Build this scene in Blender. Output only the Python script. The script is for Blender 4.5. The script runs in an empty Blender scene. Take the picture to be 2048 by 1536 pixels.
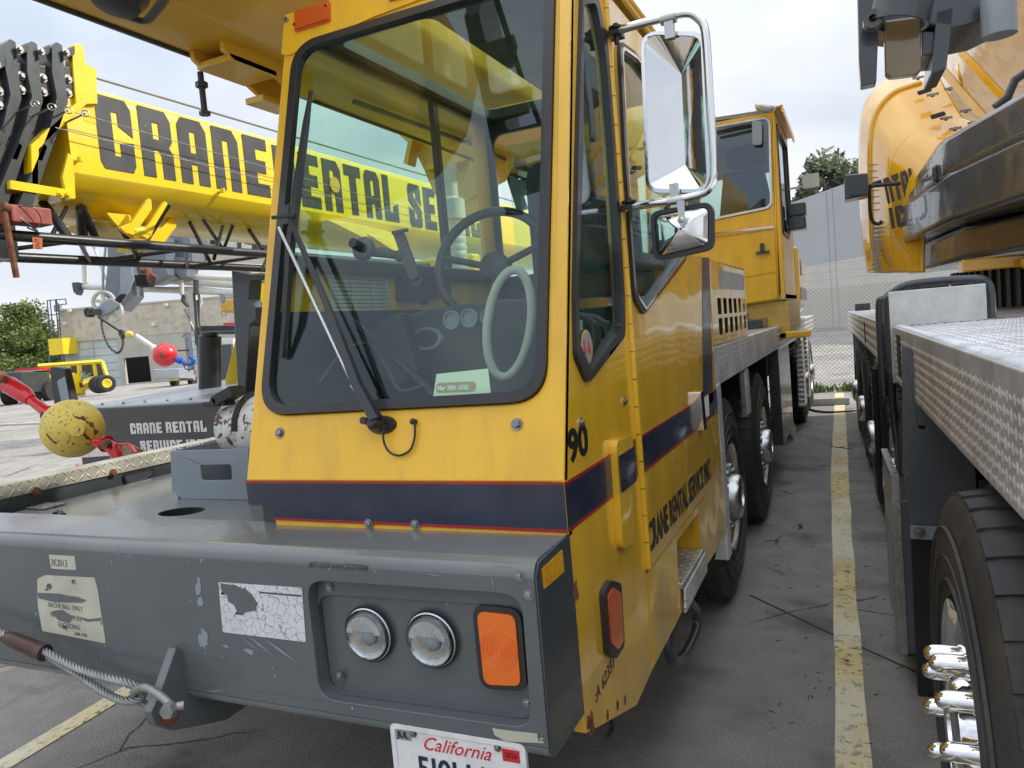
import bpy, math, random
from mathutils import Vector as V, Matrix, geometry
R_ = math.radians
random.seed(7)
# ------------------------------------------------------------------ camera, world, sun
sc = bpy.context.scene
COL = sc.collection
sc.render.resolution_x, sc.render.resolution_y = 1024, 768
F_ = 1508.64; CX, CY = 1024.0, 768.0; CAMZ = 1.6
ROWX = V((.9075, -.0504, -.4182)); ROWY = V((.4120, -.0991, .9059))
ROWX.normalize(); ROWY = (ROWY - ROWY.dot(ROWX)*ROWX).normalized()
ROWZ = ROWX.cross(ROWY)
if ROWZ.y > 0: ROWZ = -ROWZ
cam_d = bpy.data.cameras.new('camera'); cam = bpy.data.objects.new('camera', cam_d); COL.objects.link(cam)
cam_d.sensor_width = 36; cam_d.lens = F_/2048*36; cam_d.clip_end = 3000; cam_d.clip_start = .05
cam.matrix_world = Matrix(((ROWX.x, -ROWX.y, -ROWX.z, 0), (ROWY.x, -ROWY.y, -ROWY.z, 0),
                           (ROWZ.x, -ROWZ.y, -ROWZ.z, CAMZ), (0, 0, 0, 1)))
sc.camera = cam
sc.view_settings.view_transform = 'Standard'; sc.view_settings.look = 'None'
sc.view_settings.exposure = 0.62; sc.view_settings.gamma = 1.0
SUN = V((.19, .142, .176)).normalized()
world = bpy.data.worlds.new('World'); sc.world = world; world.use_nodes = True
nt = world.node_tree; nt.nodes.clear()
def N(t, nt_=None, **k):
    n = (nt_ or nt).nodes.new(t)
    for a, b in k.items(): setattr(n, a, b)
    return n
out = N('ShaderNodeOutputWorld'); sky = N('ShaderNodeTexSky', sky_type='NISHITA')
sky.sun_disc = False; sky.sun_elevation = math.asin(SUN.z); sky.sun_rotation = math.atan2(SUN.x, SUN.y)
sky.air_density = 1.2; sky.dust_density = 2.5; sky.ozone_density = 1.5
b1 = N('ShaderNodeBackground'); b1.inputs[1].default_value = .09
b2 = N('ShaderNodeBackground'); b2.inputs[1].default_value = 1.0
tc = N('ShaderNodeTexCoord'); mp = N('ShaderNodeMapping'); mp.inputs['Scale'].default_value = (1, 1, 2.6)
n1 = N('ShaderNodeTexNoise'); n1.inputs['Scale'].default_value = 1.9; n1.inputs['Detail'].default_value = 7
n1.inputs['Roughness'].default_value = .5; n1.inputs['Distortion'].default_value = .4
cr = N('ShaderNodeValToRGB'); e = cr.color_ramp.elements
e[0].position = .38; e[0].color = (.43, .49, .59, 1); e[1].position = .62; e[1].color = (.71, .73, .77, 1)
cm = N('ShaderNodeMixShader'); cm.inputs[0].default_value = .93
L = nt.links.new
L(tc.outputs['Generated'], mp.inputs[0]); L(mp.outputs[0], n1.inputs['Vector']); L(n1.outputs['Fac'], cr.inputs[0])
L(cr.outputs[0], b2.inputs[0]); L(sky.outputs[0], b1.inputs[0])
sx = N('ShaderNodeSeparateXYZ'); sm_r = N('ShaderNodeMapRange')          # an overcast sky is brighter overhead than at the horizon
sm_r.inputs[1].default_value = .25; sm_r.inputs[2].default_value = .95; sm_r.inputs[3].default_value = .92; sm_r.inputs[4].default_value = 2.1
L(tc.outputs['Generated'], sx.inputs[0]); L(sx.outputs['Z'], sm_r.inputs[0]); L(sm_r.outputs[0], b2.inputs[1])
L(b1.outputs[0], cm.inputs[1]); L(b2.outputs[0], cm.inputs[2]); L(cm.outputs[0], out.inputs[0])
sd = bpy.data.lights.new('sun', 'SUN'); sd.energy = 2.6; sd.angle = R_(1.2); sd.color = (1, .95, .86)
so = bpy.data.objects.new('sun', sd); COL.objects.link(so); so.location = (0, 0, 30)
so.rotation_euler = SUN.to_track_quat('Z', 'Y').to_euler()

# ------------------------------------------------------------------ pixel -> point on a real plane
def ray(u, v):
    c = V((u-CX, v-CY, F_)); return V((ROWX.dot(c), ROWY.dot(c), ROWZ.dot(c)))
CAM = V((0, 0, CAMZ)); AX = {'x': 0, 'y': 1, 'z': 2}
YAW = math.atan(.033); RO = V((.30, 0, 0)); RM = Matrix.Rotation(-YAW, 3, 'Z')   # frame of the right hand crane
def P(u, v, ax, val):
    d = ray(u, v); i = AX[ax]; return CAM + d*((val-CAM[i])/d[i])
def PR(u, v, ax, val):
    d = RM @ ray(u, v); c = RM @ (CAM-RO); i = AX[ax]; return c + d*((val-c[i])/d[i])
def PP(u, v, pt, n):
    d = ray(u, v); return CAM + d*((V(pt)-CAM).dot(n)/d.dot(n))
def Y2(u, v, val, f=P):                      # (y, z) on a plane x = val
    p = f(u, v, 'x', val); return (p.y, p.z)
def X2(u, v, val, f=P):                      # (x, z) on a plane y = val
    p = f(u, v, 'y', val); return (p.x, p.z)
def Z2(u, v, val, f=P):
    p = f(u, v, 'z', val); return (p.x, p.y)

# ------------------------------------------------------------------ mesh helpers
def frame(o, u, v):
    u = V(u).normalized(); v = V(v); v = (v-v.dot(u)*u).normalized(); n = u.cross(v)
    return Matrix(((u.x, v.x, n.x, o[0]), (u.y, v.y, n.y, o[1]), (u.z, v.z, n.z, o[2]), (0, 0, 0, 1)))
FX = lambda y: frame((0, y, 0), (1, 0, 0), (0, 0, 1))          # (x, z) plane, normal -y
FY = lambda x: frame((x, 0, 0), (0, 1, 0), (0, 0, 1))          # (y, z) plane, normal +x
FZ = lambda z: frame((0, 0, z), (1, 0, 0), (0, 1, 0))          # (x, y) plane, normal +z
def rp(pts, r, seg=5):                       # round the corners of a polygon
    res = []; n = len(pts)
    for i in range(n):
        p = V(pts[i]).to_2d() if len(pts[i]) > 2 else V(pts[i]); a = V(pts[i-1]); b = V(pts[(i+1) % n])
        rr = r[i] if isinstance(r, (list, tuple)) else r
        da, db = (a-p), (b-p)
        if rr <= 0: res.append(tuple(p)); continue
        ang = da.angle(db)
        t = min(rr/math.tan(ang/2), da.length*.49, db.length*.49)
        s, e_ = p+da.normalized()*t, p+db.normalized()*t
        for k in range(seg+1):
            q = k/seg; res.append(tuple(s*(1-q)**2 + p*2*q*(1-q) + e_*q*q))
    return res
def rect(x0, y0, x1, y1): return [(x0, y0), (x1, y0), (x1, y1), (x0, y1)]
def circ(cx, cy, r, n=24, ry=None): return [(cx+r*math.cos(2*math.pi*i/n), cy+(ry or r)*math.sin(2*math.pi*i/n)) for i in range(n)]
class MB:
    def __init__(s): s.v = []; s.f = []
    def add(s, vs, fs):
        o = len(s.v); s.v += [tuple(v) for v in vs]; s.f += [tuple(i+o for i in f) for f in fs]; return s
    def box(s, x0, x1, y0, y1, z0, z1, M=None):
        vs = [V((x, y, z)) for x in (x0, x1) for y in (y0, y1) for z in (z0, z1)]
        if M: vs = [M @ v for v in vs]
        return s.add(vs, [(0, 1, 3, 2), (4, 6, 7, 5), (0, 4, 5, 1), (2, 3, 7, 6), (0, 2, 6, 4), (1, 5, 7, 3)])
    def hexa(s, a, b):                       # two quads (bottom, top)
        return s.add(list(a)+list(b), [(3, 2, 1, 0), (4, 5, 6, 7), (0, 1, 5, 4), (1, 2, 6, 5), (2, 3, 7, 6), (3, 0, 4, 7)])
    def quad(s, *p): return s.add(p, [tuple(range(len(p)))])
    def plate(s, outer, M, t0=0., t1=.01, holes=()):     # polygon with holes, from n = t0 to n = t1
        loops = [list(outer)] + [list(h) for h in holes]
        def area(l): return sum(l[i-1][0]*l[i][1]-l[i][0]*l[i-1][1] for i in range(len(l)))
        loops = [l if (area(l) > 0) == (i == 0) else l[::-1] for i, l in enumerate(loops)]
        flat = [p for l in loops for p in l]
        tri = geometry.tessellate_polygon([[V((p[0], p[1], 0)) for p in l] for l in loops])
        n = len(flat); vs = [M @ V((p[0], p[1], t)) for t in (t0, t1) for p in flat]; fs = []
        for t in tri:
            a, b, c = t; q = [V(flat[i]) for i in t]
            if (q[1]-q[0]).cross(q[2]-q[0]) < 0: a, c = c, a
            fs += [(a+n, b+n, c+n), (c, b, a)]
        k = 0
        for l in loops:
            m = len(l)
            for i in range(m): j = (i+1) % m; fs.append((k+i, k+j, k+j+n, k+i+n))
            k += m
        return s.add(vs, fs)
    def tube(s, pts, r, seg=10, closed=False, ry=None):
        pts = [V(p) for p in pts]; n = len(pts); vs = []; up = None
        for i, p in enumerate(pts):
            a = pts[i-1] if (i > 0 or closed) else p; b = pts[(i+1) % n] if (i < n-1 or closed) else p
            t = (b-a).normalized()
            if up is None: up = t.orthogonal().normalized() if abs(t.z) > .95 else t.cross(V((0, 0, 1))).normalized()
            up = (up-up.dot(t)*t).normalized(); w = t.cross(up)
            rr = r[i] if isinstance(r, (list, tuple)) else r
            vs += [p + up*rr*math.cos(2*math.pi*k/seg) + w*(ry or rr)*math.sin(2*math.pi*k/seg) for k in range(seg)]
        fs = []
        for i in range(n if closed else n-1):
            for k in range(seg):
                a, b = i*seg+k, i*seg+(k+1) % seg; c, d = ((i+1) % n)*seg+(k+1) % seg, ((i+1) % n)*seg+k
                fs.append((a, b, c, d))
        if not closed: fs += [tuple(range(seg))[::-1], tuple((n-1)*seg+k for k in range(seg))]
        return s.add(vs, fs)
    def lathe(s, prof, M, seg=32, cap=True):  # prof (r, n) about the local z axis
        vs = [M @ V((r*math.cos(2*math.pi*k/seg), r*math.sin(2*math.pi*k/seg), z)) for r, z in prof for k in range(seg)]
        fs = [(i*seg+k, i*seg+(k+1) % seg, (i+1)*seg+(k+1) % seg, (i+1)*seg+k) for i in range(len(prof)-1) for k in range(seg)]
        if cap: fs += [tuple(range(seg))[::-1], tuple((len(prof)-1)*seg+k for k in range(seg))]
        return s.add(vs, fs)
    def ball(s, c, r, nu=24, nv=14, sc_=(1, 1, 1)):
        c = V(c); vs = [c+V((0, 0, -r*sc_[2]))]; fs = []
        for j in range(1, nv):
            th = math.pi*j/nv
            vs += [c+V((r*sc_[0]*math.sin(th)*math.cos(2*math.pi*k/nu), r*sc_[1]*math.sin(th)*math.sin(2*math.pi*k/nu), -r*sc_[2]*math.cos(th))) for k in range(nu)]
        vs.append(c+V((0, 0, r*sc_[2])))
        for k in range(nu): fs.append((0, 1+(k+1) % nu, 1+k))
        for j in range(nv-2):
            for k in range(nu): fs.append((1+j*nu+k, 1+j*nu+(k+1) % nu, 1+(j+1)*nu+(k+1) % nu, 1+(j+1)*nu+k))
        for k in range(nu): fs.append((1+(nv-2)*nu+k, 1+(nv-2)*nu+(k+1) % nu, len(vs)-1))
        return s.add(vs, fs)
    def bolt(s, p, n, r=.012, h=.008):
        p = V(p); M = frame(p, V(n).orthogonal(), V(n).cross(V(n).orthogonal()))
        s.lathe([(r*1.5, 0), (r*1.5, h*.3)], M, 12); s.lathe([(r, h*.3), (r, h), (r*.8, h*1.15)], M, 6); return s
    def loft(s, curves, close=False, thick=None):
        m = len(curves[0]); o = len(s.v); vs = [p for c in curves for p in c]; fs = []
        for i in range(len(curves)-1):
            for k in range(m-1): fs.append((i*m+k, i*m+k+1, (i+1)*m+k+1, (i+1)*m+k))
        return s.add(vs, fs)
    def pieces(s):                            # the far-apart pieces, each a mesh of its own
        n = len(s.v)
        if n > 9000 or n < 8: return None
        par = list(range(n))
        def fd(i):
            while par[i] != i: par[i] = par[par[i]]; i = par[i]
            return i
        for f in s.f:
            a = fd(f[0])
            for i in f[1:]: par[fd(i)] = a
        isl = {}
        for i in range(n): isl.setdefault(fd(i), []).append(i)
        if len(isl) < 2 or len(isl) > 260: return None
        bx = []
        for r, ids in isl.items():
            lo = [min(s.v[i][k] for i in ids) for k in range(3)]; hi = [max(s.v[i][k] for i in ids) for k in range(3)]; bx.append((r, lo, hi, max(h-l for l, h in zip(lo, hi))))
        g = list(range(len(bx)))
        def fg(i):
            while g[i] != i: i = g[i]
            return i
        for i in range(len(bx)):
            for j in range(i+1, len(bx)):
                d = math.sqrt(sum(max(0, bx[i][1][k]-bx[j][2][k], bx[j][1][k]-bx[i][2][k])**2 for k in range(3)))
                if d <= max(.02, .5*max(bx[i][3], bx[j][3])): g[fg(i)] = fg(j)
        grp = {}
        for i in range(len(bx)): grp.setdefault(fg(i), set()).add(bx[i][0])
        if len(grp) < 2: return None
        out_ = []
        for roots in grp.values():
            q = MB(); mp_ = {}
            for i in range(n):
                if fd(i) in roots: mp_[i] = len(q.v); q.v.append(s.v[i])
            q.f = [tuple(mp_[i] for i in f) for f in s.f if f[0] in mp_]; out_.append(q)
        return out_
    def build(s, name, mat, parent=None, bevel=0, smooth=None, origin=None, seg=2, solid=0, sub=0, split=True):
        me = bpy.data.meshes.new(name); o = V(origin) if origin is not None else V((0, 0, 0))
        if parent is not None:
            o = V(parent.get('_o', (0, 0, 0))); 
        ps = s.pieces() if (parent is not None and split) else None
        if ps:
            obs = [q.build(name, mat, parent, bevel, smooth, origin, seg, solid, sub, False) for q in ps]; return obs[0]
        me.from_pydata([tuple(V(p)-o) for p in s.v], [], s.f); me.validate()
        ob = bpy.data.objects.new(name, me); COL.objects.link(ob)
        if parent is not None: ob.parent = parent
        else: ob.location = o
        ob['_o'] = tuple(o)
        for m in (mat if isinstance(mat, (list, tuple)) else [mat]): me.materials.append(m)
        if smooth is not None:
            for p in me.polygons: p.use_smooth = True
            me.set_sharp_from_angle(angle=R_(smooth))
        if solid: md = ob.modifiers.new('solid', 'SOLIDIFY'); md.thickness = solid; md.offset = -1
        if sub: md = ob.modifiers.new('sub', 'SUBSURF'); md.levels = md.render_levels = sub
        if bevel:
            md = ob.modifiers.new('bevel', 'BEVEL'); md.width = bevel; md.segments = seg; md.limit_method = 'ANGLE'; md.angle_limit = R_(38)
            md.harden_normals = True
            for p in me.polygons: p.use_smooth = True
            if smooth is None: me.set_sharp_from_angle(angle=R_(38))
        return ob
def tag(o, label=None, cat=None, group=None, kind=None):
    for k, v in (('label', label), ('category', cat), ('group', group), ('kind', kind)):
        if v: o[k] = v
    return o
def thing(name, label, cat, loc=(0, 0, 0), group=None, rz=0, local=False):
    o = bpy.data.objects.new(name, None); COL.objects.link(o); o.location = loc; o.rotation_euler = (0, 0, rz)
    o.empty_display_size = .3; o['_o'] = (0, 0, 0) if local else tuple(loc); return tag(o, label, cat, group)
def dup(o, parent, loc=None):
    c = o.copy(); COL.objects.link(c); c.parent = parent
    if loc is not None: c.location = loc
    for ch in list(o.children): dup(ch, c)
    return c
def curve_pts(pts, n=8, closed=False):        # Catmull-Rom
    pts = [V(p) for p in pts]; m = len(pts); out_ = []
    for i in range(m if closed else m-1):
        g = lambda k: pts[k % m] if closed else pts[max(0, min(m-1, k))]
        a, b, c, d = g(i-1), g(i), g(i+1), g(i+2)
        for k in range(n):
            t = k/n; out_.append(.5*((2*b)+(c-a)*t+(2*a-5*b+4*c-d)*t*t+(3*b-a-3*c+d)*t**3))
    if not closed: out_.append(pts[-1])
    return out_

# block letters of the lettering on the cranes
G = {
 'C': ([(.1, 0), (.9, 0), (1, .1), (1, .42), (.6, .39), (.6, .2), (.42, .2), (.42, .8), (.6, .8), (.6, .62), (1, .5), (1, .88), (.86, 1), (.1, 1), (0, .9), (0, .1)], []),
 'R': ([(0, 0), (.38, 0), (.38, .4), (.55, .4), (.62, .32), (.62, 0), (1, 0), (1, .38), (.88, .47), (1, .56), (1, .86), (.85, 1), (0, 1)], [[(.4, .56), (.6, .56), (.6, .8), (.4, .8)]]),
 'A': ([(0, 0), (.38, 0), (.38, .3), (.6, .3), (.6, 0), (1, 0), (1, .85), (.82, 1), (.15, 1), (0, .88)], [[(.4, .48), (.6, .48), (.6, .8), (.4, .8)]]),
 'N': ([(0, 0), (.38, 0), (.38, .8), (.6, .8), (.6, 0), (1, 0), (1, .83), (.8, 1), (0, 1)], []),
 'E': ([(0, 0), (1, 0), (1, .22), (.5, .22), (.5, .4), (.9, .4), (.9, .62), (.5, .62), (.5, .8), (1, .8), (1, 1), (0, 1)], []),
 'T': ([(.3, 0), (.7, 0), (.7, .78), (1, .78), (1, 1), (0, 1), (0, .78), (.3, .78)], []),
 'L': ([(0, 0), (1, 0), (1, .42), (.62, .34), (.62, .2), (.42, .2), (.42, 1), (0, 1)], []),
 'S': ([(.1, 0), (.9, 0), (1, .1), (1, .42), (.42, .72), (.42, .8), (.6, .8), (.6, .66), (1, .52), (1, .9), (.88, 1), (.12, 1), (0, .9), (0, .6), (.6, .3), (.6, .2), (.42, .2), (.42, .36), (0, .46), (0, .1)], []),
 'V': ([(.3, 0), (.7, 0), (1, .25), (1, 1), (.62, 1), (.62, .3), (.38, .3), (.38, 1), (0, 1), (0, .25)], []),
 'I': ([(0, 0), (1, 0), (1, 1), (0, 1)], [])}
def stencil(mb, text, M, w, h, gap, t=.002, t0=.0005, space=.5, slant=0):
    x = 0
    for ch in text:
        if ch == ' ': x += w*space; continue
        cw = w*.4 if ch == 'I' else w
        o, hs = G[ch]; f = lambda l: [(x+a*cw+b*h*slant, b*h) for a, b in l]
        mb.plate(f(o), M, t0, t, [f(q) for q in hs]); x += cw+gap
    return x
def text_mb(mb, s, size, M, ext=.0006, shear=0, align='CENTER', bold=0):
    cu = bpy.data.curves.new('t', 'FONT'); cu.body = s; cu.size = size; cu.extrude = ext; cu.shear = shear
    cu.align_x = align; cu.resolution_u = 3; cu.offset = bold
    ob = bpy.data.objects.new('t', cu); me = bpy.data.meshes.new_from_object(ob)
    mb.add([M @ v.co for v in me.vertices], [tuple(p.vertices) for p in me.polygons])
    bpy.data.objects.remove(ob); bpy.data.curves.remove(cu); bpy.data.meshes.remove(me); return mb

# ------------------------------------------------------------------ materials
MATS = {}
def mat(name, col, rough=.5, metal=0., coat=0., var=.06, vs=3., dirt=None, da=.0, ds=2., chip=None, ca=.0, cs=60., bump=.0, bs=40., stretch=None, trans=0, emit=None, wave=0., rust=0):
    if name in MATS: return MATS[name]
    m = bpy.data.materials.new(name); m.use_nodes = True; t = m.node_tree; t.nodes.clear(); K = t.links.new
    o = N('ShaderNodeOutputMaterial', t); p = N('ShaderNodeBsdfPrincipled', t); K(p.outputs[0], o.inputs[0])
    tc = N('ShaderNodeTexCoord', t); mp = N('ShaderNodeMapping', t); K(tc.outputs['Object'], mp.inputs[0])
    if stretch: mp.inputs['Scale'].default_value = stretch
    def noise(s, d=4, src=None, r=.55):
        n = N('ShaderNodeTexNoise', t); n.inputs['Scale'].default_value = s; n.inputs['Detail'].default_value = d
        n.inputs['Roughness'].default_value = r
        K((src or tc.outputs['Object']), n.inputs['Vector']); return n.outputs['Fac']
    def ramp(fac, a, b, c0=0, c1=1):
        n = N('ShaderNodeMapRange', t); n.inputs[1].default_value = a; n.inputs[2].default_value = b
        n.inputs[3].default_value = c0; n.inputs[4].default_value = c1; K(fac, n.inputs[0]); return n.outputs[0]
    def mix(f, a, b):
        n = N('ShaderNodeMix', t, data_type='RGBA'); K(f, n.inputs[0])
        for i, x in ((6, a), (7, b)):
            if isinstance(x, tuple): n.inputs[i].default_value = (*x, 1)
            else: K(x, n.inputs[i])
        return n.outputs[2]
    lo = tuple(c*(1-var) for c in col); hi = tuple(min(1, c*(1+var)) for c in col)
    c = mix(ramp(noise(vs, 5), .3, .7), lo, hi)
    if dirt: c = mix(ramp(noise(ds, 8, mp.outputs[0], .65), .45, .75, 0, da), c, dirt)
    ro = ramp(noise(vs*2.3, 6), .3, .7, max(0, rough*.82), min(1, rough*1.2))
    if chip:
        cf = ramp(noise(cs, 3, mp.outputs[0]), ca, ca+.02); c = mix(cf, c, chip)
    K(c, p.inputs['Base Color']); K(ro, p.inputs['Roughness'])
    p.inputs['Metallic'].default_value = metal; p.inputs['Coat Weight'].default_value = coat; p.inputs['Coat Roughness'].default_value = .04
    if trans: p.inputs['Transmission Weight'].default_value = trans
    if bump or wave:
        h = None
        b = N('ShaderNodeBump', t); b.inputs['Strength'].default_value = 1
        if bump: b.inputs['Distance'].default_value = bump; K(noise(bs, 6, None, .6), b.inputs['Height'])
        if wave:
            b2_ = N('ShaderNodeBump', t); b2_.inputs['Distance'].default_value = wave; K(noise(2.6, 1), b2_.inputs['Height'])
            if bump: K(b.outputs[0], b2_.inputs['Normal'])
            b = b2_
        K(b.outputs[0], p.inputs['Normal']); 
        if coat: K(b.outputs[0], p.inputs['Coat Normal'])
    MATS[name] = m; return m
DIRT = (.16, .12, .07); RUST = (.11, .035, .015)
M_ = dict(
 cab=mat('cab_yellow', (.86, .49, .022), .42, coat=.3, var=.05, dirt=(.42, .25, .06), da=.5, ds=2.2, wave=.004, stretch=(4, 4, .5), chip=(.2, .12, .05), ca=.79, cs=26),
 cabside=mat('door_yellow', (.86, .49, .016), .24, coat=.9, var=.05, dirt=(.4, .24, .05), da=.45, ds=2, wave=.012, stretch=(3, 3, .5), chip=(.2, .12, .05), ca=.79, cs=26),
 boomy=mat('lemon_yellow', (.86, .62, .012), .32, coat=.3, var=.03, dirt=(.45, .33, .06), da=.25, ds=1.6),
 orange=mat('deep_yellow', (.82, .43, .01), .2, coat=.9, var=.03, wave=.02),
 boom90=mat('boom_yellow', (.72, .42, .035), .4, coat=.3, var=.05, dirt=(.3, .2, .06), da=.4, ds=1),
 grey=mat('bumper_grey', (.105, .118, .122), .3, coat=.25, var=.1, dirt=(.17, .17, .16), da=.35, ds=3.5, chip=(.42, .42, .4), ca=.745, cs=55, stretch=(1, 1, .6), bump=.0006, bs=30),
 grey2=mat('deck_grey', (.14, .155, .155), .25, coat=.3, var=.14, dirt=(.2, .19, .16), da=.6, ds=4, chip=(.35, .35, .33), ca=.74, cs=45, stretch=(.3, 1, 1), bump=.001, bs=16),
 dgrey=mat('dark_grey_paint', (.045, .055, .062), .3, coat=.3, var=.12, dirt=(.1, .1, .09), da=.3, chip=(.3, .3, .28), ca=.76, cs=60),
 lgrey=mat('light_grey_paint', (.26, .3, .33), .35, coat=.2, var=.08, dirt=(.15, .14, .12), da=.4, ds=4),
 navy=mat('navy_stripe', (.010, .017, .042), .3, coat=.35, var=.2, dirt=(.1, .12, .16), da=.3, ds=5, chip=(.3, .33, .36), ca=.76, cs=50),
 red=mat('red_stripe', (.35, .012, .015), .35, coat=.4, var=.15, chip=(.5, .3, .15), ca=.74, cs=80),
 redp=mat('red_paint', (.62, .012, .02), .28, coat=.5, var=.1, chip=(.12, .05, .03), ca=.73, cs=30),
 bluep=mat('blue_paint', (.01, .08, .45), .3, coat=.4),
 rubber=mat('rubber', (.022, .022, .024), .42, coat=.15, var=.2),
 tyre=mat('tyre_rubber', (.028, .027, .026), .62, var=.3, dirt=(.09, .08, .065), da=.5, ds=8, bump=.0015, bs=60),
 black=mat('black_paint', (.02, .021, .022), .35, var=.25, bump=.0005, bs=120),
 plastic=mat('black_plastic', (.025, .026, .027), .5, var=.2),
 chrome=mat('chrome', (.78, .78, .78), .07, metal=1, var=.05, bump=.0006, bs=9),
 steel=mat('brushed_steel', (.55, .55, .53), .28, metal=1, var=.12, vs=12, bump=.0005, bs=60, stretch=(1, 1, 6)),
 bolt=mat('bolt_metal', (.3, .3, .3), .4, metal=1, var=.3, vs=20),
 rust=mat('rusty_steel', (.16, .06, .03), .8, var=.5, vs=20, dirt=(.3, .12, .05), da=.6, ds=14, bump=.002, bs=60),
 rope=mat('galvanised_rope', (.33, .34, .33), .42, metal=.6, var=.25, vs=10, dirt=(.12, .1, .08), da=.5, ds=12),
 ball=mat('worn_yellow', (.75, .58, .1), .42, var=.1, dirt=(.45, .38, .12), da=.5, ds=8, chip=(.12, .06, .03), ca=.62, cs=60, bump=.002, bs=25),
 amber=mat('amber_lens', (.85, .16, .008), .2, coat=.6, var=.05),
 amberd=mat('side_lens', (.62, .10, .015), .25, coat=.5, var=.05),
 reflect=mat('amber_reflector', (.75, .36, .01), .3, coat=.5, var=.15, vs=60),
 white=mat('white_paint', (.72, .72, .69), .45, var=.08, dirt=(.3, .27, .2), da=.5, ds=6),
 decal=mat('faded_sticker', (.55, .53, .42), .55, var=.12, vs=20, dirt=(.2, .2, .15), da=.6, ds=10, chip=(.09, .1, .1), ca=.66, cs=22),
 whitev=mat('white_vinyl', (.78, .78, .76), .5, var=.05, dirt=(.35, .33, .3), da=.4, ds=14),
 letter=mat('dark_lettering', (.05, .053, .058), .4, var=.15, chip=(.8, .65, .1), ca=.76, cs=30),
 blackv=mat('black_vinyl', (.012, .012, .013), .35, coat=.3),
 tank=mat('worn_white_tank', (.7, .69, .64), .5, var=.1, dirt=(.25, .16, .1), da=.7, ds=9, chip=(.09, .045, .025), ca=.565, cs=38, bump=.002, bs=30),
 interior=mat('cab_trim', (.035, .042, .042), .55, var=.15, bump=.001, bs=80),
 cream=mat('cream_padding', (.55, .54, .48), .75, var=.1, dirt=(.3, .28, .22), da=.4, ds=10),
 seat=mat('seat_fabric', (.05, .055, .06), .85, var=.2, vs=30),
 stucco=mat('stucco_wall', (.52, .47, .38), .9, var=.1, vs=.6, dirt=(.22, .21, .18), da=.6, ds=2.2, bump=.02, bs=6),
 concrete=mat('concrete_wall', (.46, .44, .38), .85, var=.08, vs=.5, dirt=(.3, .3, .27), da=.5, ds=.7),
 door=mat('roller_door', (.50, .57, .56), .6, var=.08, vs=.4, dirt=(.22, .25, .24), da=.5, ds=.6),
 wallg=mat('wall_grey', (.40, .41, .42), .85, var=.05, vs=.1, dirt=(.25, .26, .28), da=.3, ds=.3),
 wallb=mat('wall_beige', (.55, .53, .47), .85, var=.05, vs=.1, dirt=(.35, .34, .3), da=.4, ds=.3),
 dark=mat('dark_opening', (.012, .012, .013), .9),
 trunk=mat('bark', (.09, .065, .045), .9, var=.3, vs=8),
 boomw=mat('off_white_paint', (.66, .65, .58), .4, coat=.2, var=.05, dirt=(.35, .33, .26), da=.4, ds=2),
 splash=mat('splash_grey', (.095, .108, .12), .35, coat=.2, var=.1, dirt=(.17, .17, .16), da=.35, ds=5, chip=(.4, .4, .38), ca=.75, cs=70),
 slab=mat('counterweight_paint', (.035, .042, .055), .3, coat=.55, var=.15, wave=.015, dirt=(.08, .07, .05), da=.3, ds=5),
 truckgrey=mat('pickup_silver', (.4, .43, .47), .3, coat=.6, metal=.3),
)
def leafmat(name, a, b):
    m = mat(name, a, .6, var=.0); t = m.node_tree; p = [n for n in t.nodes if n.type == 'BSDF_PRINCIPLED'][0]
    n = N('ShaderNodeTexNoise', t); n.inputs['Scale'].default_value = 1.3; n.inputs['Detail'].default_value = 6
    tc = N('ShaderNodeTexCoord', t); t.links.new(tc.outputs['Object'], n.inputs['Vector'])
    r = N('ShaderNodeValToRGB', t); r.color_ramp.elements[0].position = .35; r.color_ramp.elements[1].position = .65
    r.color_ramp.elements[0].color = (*a, 1); r.color_ramp.elements[1].color = (*b, 1)
    t.links.new(n.outputs['Fac'], r.inputs[0]); t.links.new(r.outputs[0], p.inputs['Base Color'])
    p.inputs['Subsurface Weight'].default_value = 0; return m
LEAF = leafmat('leaves', (.09, .13, .035), (.26, .32, .09)); LEAF2 = leafmat('dry_leaves', (.10, .12, .06), (.2, .22, .12))
def glassmat(name, tint, refl, rough=.0):
    m = bpy.data.materials.new(name); m.use_nodes = True; t = m.node_tree; t.nodes.clear(); K = t.links.new
    o = N('ShaderNodeOutputMaterial', t); tr = N('ShaderNodeBsdfTransparent', t); tr.inputs[0].default_value = (*tint, 1)
    g = N('ShaderNodeBsdfGlossy', t); g.inputs['Roughness'].default_value = rough; g.inputs[0].default_value = (.9, .95, 1, 1)
    lw = N('ShaderNodeLayerWeight', t); lw.inputs[0].default_value = .5
    pw = N('ShaderNodeMath', t, operation='POWER'); pw.inputs[1].default_value = 5; K(lw.outputs['Facing'], pw.inputs[0])
    mr = N('ShaderNodeMath', t, operation='MULTIPLY_ADD'); mr.inputs[1].default_value = .9; mr.inputs[2].default_value = .035*refl; mr.use_clamp = True
    mx = N('ShaderNodeMixShader', t); K(pw.outputs[0], mr.inputs[0]); K(mr.outputs[0], mx.inputs[0])
    K(tr.outputs[0], mx.inputs[1]); K(g.outputs[0], mx.inputs[2]); K(mx.outputs[0], o.inputs[0]); return m
WS = glassmat('windscreen_glass', (.90, .97, .93), 1.05); GL = glassmat('tinted_glass', (.84, .96, .91), 1.2); GLD = glassmat('dark_glass', (.25, .32, .32), 2.2)
CABG = glassmat('operator_glass', (.8, .86, .88), 2.4); LENS = glassmat('lamp_lens', (.9, .92, .92), 2.0, .08)
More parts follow.
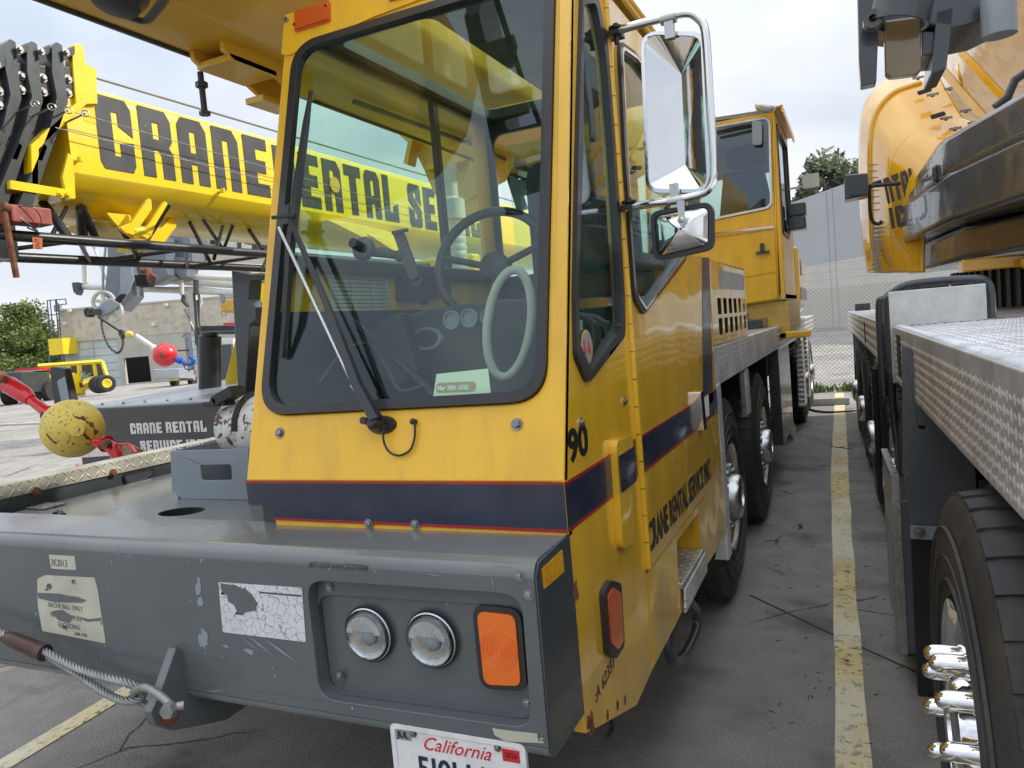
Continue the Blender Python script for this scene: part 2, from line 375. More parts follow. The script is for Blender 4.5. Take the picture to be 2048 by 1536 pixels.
def plank(name, ax, base=(.5, .5, .5), px=.028, pz=.028, dist=.004, metal=1, rough=.3, dirt=.3):
    """raised tread pattern: small ovals that turn a quarter from one row to the next"""
    m = bpy.data.materials.new(name); m.use_nodes = True; t = m.node_tree; t.nodes.clear(); K = t.links.new
    o = N('ShaderNodeOutputMaterial', t); p = N('ShaderNodeBsdfPrincipled', t); K(p.outputs[0], o.inputs[0])
    tc = N('ShaderNodeTexCoord', t); sp = N('ShaderNodeSeparateXYZ', t); K(tc.outputs['Object'], sp.inputs[0])
    def Mt(op, a, b=None, c=None):
        n = N('ShaderNodeMath', t, operation=op)
        for i, x in enumerate((a, b, c)):
            if x is None: continue
            if isinstance(x, (int, float)): n.inputs[i].default_value = x
            else: K(x, n.inputs[i])
        return n.outputs[0]
    u = Mt('DIVIDE', sp.outputs[ax[0]], px); v = Mt('DIVIDE', sp.outputs[ax[1]], pz)
    iv = Mt('FLOOR', v); iu = Mt('FLOOR', u)
    par = Mt('FLOORED_MODULO', Mt('ADD', iu, iv), 2)
    fu = Mt('SUBTRACT', Mt('FRACT', u), .5); fv = Mt('SUBTRACT', Mt('FRACT', v), .5)
    a = Mt('ADD', fu, fv); b = Mt('SUBTRACT', fu, fv)
    sa = Mt('MULTIPLY_ADD', par, 4.3, 1.35); sb = Mt('SUBTRACT', 7.0, sa)
    d = Mt('SQRT', Mt('ADD', Mt('POWER', Mt('MULTIPLY', a, sa), 2), Mt('POWER', Mt('MULTIPLY', b, sb), 2)))
    h = Mt('SMOOTH_MAX', Mt('SUBTRACT', 1, d), 0, .2)
    bm = N('ShaderNodeBump', t); bm.inputs['Distance'].default_value = dist; K(h, bm.inputs['Height']); K(bm.outputs[0], p.inputs['Normal'])
    n = N('ShaderNodeTexNoise', t); n.inputs['Scale'].default_value = 5; n.inputs['Detail'].default_value = 8; K(tc.outputs['Object'], n.inputs['Vector'])
    r = N('ShaderNodeValToRGB', t); r.color_ramp.elements[0].position = .35; r.color_ramp.elements[1].position = .7
    r.color_ramp.elements[0].color = (*[c*(1-dirt) for c in base], 1); r.color_ramp.elements[1].color = (*base, 1)
    K(n.outputs['Fac'], r.inputs[0]); K(r.outputs[0], p.inputs['Base Color'])
    mr = N('ShaderNodeMapRange', t); mr.inputs[3].default_value = rough*.8; mr.inputs[4].default_value = rough*1.5; K(n.outputs['Fac'], mr.inputs[0]); K(mr.outputs[0], p.inputs['Roughness'])
    p.inputs['Metallic'].default_value = metal; return m
TX = plank('tread_plate_side', (1, 2), base=(.82, .82, .8), px=.042, pz=.03, metal=.3, rough=.33, dirt=.4, dist=.006); TZ = plank('tread_plate_top', (0, 1), base=(.6, .6, .58), metal=.7)
TY0 = plank('old_tread_plate', (1, 2), base=(.62, .6, .52), px=.04, pz=.04, metal=.6, rough=.45)
TYY = plank('yellow_tread', (0, 2), base=(.72, .5, .12), px=.05, pz=.05, metal=0, rough=.4)
def ribmat(name, axis, sc_, base, metal=1, dist=.01):
    m = mat(name, base, .35, metal=metal, var=.1); t = m.node_tree; K = t.links.new
    p = [n for n in t.nodes if n.type == 'BSDF_PRINCIPLED'][0]
    tc = N('ShaderNodeTexCoord', t); w = N('ShaderNodeTexWave', t, bands_direction=axis); w.inputs['Scale'].default_value = sc_
    K(tc.outputs['Object'], w.inputs['Vector']); b = N('ShaderNodeBump', t); b.inputs['Distance'].default_value = dist
    K(w.outputs['Fac'], b.inputs['Height']); K(b.outputs[0], p.inputs['Normal']); return m
RIBZ = ribmat('ribbed_alloy', 'Z', 5, (.6, .59, .56)); RIBX = ribmat('ribbed_deck', 'X', 5, (.55, .54, .52))
def asphalt():
    m = bpy.data.materials.new('asphalt'); m.use_nodes = True; t = m.node_tree; t.nodes.clear(); K = t.links.new
    o = N('ShaderNodeOutputMaterial', t); p = N('ShaderNodeBsdfPrincipled', t); K(p.outputs[0], o.inputs[0])
    tc = N('ShaderNodeTexCoord', t); P_ = tc.outputs['Object']
    def nz(s, d, r=.6):
        n = N('ShaderNodeTexNoise', t); n.inputs['Scale'].default_value = s; n.inputs['Detail'].default_value = d; n.inputs['Roughness'].default_value = r; K(P_, n.inputs['Vector']); return n
    def rm(f, a, b, c, d):
        n = N('ShaderNodeMapRange', t); K(f, n.inputs[0])
        for i, x in enumerate((a, b, c, d)): n.inputs[i+1].default_value = x
        return n.outputs[0]
    def mul(a, b):
        n = N('ShaderNodeMath', t, operation='MULTIPLY'); K(a, n.inputs[0]); K(b, n.inputs[1]); return n.outputs[0]
    big = rm(nz(.35, 6).outputs['Fac'], .3, .7, .75, 1.2); mid = rm(nz(3, 8, .7).outputs['Fac'], .3, .7, .8, 1.2)
    fine = rm(nz(140, 3, .7).outputs['Fac'], .3, .7, .55, 1.45)
    vo = N('ShaderNodeTexVoronoi', t, feature='DISTANCE_TO_EDGE'); vo.inputs['Scale'].default_value = .8; 
    dn = N('ShaderNodeMixRGB', t); dn.inputs[0].default_value = .12; K(P_, dn.inputs[1]); K(nz(3, 8).outputs['Color'], dn.inputs[2]); K(dn.outputs[0], vo.inputs['Vector'])
    crk = rm(vo.outputs['Distance'], .002, .007, .25, 1)
    ms = rm(nz(.9, 3).outputs['Fac'], .5, .56, 1, 0)
    cm_ = N('ShaderNodeMath', t, operation='MAXIMUM'); K(crk, cm_.inputs[0]); K(ms, cm_.inputs[1])
    oil = rm(nz(1.7, 3).outputs['Fac'], .54, .70, 1, .52)
    f = mul(mul(mul(big, mid), mul(fine, cm_.outputs[0])), oil)
    c = N('ShaderNodeMixRGB', t, blend_type='MULTIPLY'); c.inputs[0].default_value = 1; c.inputs[1].default_value = (.32, .295, .265, 1)
    K(f, c.inputs[2]); K(c.outputs[0], p.inputs['Base Color']); p.inputs['Roughness'].default_value = .85
    b = N('ShaderNodeBump', t); b.inputs['Distance'].default_value = .004; K(fine, b.inputs['Height']); K(b.outputs[0], p.inputs['Normal'])
    return m
ASPH = asphalt()
def linemat():
    m = mat('worn_line_paint', (.72, .58, .25), .7, var=.15, vs=4); t = m.node_tree; K = t.links.new
    p = [n for n in t.nodes if n.type == 'BSDF_PRINCIPLED'][0]; c = p.inputs['Base Color'].links[0].from_socket
    tc = N('ShaderNodeTexCoord', t); n = N('ShaderNodeTexNoise', t); n.inputs['Scale'].default_value = 22; n.inputs['Detail'].default_value = 8; n.inputs['Roughness'].default_value = .7
    K(tc.outputs['Object'], n.inputs['Vector']); r = N('ShaderNodeMapRange', t); r.inputs[1].default_value = .54; r.inputs[2].default_value = .60
    K(n.outputs['Fac'], r.inputs[0]); x = N('ShaderNodeMix', t, data_type='RGBA'); K(r.outputs[0], x.inputs[0]); K(c, x.inputs[6]); x.inputs[7].default_value = (.13, .12, .1, 1)
    n2 = N('ShaderNodeTexNoise', t); n2.inputs['Scale'].default_value = 1.2; K(tc.outputs['Object'], n2.inputs['Vector'])
    r2 = N('ShaderNodeMapRange', t); r2.inputs[1].default_value = .4; r2.inputs[2].default_value = .6; r2.inputs[4].default_value = .7; K(n2.outputs['Fac'], r2.inputs[0])
    x2 = N('ShaderNodeMix', t, data_type='RGBA'); K(r2.outputs[0], x2.inputs[0]); K(x.outputs[2], x2.inputs[6]); x2.inputs[7].default_value = (.74, .70, .58, 1)
    K(x2.outputs[2], p.inputs['Base Color']); return m
LINE = linemat()
# ------------------------------------------------------------------ wheels (local: axle along +x, outer face at x = 0)
def make_wheel(parent, loc, R=.57, W=.36, nuts='plain', rimmat=None, blocks=44, name='wheel'):
    I = Matrix(((0, 0, 1, 0), (1, 0, 0, 0), (0, 1, 0, 0), (0, 0, 0, 1)))   # lathe axis -> +x
    t = MB(); pr = [(.29, -.06), (.31, -.012), (.36, -.002), (.44, .0), (.50, -.012), (R-.035, -.022), (R-.018, -.035), (R-.012, -.06), (R-.012, -W+.06), (R-.035, -W+.02), (.42, -W), (.29, -W+.05)]
    t.lathe(pr, I, 64, cap=False)
    for k in range(blocks):
        a = 2*math.pi*k/blocks
        for (x0, x1, ph) in ((-.118, -.028, 0), (-.19, -.128, .35), (-.262, -.2, .6), (-W+.03, -.272, .2)):
            b = a+ph*2*math.pi/blocks; c, s = math.cos(b), math.sin(b); w = math.pi*R/blocks*.74
            Mx = Matrix(((1, 0, 0, 0), (0, -s, c, 0), (0, c, s, 0), (0, 0, 0, 1)))
            r0, r1 = R-.03, R
            t.hexa([Mx @ V(p) for p in ((x0, -w, r0), (x1, -w, r0-(.02 if x1 > -.05 else 0)), (x1, w, r0-(.02 if x1 > -.05 else 0)), (x0, w, r0))],
                   [Mx @ V(p) for p in ((x0, -w*.92, r1), (x1-.006, -w*.92, r1-(.012 if x1 > -.05 else 0)), (x1-.006, w*.92, r1-(.012 if x1 > -.05 else 0)), (x0, w*.92, r1))])
    for rr in (.345, .40, .47): t.lathe([(rr, -.004), (rr+.003, .003), (rr+.006, -.004)], I, 64, cap=False)
    ty = t.build(name, M_['tyre'], None, smooth=35); ty.location = loc; ty.parent = parent
    r = MB(); r.lathe([(.292, -.05), (.30, -.02), (.285, -.03), (.275, -.10), (.262, -.13), (.235, -.135), (.19, -.10), (.12, -.095), (.10, -.09)], I, 48, cap=True)
    ro = r.build('rim', rimmat or M_['steel'], None, smooth=50); ro.parent = ty; ro.location = (.015, 0, 0)
    h = MB(); h.lathe([(.125, -.1), (.125, -.03), (.115, -.012), (.07, .0), (.055, -.004), (.05, -.03)], I, 32)
    ho = h.build('hub', M_['chrome'] if nuts == 'chrome' else M_['steel'], None, smooth=40); ho.parent = ty; ho.location = (.05, 0, 0)
    for k in range(10):
        a = 2*math.pi*k/10+.2; n = MB(); Mn = I @ Matrix.Translation((.168*math.cos(a), .168*math.sin(a), 0))
        if nuts == 'chrome': n.lathe([(.027, -.1), (.027, -.07), (.0225, -.066), (.0225, -.024), (.0205, -.010), (.015, .001), (.007, .006), (.001, .007)], Mn, 20)
        else: n.lathe([(.026, -.1), (.026, -.085)], Mn, 16); n.lathe([(.02, -.085), (.02, -.055), (.016, -.05)], Mn, 6)
        no = n.build('lug_nut', M_['chrome'] if nuts == 'chrome' else M_['bolt'], None, smooth=50); no.parent = ty; no.location = (.045, 0, 0)
    for o in (ro, ho): pass
    return ty
def lowwheel(parent, loc): return dupwheel(parent, loc)

# ================================================================== CRANE 90 (front cab, carrier, operator cab, boom)
XS = -.641; XL = -1.623
crane = thing('mobile_crane', 'golden yellow crane with grey bumper, navy stripe and number 90 on its cab', 'crane', (-1.95, 4.0, 0), 'mobile cranes parked in the yard')
def B(mb, name, mt, parent=crane, **k): return mb.build(name, mt, parent, **k)
WPT = V((0, 1.63, 1.237)); WM = frame(WPT, (1, 0, 0), (0, .278, 1)); WN = V((WM[0][2], WM[1][2], WM[2][2]))
def Ws(u, v, n=0):
    p = PP(u, v, WPT+WN*n, WN)-(WPT+WN*n); return (p.x, p.dot(V((0, .278, 1)).normalized()))
def Wp(u, v, n=0): return PP(u, v, WPT+WN*n, WN)
win = [Ws(590, 92), Ws(523, 832), Ws(1093, 803), Ws(1112, -68)]
def inset(pts, d):
    c = V((sum(p[0] for p in pts)/len(pts), sum(p[1] for p in pts)/len(pts))); res = []
    for p in pts:
        q = V(p)-c; res.append((c.x+q.x*(1-d/abs(q.x)) if abs(q.x) > d else c.x, c.y+q.y*(1-d/abs(q.y)) if abs(q.y) > d else c.y))
    return res
T1 = (2.66-1.237)*1.038
# front shell
m = MB(); m.plate([(XL, 0), (XS, 0), (XS, T1), (XL, T1)], WM, -.03, 0, [rp(win, .1, 8)])
m.plate([(XL, 1.165), (-1.535, 1.165), (-1.53, 1.105), (XS, 1.10), (XS, 1.236), (XL, 1.236)], FX(1.63), -.035, 0)
shell = B(m, 'cab_front_panel', M_['cab'], bevel=.007)
tag(B(MB().plate(rp([(XL-.004, T1-.12), (XL-.004, T1+.02), (XS, T1+.02), (XS, T1-.045), (XL+.35, T1-.085), (XL+.03, T1-.13)], .012), WM, .0012, .006), 'header_panel', M_['cab'], shell, bevel=.002))
# stripes front and side
m = MB(); m.plate([(XL+.002, 1.168), (-1.537, 1.168), (-1.532, 1.133), (XS, 1.125), (XS, 1.232), (XL+.002, 1.232)], FX(1.63), .0008, .0022)
B(m, 'navy_stripe', M_['navy'], shell)
m = MB(); m.box(XL, XS, 1.6275, 1.63, 1.2325, 1.2385); m.plate([(-1.532, 1.126), (XS, 1.117), (XS, 1.125), (-1.532, 1.133)], FX(1.63), .001, .0028)
B(m, 'red_stripe', M_['red'], shell)
# windscreen, rubber
m = MB(); m.plate(rp(win, .1, 10), WM, -.012, .012, [rp(inset(win, .027), .085, 10)]); B(m, 'windscreen_seal', M_['rubber'], bevel=.008, seg=3)
m = MB(); m.plate(rp(inset(win, .02), .09, 10), WM, -.006, -.004); wsc = B(m, 'windscreen', WS)
m = MB()
for (u, v) in ((576, 42), (560, 866), (1034, 849)): m.bolt(Wp(u, v), WN, .0105, .010)
for (u, v) in ((738, 1047), (831, 1049)): m.bolt(P(u, v, 'y', 1.6265), (0, -1, 0), .009, .008)
B(m, 'panel_bolt', M_['bolt'], shell, smooth=30)
for q in ([(593, 26), (664, 6), (665, 46), (594, 68)], [(781, -38), (862, -60), (862, -12), (781, 6)]):
    m = MB(); pl = [Ws(*a) for a in q]; m.plate(rp(pl, .008), WM, 0, .012); mk = B(m, 'marker_lamp', M_['amberd'], bevel=.004)
    m = MB(); m.plate(rp(inset(pl, .006), .006), WM, .012, .017); c = V(((pl[0][0]+pl[1][0])/2, (pl[0][1]+pl[2][1])/2))
    for i in range(9): s_ = pl[0][0]+.012+(pl[1][0]-pl[0][0]-.024)*i/8; m.box(s_-.0012, s_+.0012, min(p[1] for p in pl)+.02, max(p[1] for p in pl)-.02, .017, .0185, WM)
    B(m, 'lens', M_['amberd'], mk, bevel=.002)
    m = MB()
    for s_ in (pl[0][0]+.01, pl[1][0]-.01): m.bolt(WM @ V((s_, c.y+(s_-c.x)*.25, .017)), WN, .0035, .003)
    B(m, 'screw', M_['black'], mk)
# ---- right hand side: quarter panel, door, sill
FS = FY(XS)
qw = [Y2(*a, XS) for a in ((1158, -12), (1190, -6), (1209, 98), (1223, 280), (1243, 600), (1244, 672), (1170, 768), (1145, 712), (1143, 600), (1149, 280))]
side = [Y2(1172, 1467, XS), Y2(1200, 1452, XS), Y2(1274, 1410, XS), Y2(1306, 1337, XS), (2.27, .81), (2.27, 2.66), (2.02, 2.66), (1.632, 1.237), (1.632, .7)]
m = MB(); m.plate(side, FS, -.03, 0, [rp(qw, .04, 5)]); qp = B(m, 'side_panel', M_['cabside'], bevel=.006)
m = MB(); m.plate(rp(qw, .04, 6), FS, -.01, .012, [rp(inset(qw, .03), .03, 6)]); B(m, 'window_seal', M_['rubber'], qp, bevel=.007, seg=3)
m = MB(); m.plate(rp(inset(qw, .022), .03, 6), FS, -.006, -.003); B(m, 'side_window', GL)
dw = [Y2(1231, 82, XS), Y2(1262, 104, XS), (3.26, 2.44), (3.28, 1.9), Y2(1365, 522, XS), Y2(1281, 630, XS), Y2(1262, 600, XS), Y2(1243, 330, XS)]
DB = [Y2(1299, 1137, XS), Y2(1394, 1008, XS)]
door = [(2.292, DB[0][1]), (3.365, DB[1][1]), (3.365, 2.6), (2.292, 2.6)]
m = MB(); m.plate(door, FS, -.03, .003, [rp(dw, .05, 6)]); dr = B(m, 'cab_door', M_['cabside'], bevel=.006)
m = MB(); m.plate(rp(dw, .05, 6), FS, -.005, .014, [rp(inset(dw, .03), .035, 6)]); B(m, 'window_seal', M_['rubber'], dr, bevel=.007, seg=3)
m = MB(); dwi = inset(dw, .013); m.plate(rp(dwi, .04, 6), FS, .01, .018, [rp(inset(dw, .022), .04, 6)]); B(m, 'window_trim', M_['chrome'], dr, bevel=.003)
m = MB(); m.plate(rp(inset(dw, .022), .03, 6), FS, -.004, -.001); B(m, 'door_window', GL, dr)
# sill with step pocket and the panel behind the door
rearp = [(3.375, .0), (3.375, 1.87), (3.775, 1.87), (3.775, .0)]
bot = [Y2(1306, 1337, XS), Y2(1363, 1226, XS), Y2(1408, 1140, XS), Y2(1431, 1104, XS)]
step = [Y2(1352, 1068, XS), Y2(1397, 1016, XS), Y2(1404, 1104, XS), Y2(1363, 1179, XS), Y2(1356, 1150, XS)]
step = [(a, min(b, .778)) for a, b in step]
sill = bot + [(3.775, bot[3][1]), (3.775, 1.87), (3.375, 1.87), (3.375, DB[1][1]-.008), (2.285, DB[0][1]-.008), (2.285, bot[0][1])]
m = MB(); m.plate(sill, FS, -.03, 0, [step]); sl = B(m, 'sill_panel', M_['cabside'], bevel=.004)
ys = [p[0] for p in step]; zs = [p[1] for p in step]; y0, y1, z0, z1 = min(ys), max(ys), min(zs), max(zs)
m = MB(); m.quad((XS-.03, y0, z0), (XS-.15, y0, z0), (XS-.15, y0, z1+.02), (XS-.03, y0, z1+.02)); m.quad((XS-.15, y0, z0), (XS-.15, y1, z0), (XS-.15, y1, z1), (XS-.15, y0, z1+.02))
m.quad((XS-.15, y1, z0), (XS-.03, y1, z0), (XS-.03, y1, z1), (XS-.15, y1, z1))
B(m, 'step_recess', M_['cabside'], sl, solid=.004)
zf = step[3][1]; a_, b_ = Y2(1364, 1226, XS), Y2(1408, 1141, XS)
m = MB(); m.box(XS-.15, XS+.012, y0+.02, y1-.01, zf+.005, zf+.03); st = B(m, 'step', TZ, sl, bevel=.006)
m = MB(); m.plate([step[3], (step[2][0], step[2][1]), b_, a_], FS, .006, .016); B(m, 'step_edge', TX, sl, bevel=.004)
m = MB(); m.bolt(P(1364, 1085, 'x', XS-.2), (0, -1, 0), .03, .02); B(m, 'bolt', M_['dark'], sl)
m = MB(); pts = [P(*q, 'x', XS-.05) for q in ((1375, 1200), (1392, 1225), (1392, 1262), (1370, 1310), (1348, 1322), (1338, 1300), (1336, 1270))]
m.tube(curve_pts(pts), .022, 10); B(m, 'lower_step', M_['dgrey'], sl, smooth=60)
# side stripes (quarter, door, rear)
def sstripe(z0, z1, mt, nm, off):
    for (ya, yb, par, o2) in ((1.633, 2.268, qp, 0), (2.294, 3.363, dr, .003), (3.377, 3.775, sl, 0)):
        m = MB(); m.box(XS+o2+.0006, XS+o2+.0016+off, ya, yb, z0, z1); B(m, nm, mt, par)
sstripe(1.125, 1.229, M_['navy'], 'navy_stripe', 0); sstripe(1.229, 1.237, M_['red'], 'red_stripe', .0006); sstripe(1.117, 1.125, M_['red'], 'red_stripe', .0006)
m = MB(); m.plate([Y2(1406, 832, XS), Y2(1426, 800, XS), Y2(1418, 515, XS), Y2(1404, 515, XS), Y2(1405, 690, XS)], FS, .0006, .0016); B(m, 'navy_stripe', M_['navy'], sl)
# hinge
m = MB(); z = .82
while z < 2.55: m.tube([(XS+.006, 2.281, z), (XS+.006, 2.281, z+.082)], .0105, 10); z += .086
m.box(XS-.002, XS+.003, 2.262, 2.3, .82, 2.56); B(m, 'door_hinge', M_['cabside'], dr, smooth=40)
# grab cover, latch, label, lamp, bolts
m = MB(); gp = [Y2(*a, XS) for a in ((1218, 882), (1253, 871), (1262, 1078), (1233, 1100))]; m.plate(rp(gp, .035, 7), FS, 0, .02); gc = B(m, 'side_cover', M_['cabside'], qp, bevel=.008, seg=3)
gy0, gy1 = gp[0][0]+.004, gp[1][0]-.002
m = MB(); m.box(XS+.0218, XS+.0236, gy0+.006, gy1-.006, 1.125, 1.229); m.box(XS+.004, XS+.02, gy0-.003, gy0+.0, 1.125, 1.229); B(m, 'navy_stripe', M_['navy'], gc)
m = MB(); m.plate(rp([Y2(*a, XS) for a in ((1387, 785), (1393, 782), (1400, 858), (1394, 862))], .006), FS, .003, .03); B(m, 'door_handle', M_['chrome'], dr, bevel=.004)
m = MB(); m.plate([Y2(*a, XS) for a in ((1402, 799), (1416, 789), (1418, 830), (1405, 842))], FS, .0006, .0026); B(m, 'serial_label', M_['whitev'], sl)
lp = [Y2(*a, XS) for a in ((1197, 1182), (1212, 1160), (1232, 1166), (1239, 1290), (1222, 1316), (1207, 1308))]
m = MB(); m.plate(rp(lp, .02), FS, 0, .016); lm = B(m, 'side_lamp', M_['rubber'], qp, bevel=.007, seg=3)
m = MB(); m.plate(rp(inset(lp, .02), .015), FS, .012, .02); B(m, 'lens', M_['amberd'], lm, bevel=.004)
m = MB()
for (u, v) in ((1248, 803), (1161, 846)): m.bolt(P(u, v, 'x', XS), (1, 0, 0), .009, .008)
B(m, 'panel_bolt', M_['bolt'], qp, smooth=30)
a, b = P(1132, 934, 'x', XS), P(1132, 862, 'x', XS); h9 = (b.z-a.z)
m = MB(); text_mb(m, '90', h9*1.3, frame((XS+.001, a.y+.022, a.z+.006), (0, 1, 0), (0, 0, 1)) @ Matrix.Diagonal((1.35, 1, 1, 1)), .0005, align='LEFT', bold=.004); B(m, 'number', M_['blackv'], qp)
a, b = P(1190, 1400, 'x', XS), P(1244, 1325, 'x', XS)
m = MB(); text_mb(m, ':A 62351', .048, frame((XS+.001, a.y, a.z-.01), (0, 1, .12), (0, 0, 1)), .0004, shear=.2, align='LEFT'); B(m, 'chalk_marks', M_['blackv'], qp)
a, b = P(1296, 1107, 'x', XS), P(1420, 955, 'x', XS)
tx = 'CRANE RENTAL SERVICE INC'; Ln = b.y-a.y; lw = Ln/(21*1.29-.5)
t0_ = MB(); text_mb(t0_, tx, .13, Matrix.Identity(4), .0006, align='LEFT', bold=.0035); w0_ = max(p[0] for p in t0_.v); hb_ = max(p[1] for p in t0_.v)
kx = Ln/w0_; kz = .094/hb_; m = MB(); m.add([(XS+.0042+p[2], a.y+p[0]*kx, a.z+.002+p[1]*kz) for p in t0_.v], t0_.f); B(m, 'lettering', M_['blackv'], dr)
# round sticker inside the quarter window, rust patches
c = P(1173, 694, 'x', XS-.001); SM = frame((XS-.0005, c.y, c.z), (0, 1, 0), (0, 0, 1))
m = MB(); m.plate(circ(0, 0, .045, 28), SM, 0, .001); ss = B(m, 'round_sticker', M_['reflect'], qp)
m = MB(); m.plate(circ(0, 0, .039, 28), SM, .001, .0015); m.plate(circ(0, 0, .030, 28), SM, .0015, .002); B(m, 'sticker_field', M_['lgrey'], ss)
m = MB(); m.plate(rect(-.028, -.02, -.012, .02), SM, .002, .0025); m.plate([(0, -.012), (.025, -.02), (.02, .008), (.008, .016)], SM, .002, .0025); B(m, 'sticker_print', M_['redp'], ss)
def blob(u, v, r, f=P, ax='x', val=XS, n=14, st=1.6, M=None, nrm=None):
    c = f(u, v, ax, val); rs = [r*random.uniform(.45, 1.15) for _ in range(n)]
    return c, [(math.cos(2*math.pi*i/n)*rs[i], math.sin(2*math.pi*i/n)*rs[i]*st) for i in range(n)]
m = MB()
for (u, v, r) in ((1150, 1185, .024), (1183, 1452, .022), (1176, 1445, .014), (1235, 1410, .01), (1215, 1430, .009), (1250, 1402, .009)):
    c, pl = blob(u, v, r); m.plate(pl, frame((XS, c.y, c.z), (0, 1, 0), (0, 0, 1)), .0005, .0016)
B(m, 'rust_patch', M_['rust'], qp)
# ---- cab shell behind: floor block, left wall, rear wall, roof frame
m = MB(); m.box(-1.6, -.95, 1.66, 3.76, .75, 1.24); m.box(-1.6, XS-.03, 3.4, 3.77, .9, 1.868); m.box(-.95, XS-.031, 1.66, 2.6, 1.1, 1.2); B(m, 'cab_floor', M_['dgrey'])
lw_ = [(1.84, 1.885), (3.3, 1.885), (3.3, 2.6), (2.06, 2.6)]
m = MB(); m.plate([(1.64, 1.2), (3.44, 1.2), (3.44, 2.66), (2.03, 2.66)], FY(-1.603), -.018, 0, [rp(lw_, .03)]); lwall = B(m, 'left_wall', M_['cab'])
m = MB(); m.plate([(1.7, 1.2), (3.4, 1.2), (3.4, 1.72), (1.78, 1.72)], FY(-1.6), 0, .012); B(m, 'wall_trim', M_['interior'], lwall)
m = MB(); m.plate(rp(lw_, .03), FY(-1.605), -.006, -.003); B(m, 'left_window', GL)
m = MB(); m.box(-1.6, -1.56, 1.86, 3.35, 1.845, 1.895); m.box(-1.6, -1.57, 2.86, 2.9, 1.89, 2.6); m.box(-1.6, -1.575, 2.06, 3.4, 2.595, 2.635); B(m, 'window_frame', M_['rubber'], lwall, bevel=.006)
m = MB(); m.plate(rect(-1.6, 1.24, -.672, 2.66), FX(3.44), 0, .02, [rp(rect(-1.57, 1.5, -.76, 2.56), .06)]); rwall = B(m, 'rear_wall', M_['interior'])
m = MB(); m.plate(rect(-1.5, 1.5, -.76, 2.5), FX(3.434), 0, .004); B(m, 'rear_window', GL)
m = MB(); m.plate([(XL, 2.02), (XS, 2.02), (XS, 3.46), (XL, 3.46)], FZ(2.64), 0, .03, [rp([(XL+.06, 2.14), (XS-.5, 2.14), (XS-.5, 3.36), (XL+.06, 3.36)], .05)]); rf = B(m, 'roof', M_['cab'], bevel=.01)
m = MB(); m.plate([(XL+.02, 2.04), (XS-.03, 2.04), (XS-.03, 3.43), (XL+.02, 3.43)], FZ(2.612), 0, .041, [rp([(XL+.09, 2.17), (XS-.53, 2.17), (XS-.53, 3.33), (XL+.09, 3.33)], .05)]); m.plate([(1.66, 1.2), (3.4, 1.2), (3.4, 1.84), (1.86, 1.84), (2.12, 2.6), (2.05, 2.6)], FY(-.674), -.004, 0); B(m, 'roof_lining', M_['interior'], rf)
m = MB(); m.box(XL+.05, XS-.49, 2.13, 3.37, 2.655, 2.66); B(m, 'roof_window', GL, rf)
m = MB(); m.tube([(XS+.005, 2.03, 2.665), (XS+.005, 3.46, 2.665)], .014); m.tube([(XS+.012, 2.2, 2.63), (XS+.012, 3.46, 2.63)], .01); B(m, 'rain_gutter', M_['boom90'], rf, smooth=60)
m = MB(); m.box(XL, -.98, 3.47, 3.78, 1.9, 2.3); m.hexa([(-1.3, 2.3, 2.67), (-.72, 2.3, 2.67), (-.72, 3.4, 2.67), (-1.3, 3.4, 2.67)][::1], [(-1.2, 2.45, 2.86), (-.8, 2.45, 2.86), (-.8, 3.3, 2.86), (-1.2, 3.3, 2.86)]) if False else None
# interior
m = MB(); m.box(-1.6, -.68, 1.735, 2.02, 1.24, 1.39); m.box(-1.6, -.68, 2.02, 2.1, 1.24, 1.37); ds_ = B(m, 'dashboard', M_['interior'], bevel=.02)
con = [X2(*a, 2.1) for a in ((858, 616), (1000, 598), (1078, 600), (1080, 805), (872, 805), (858, 742), (828, 752), (812, 700), (790, 640))]
m = MB(); m.plate(con, FX(2.1), -.35, 0); cs_ = B(m, 'console', M_['interior'], bevel=.015)
c = P(853, 678, 'y', 2.1); CM = frame((c.x, 2.1, c.z), (1, 0, 0), (0, .1, 1)) @ Matrix.Diagonal((1, .62, 1, 1)) @ Matrix.Rotation(.25, 4, 'Z')
m = MB(); m.lathe([(.062, 0), (.058, .008), (.046, .006), (.042, -.002)], CM, 36, cap=False); B(m, 'air_vent', M_['lgrey'], cs_, smooth=50)
m = MB(); m.lathe([(.001, .003), (.043, .003)], CM, 28, cap=False); B(m, 'vent_hole', M_['dark'], cs_)
wc = P(985, 528, 'y', 2.28); tilt = frame(wc, (1, .15, 0), (0, .35, 1))
m = MB(); m.tube([tilt @ V((.19*math.cos(t*2*math.pi/48), .19*math.sin(t*2*math.pi/48), 0)) for t in range(48)], .016, 10, closed=True)
for a in (.3, 2.9, 4.7): m.tube([tilt @ V((.03*math.cos(a), .03*math.sin(a), -.03)), tilt @ V((.19*math.cos(a), .19*math.sin(a), 0))], .012, 8)
m.lathe([(.055, -.05), (.05, -.01), (.03, .0)], tilt, 20); m.tube([wc+V((0, .02, -.02)), wc+V((0, .2, -.5))], .03); B(m, 'steering_wheel', M_['black'], smooth=50)
m = MB(); m.plate(rp(rect(-1.28, 1.72, -.82, 2.32), .09, 6), FX(3.1), -.14, 0); m.plate(rp(rect(-1.3, 2.5, -.8, 3.1), .06), FZ(1.58), 0, .14); m.plate(rp(rect(-1.18, 2.33, -.92, 2.52), .05, 6), FX(3.08), -.09, 0)
m.box(-1.2, -.9, 2.6, 3.0, 1.24, 1.58); B(m, 'driver_seat', M_['seat'], bevel=.03, seg=3)
c = P(1018, 648, 'y', 2.02); m = MB(); m.tube([V((c.x+.062*math.cos(t)+.03*math.sin(t), 2.02+.02*math.cos(t), c.z+.155*math.sin(t))) for t in [2*math.pi*k/40 for k in range(40)]], .0135, 10, closed=True)
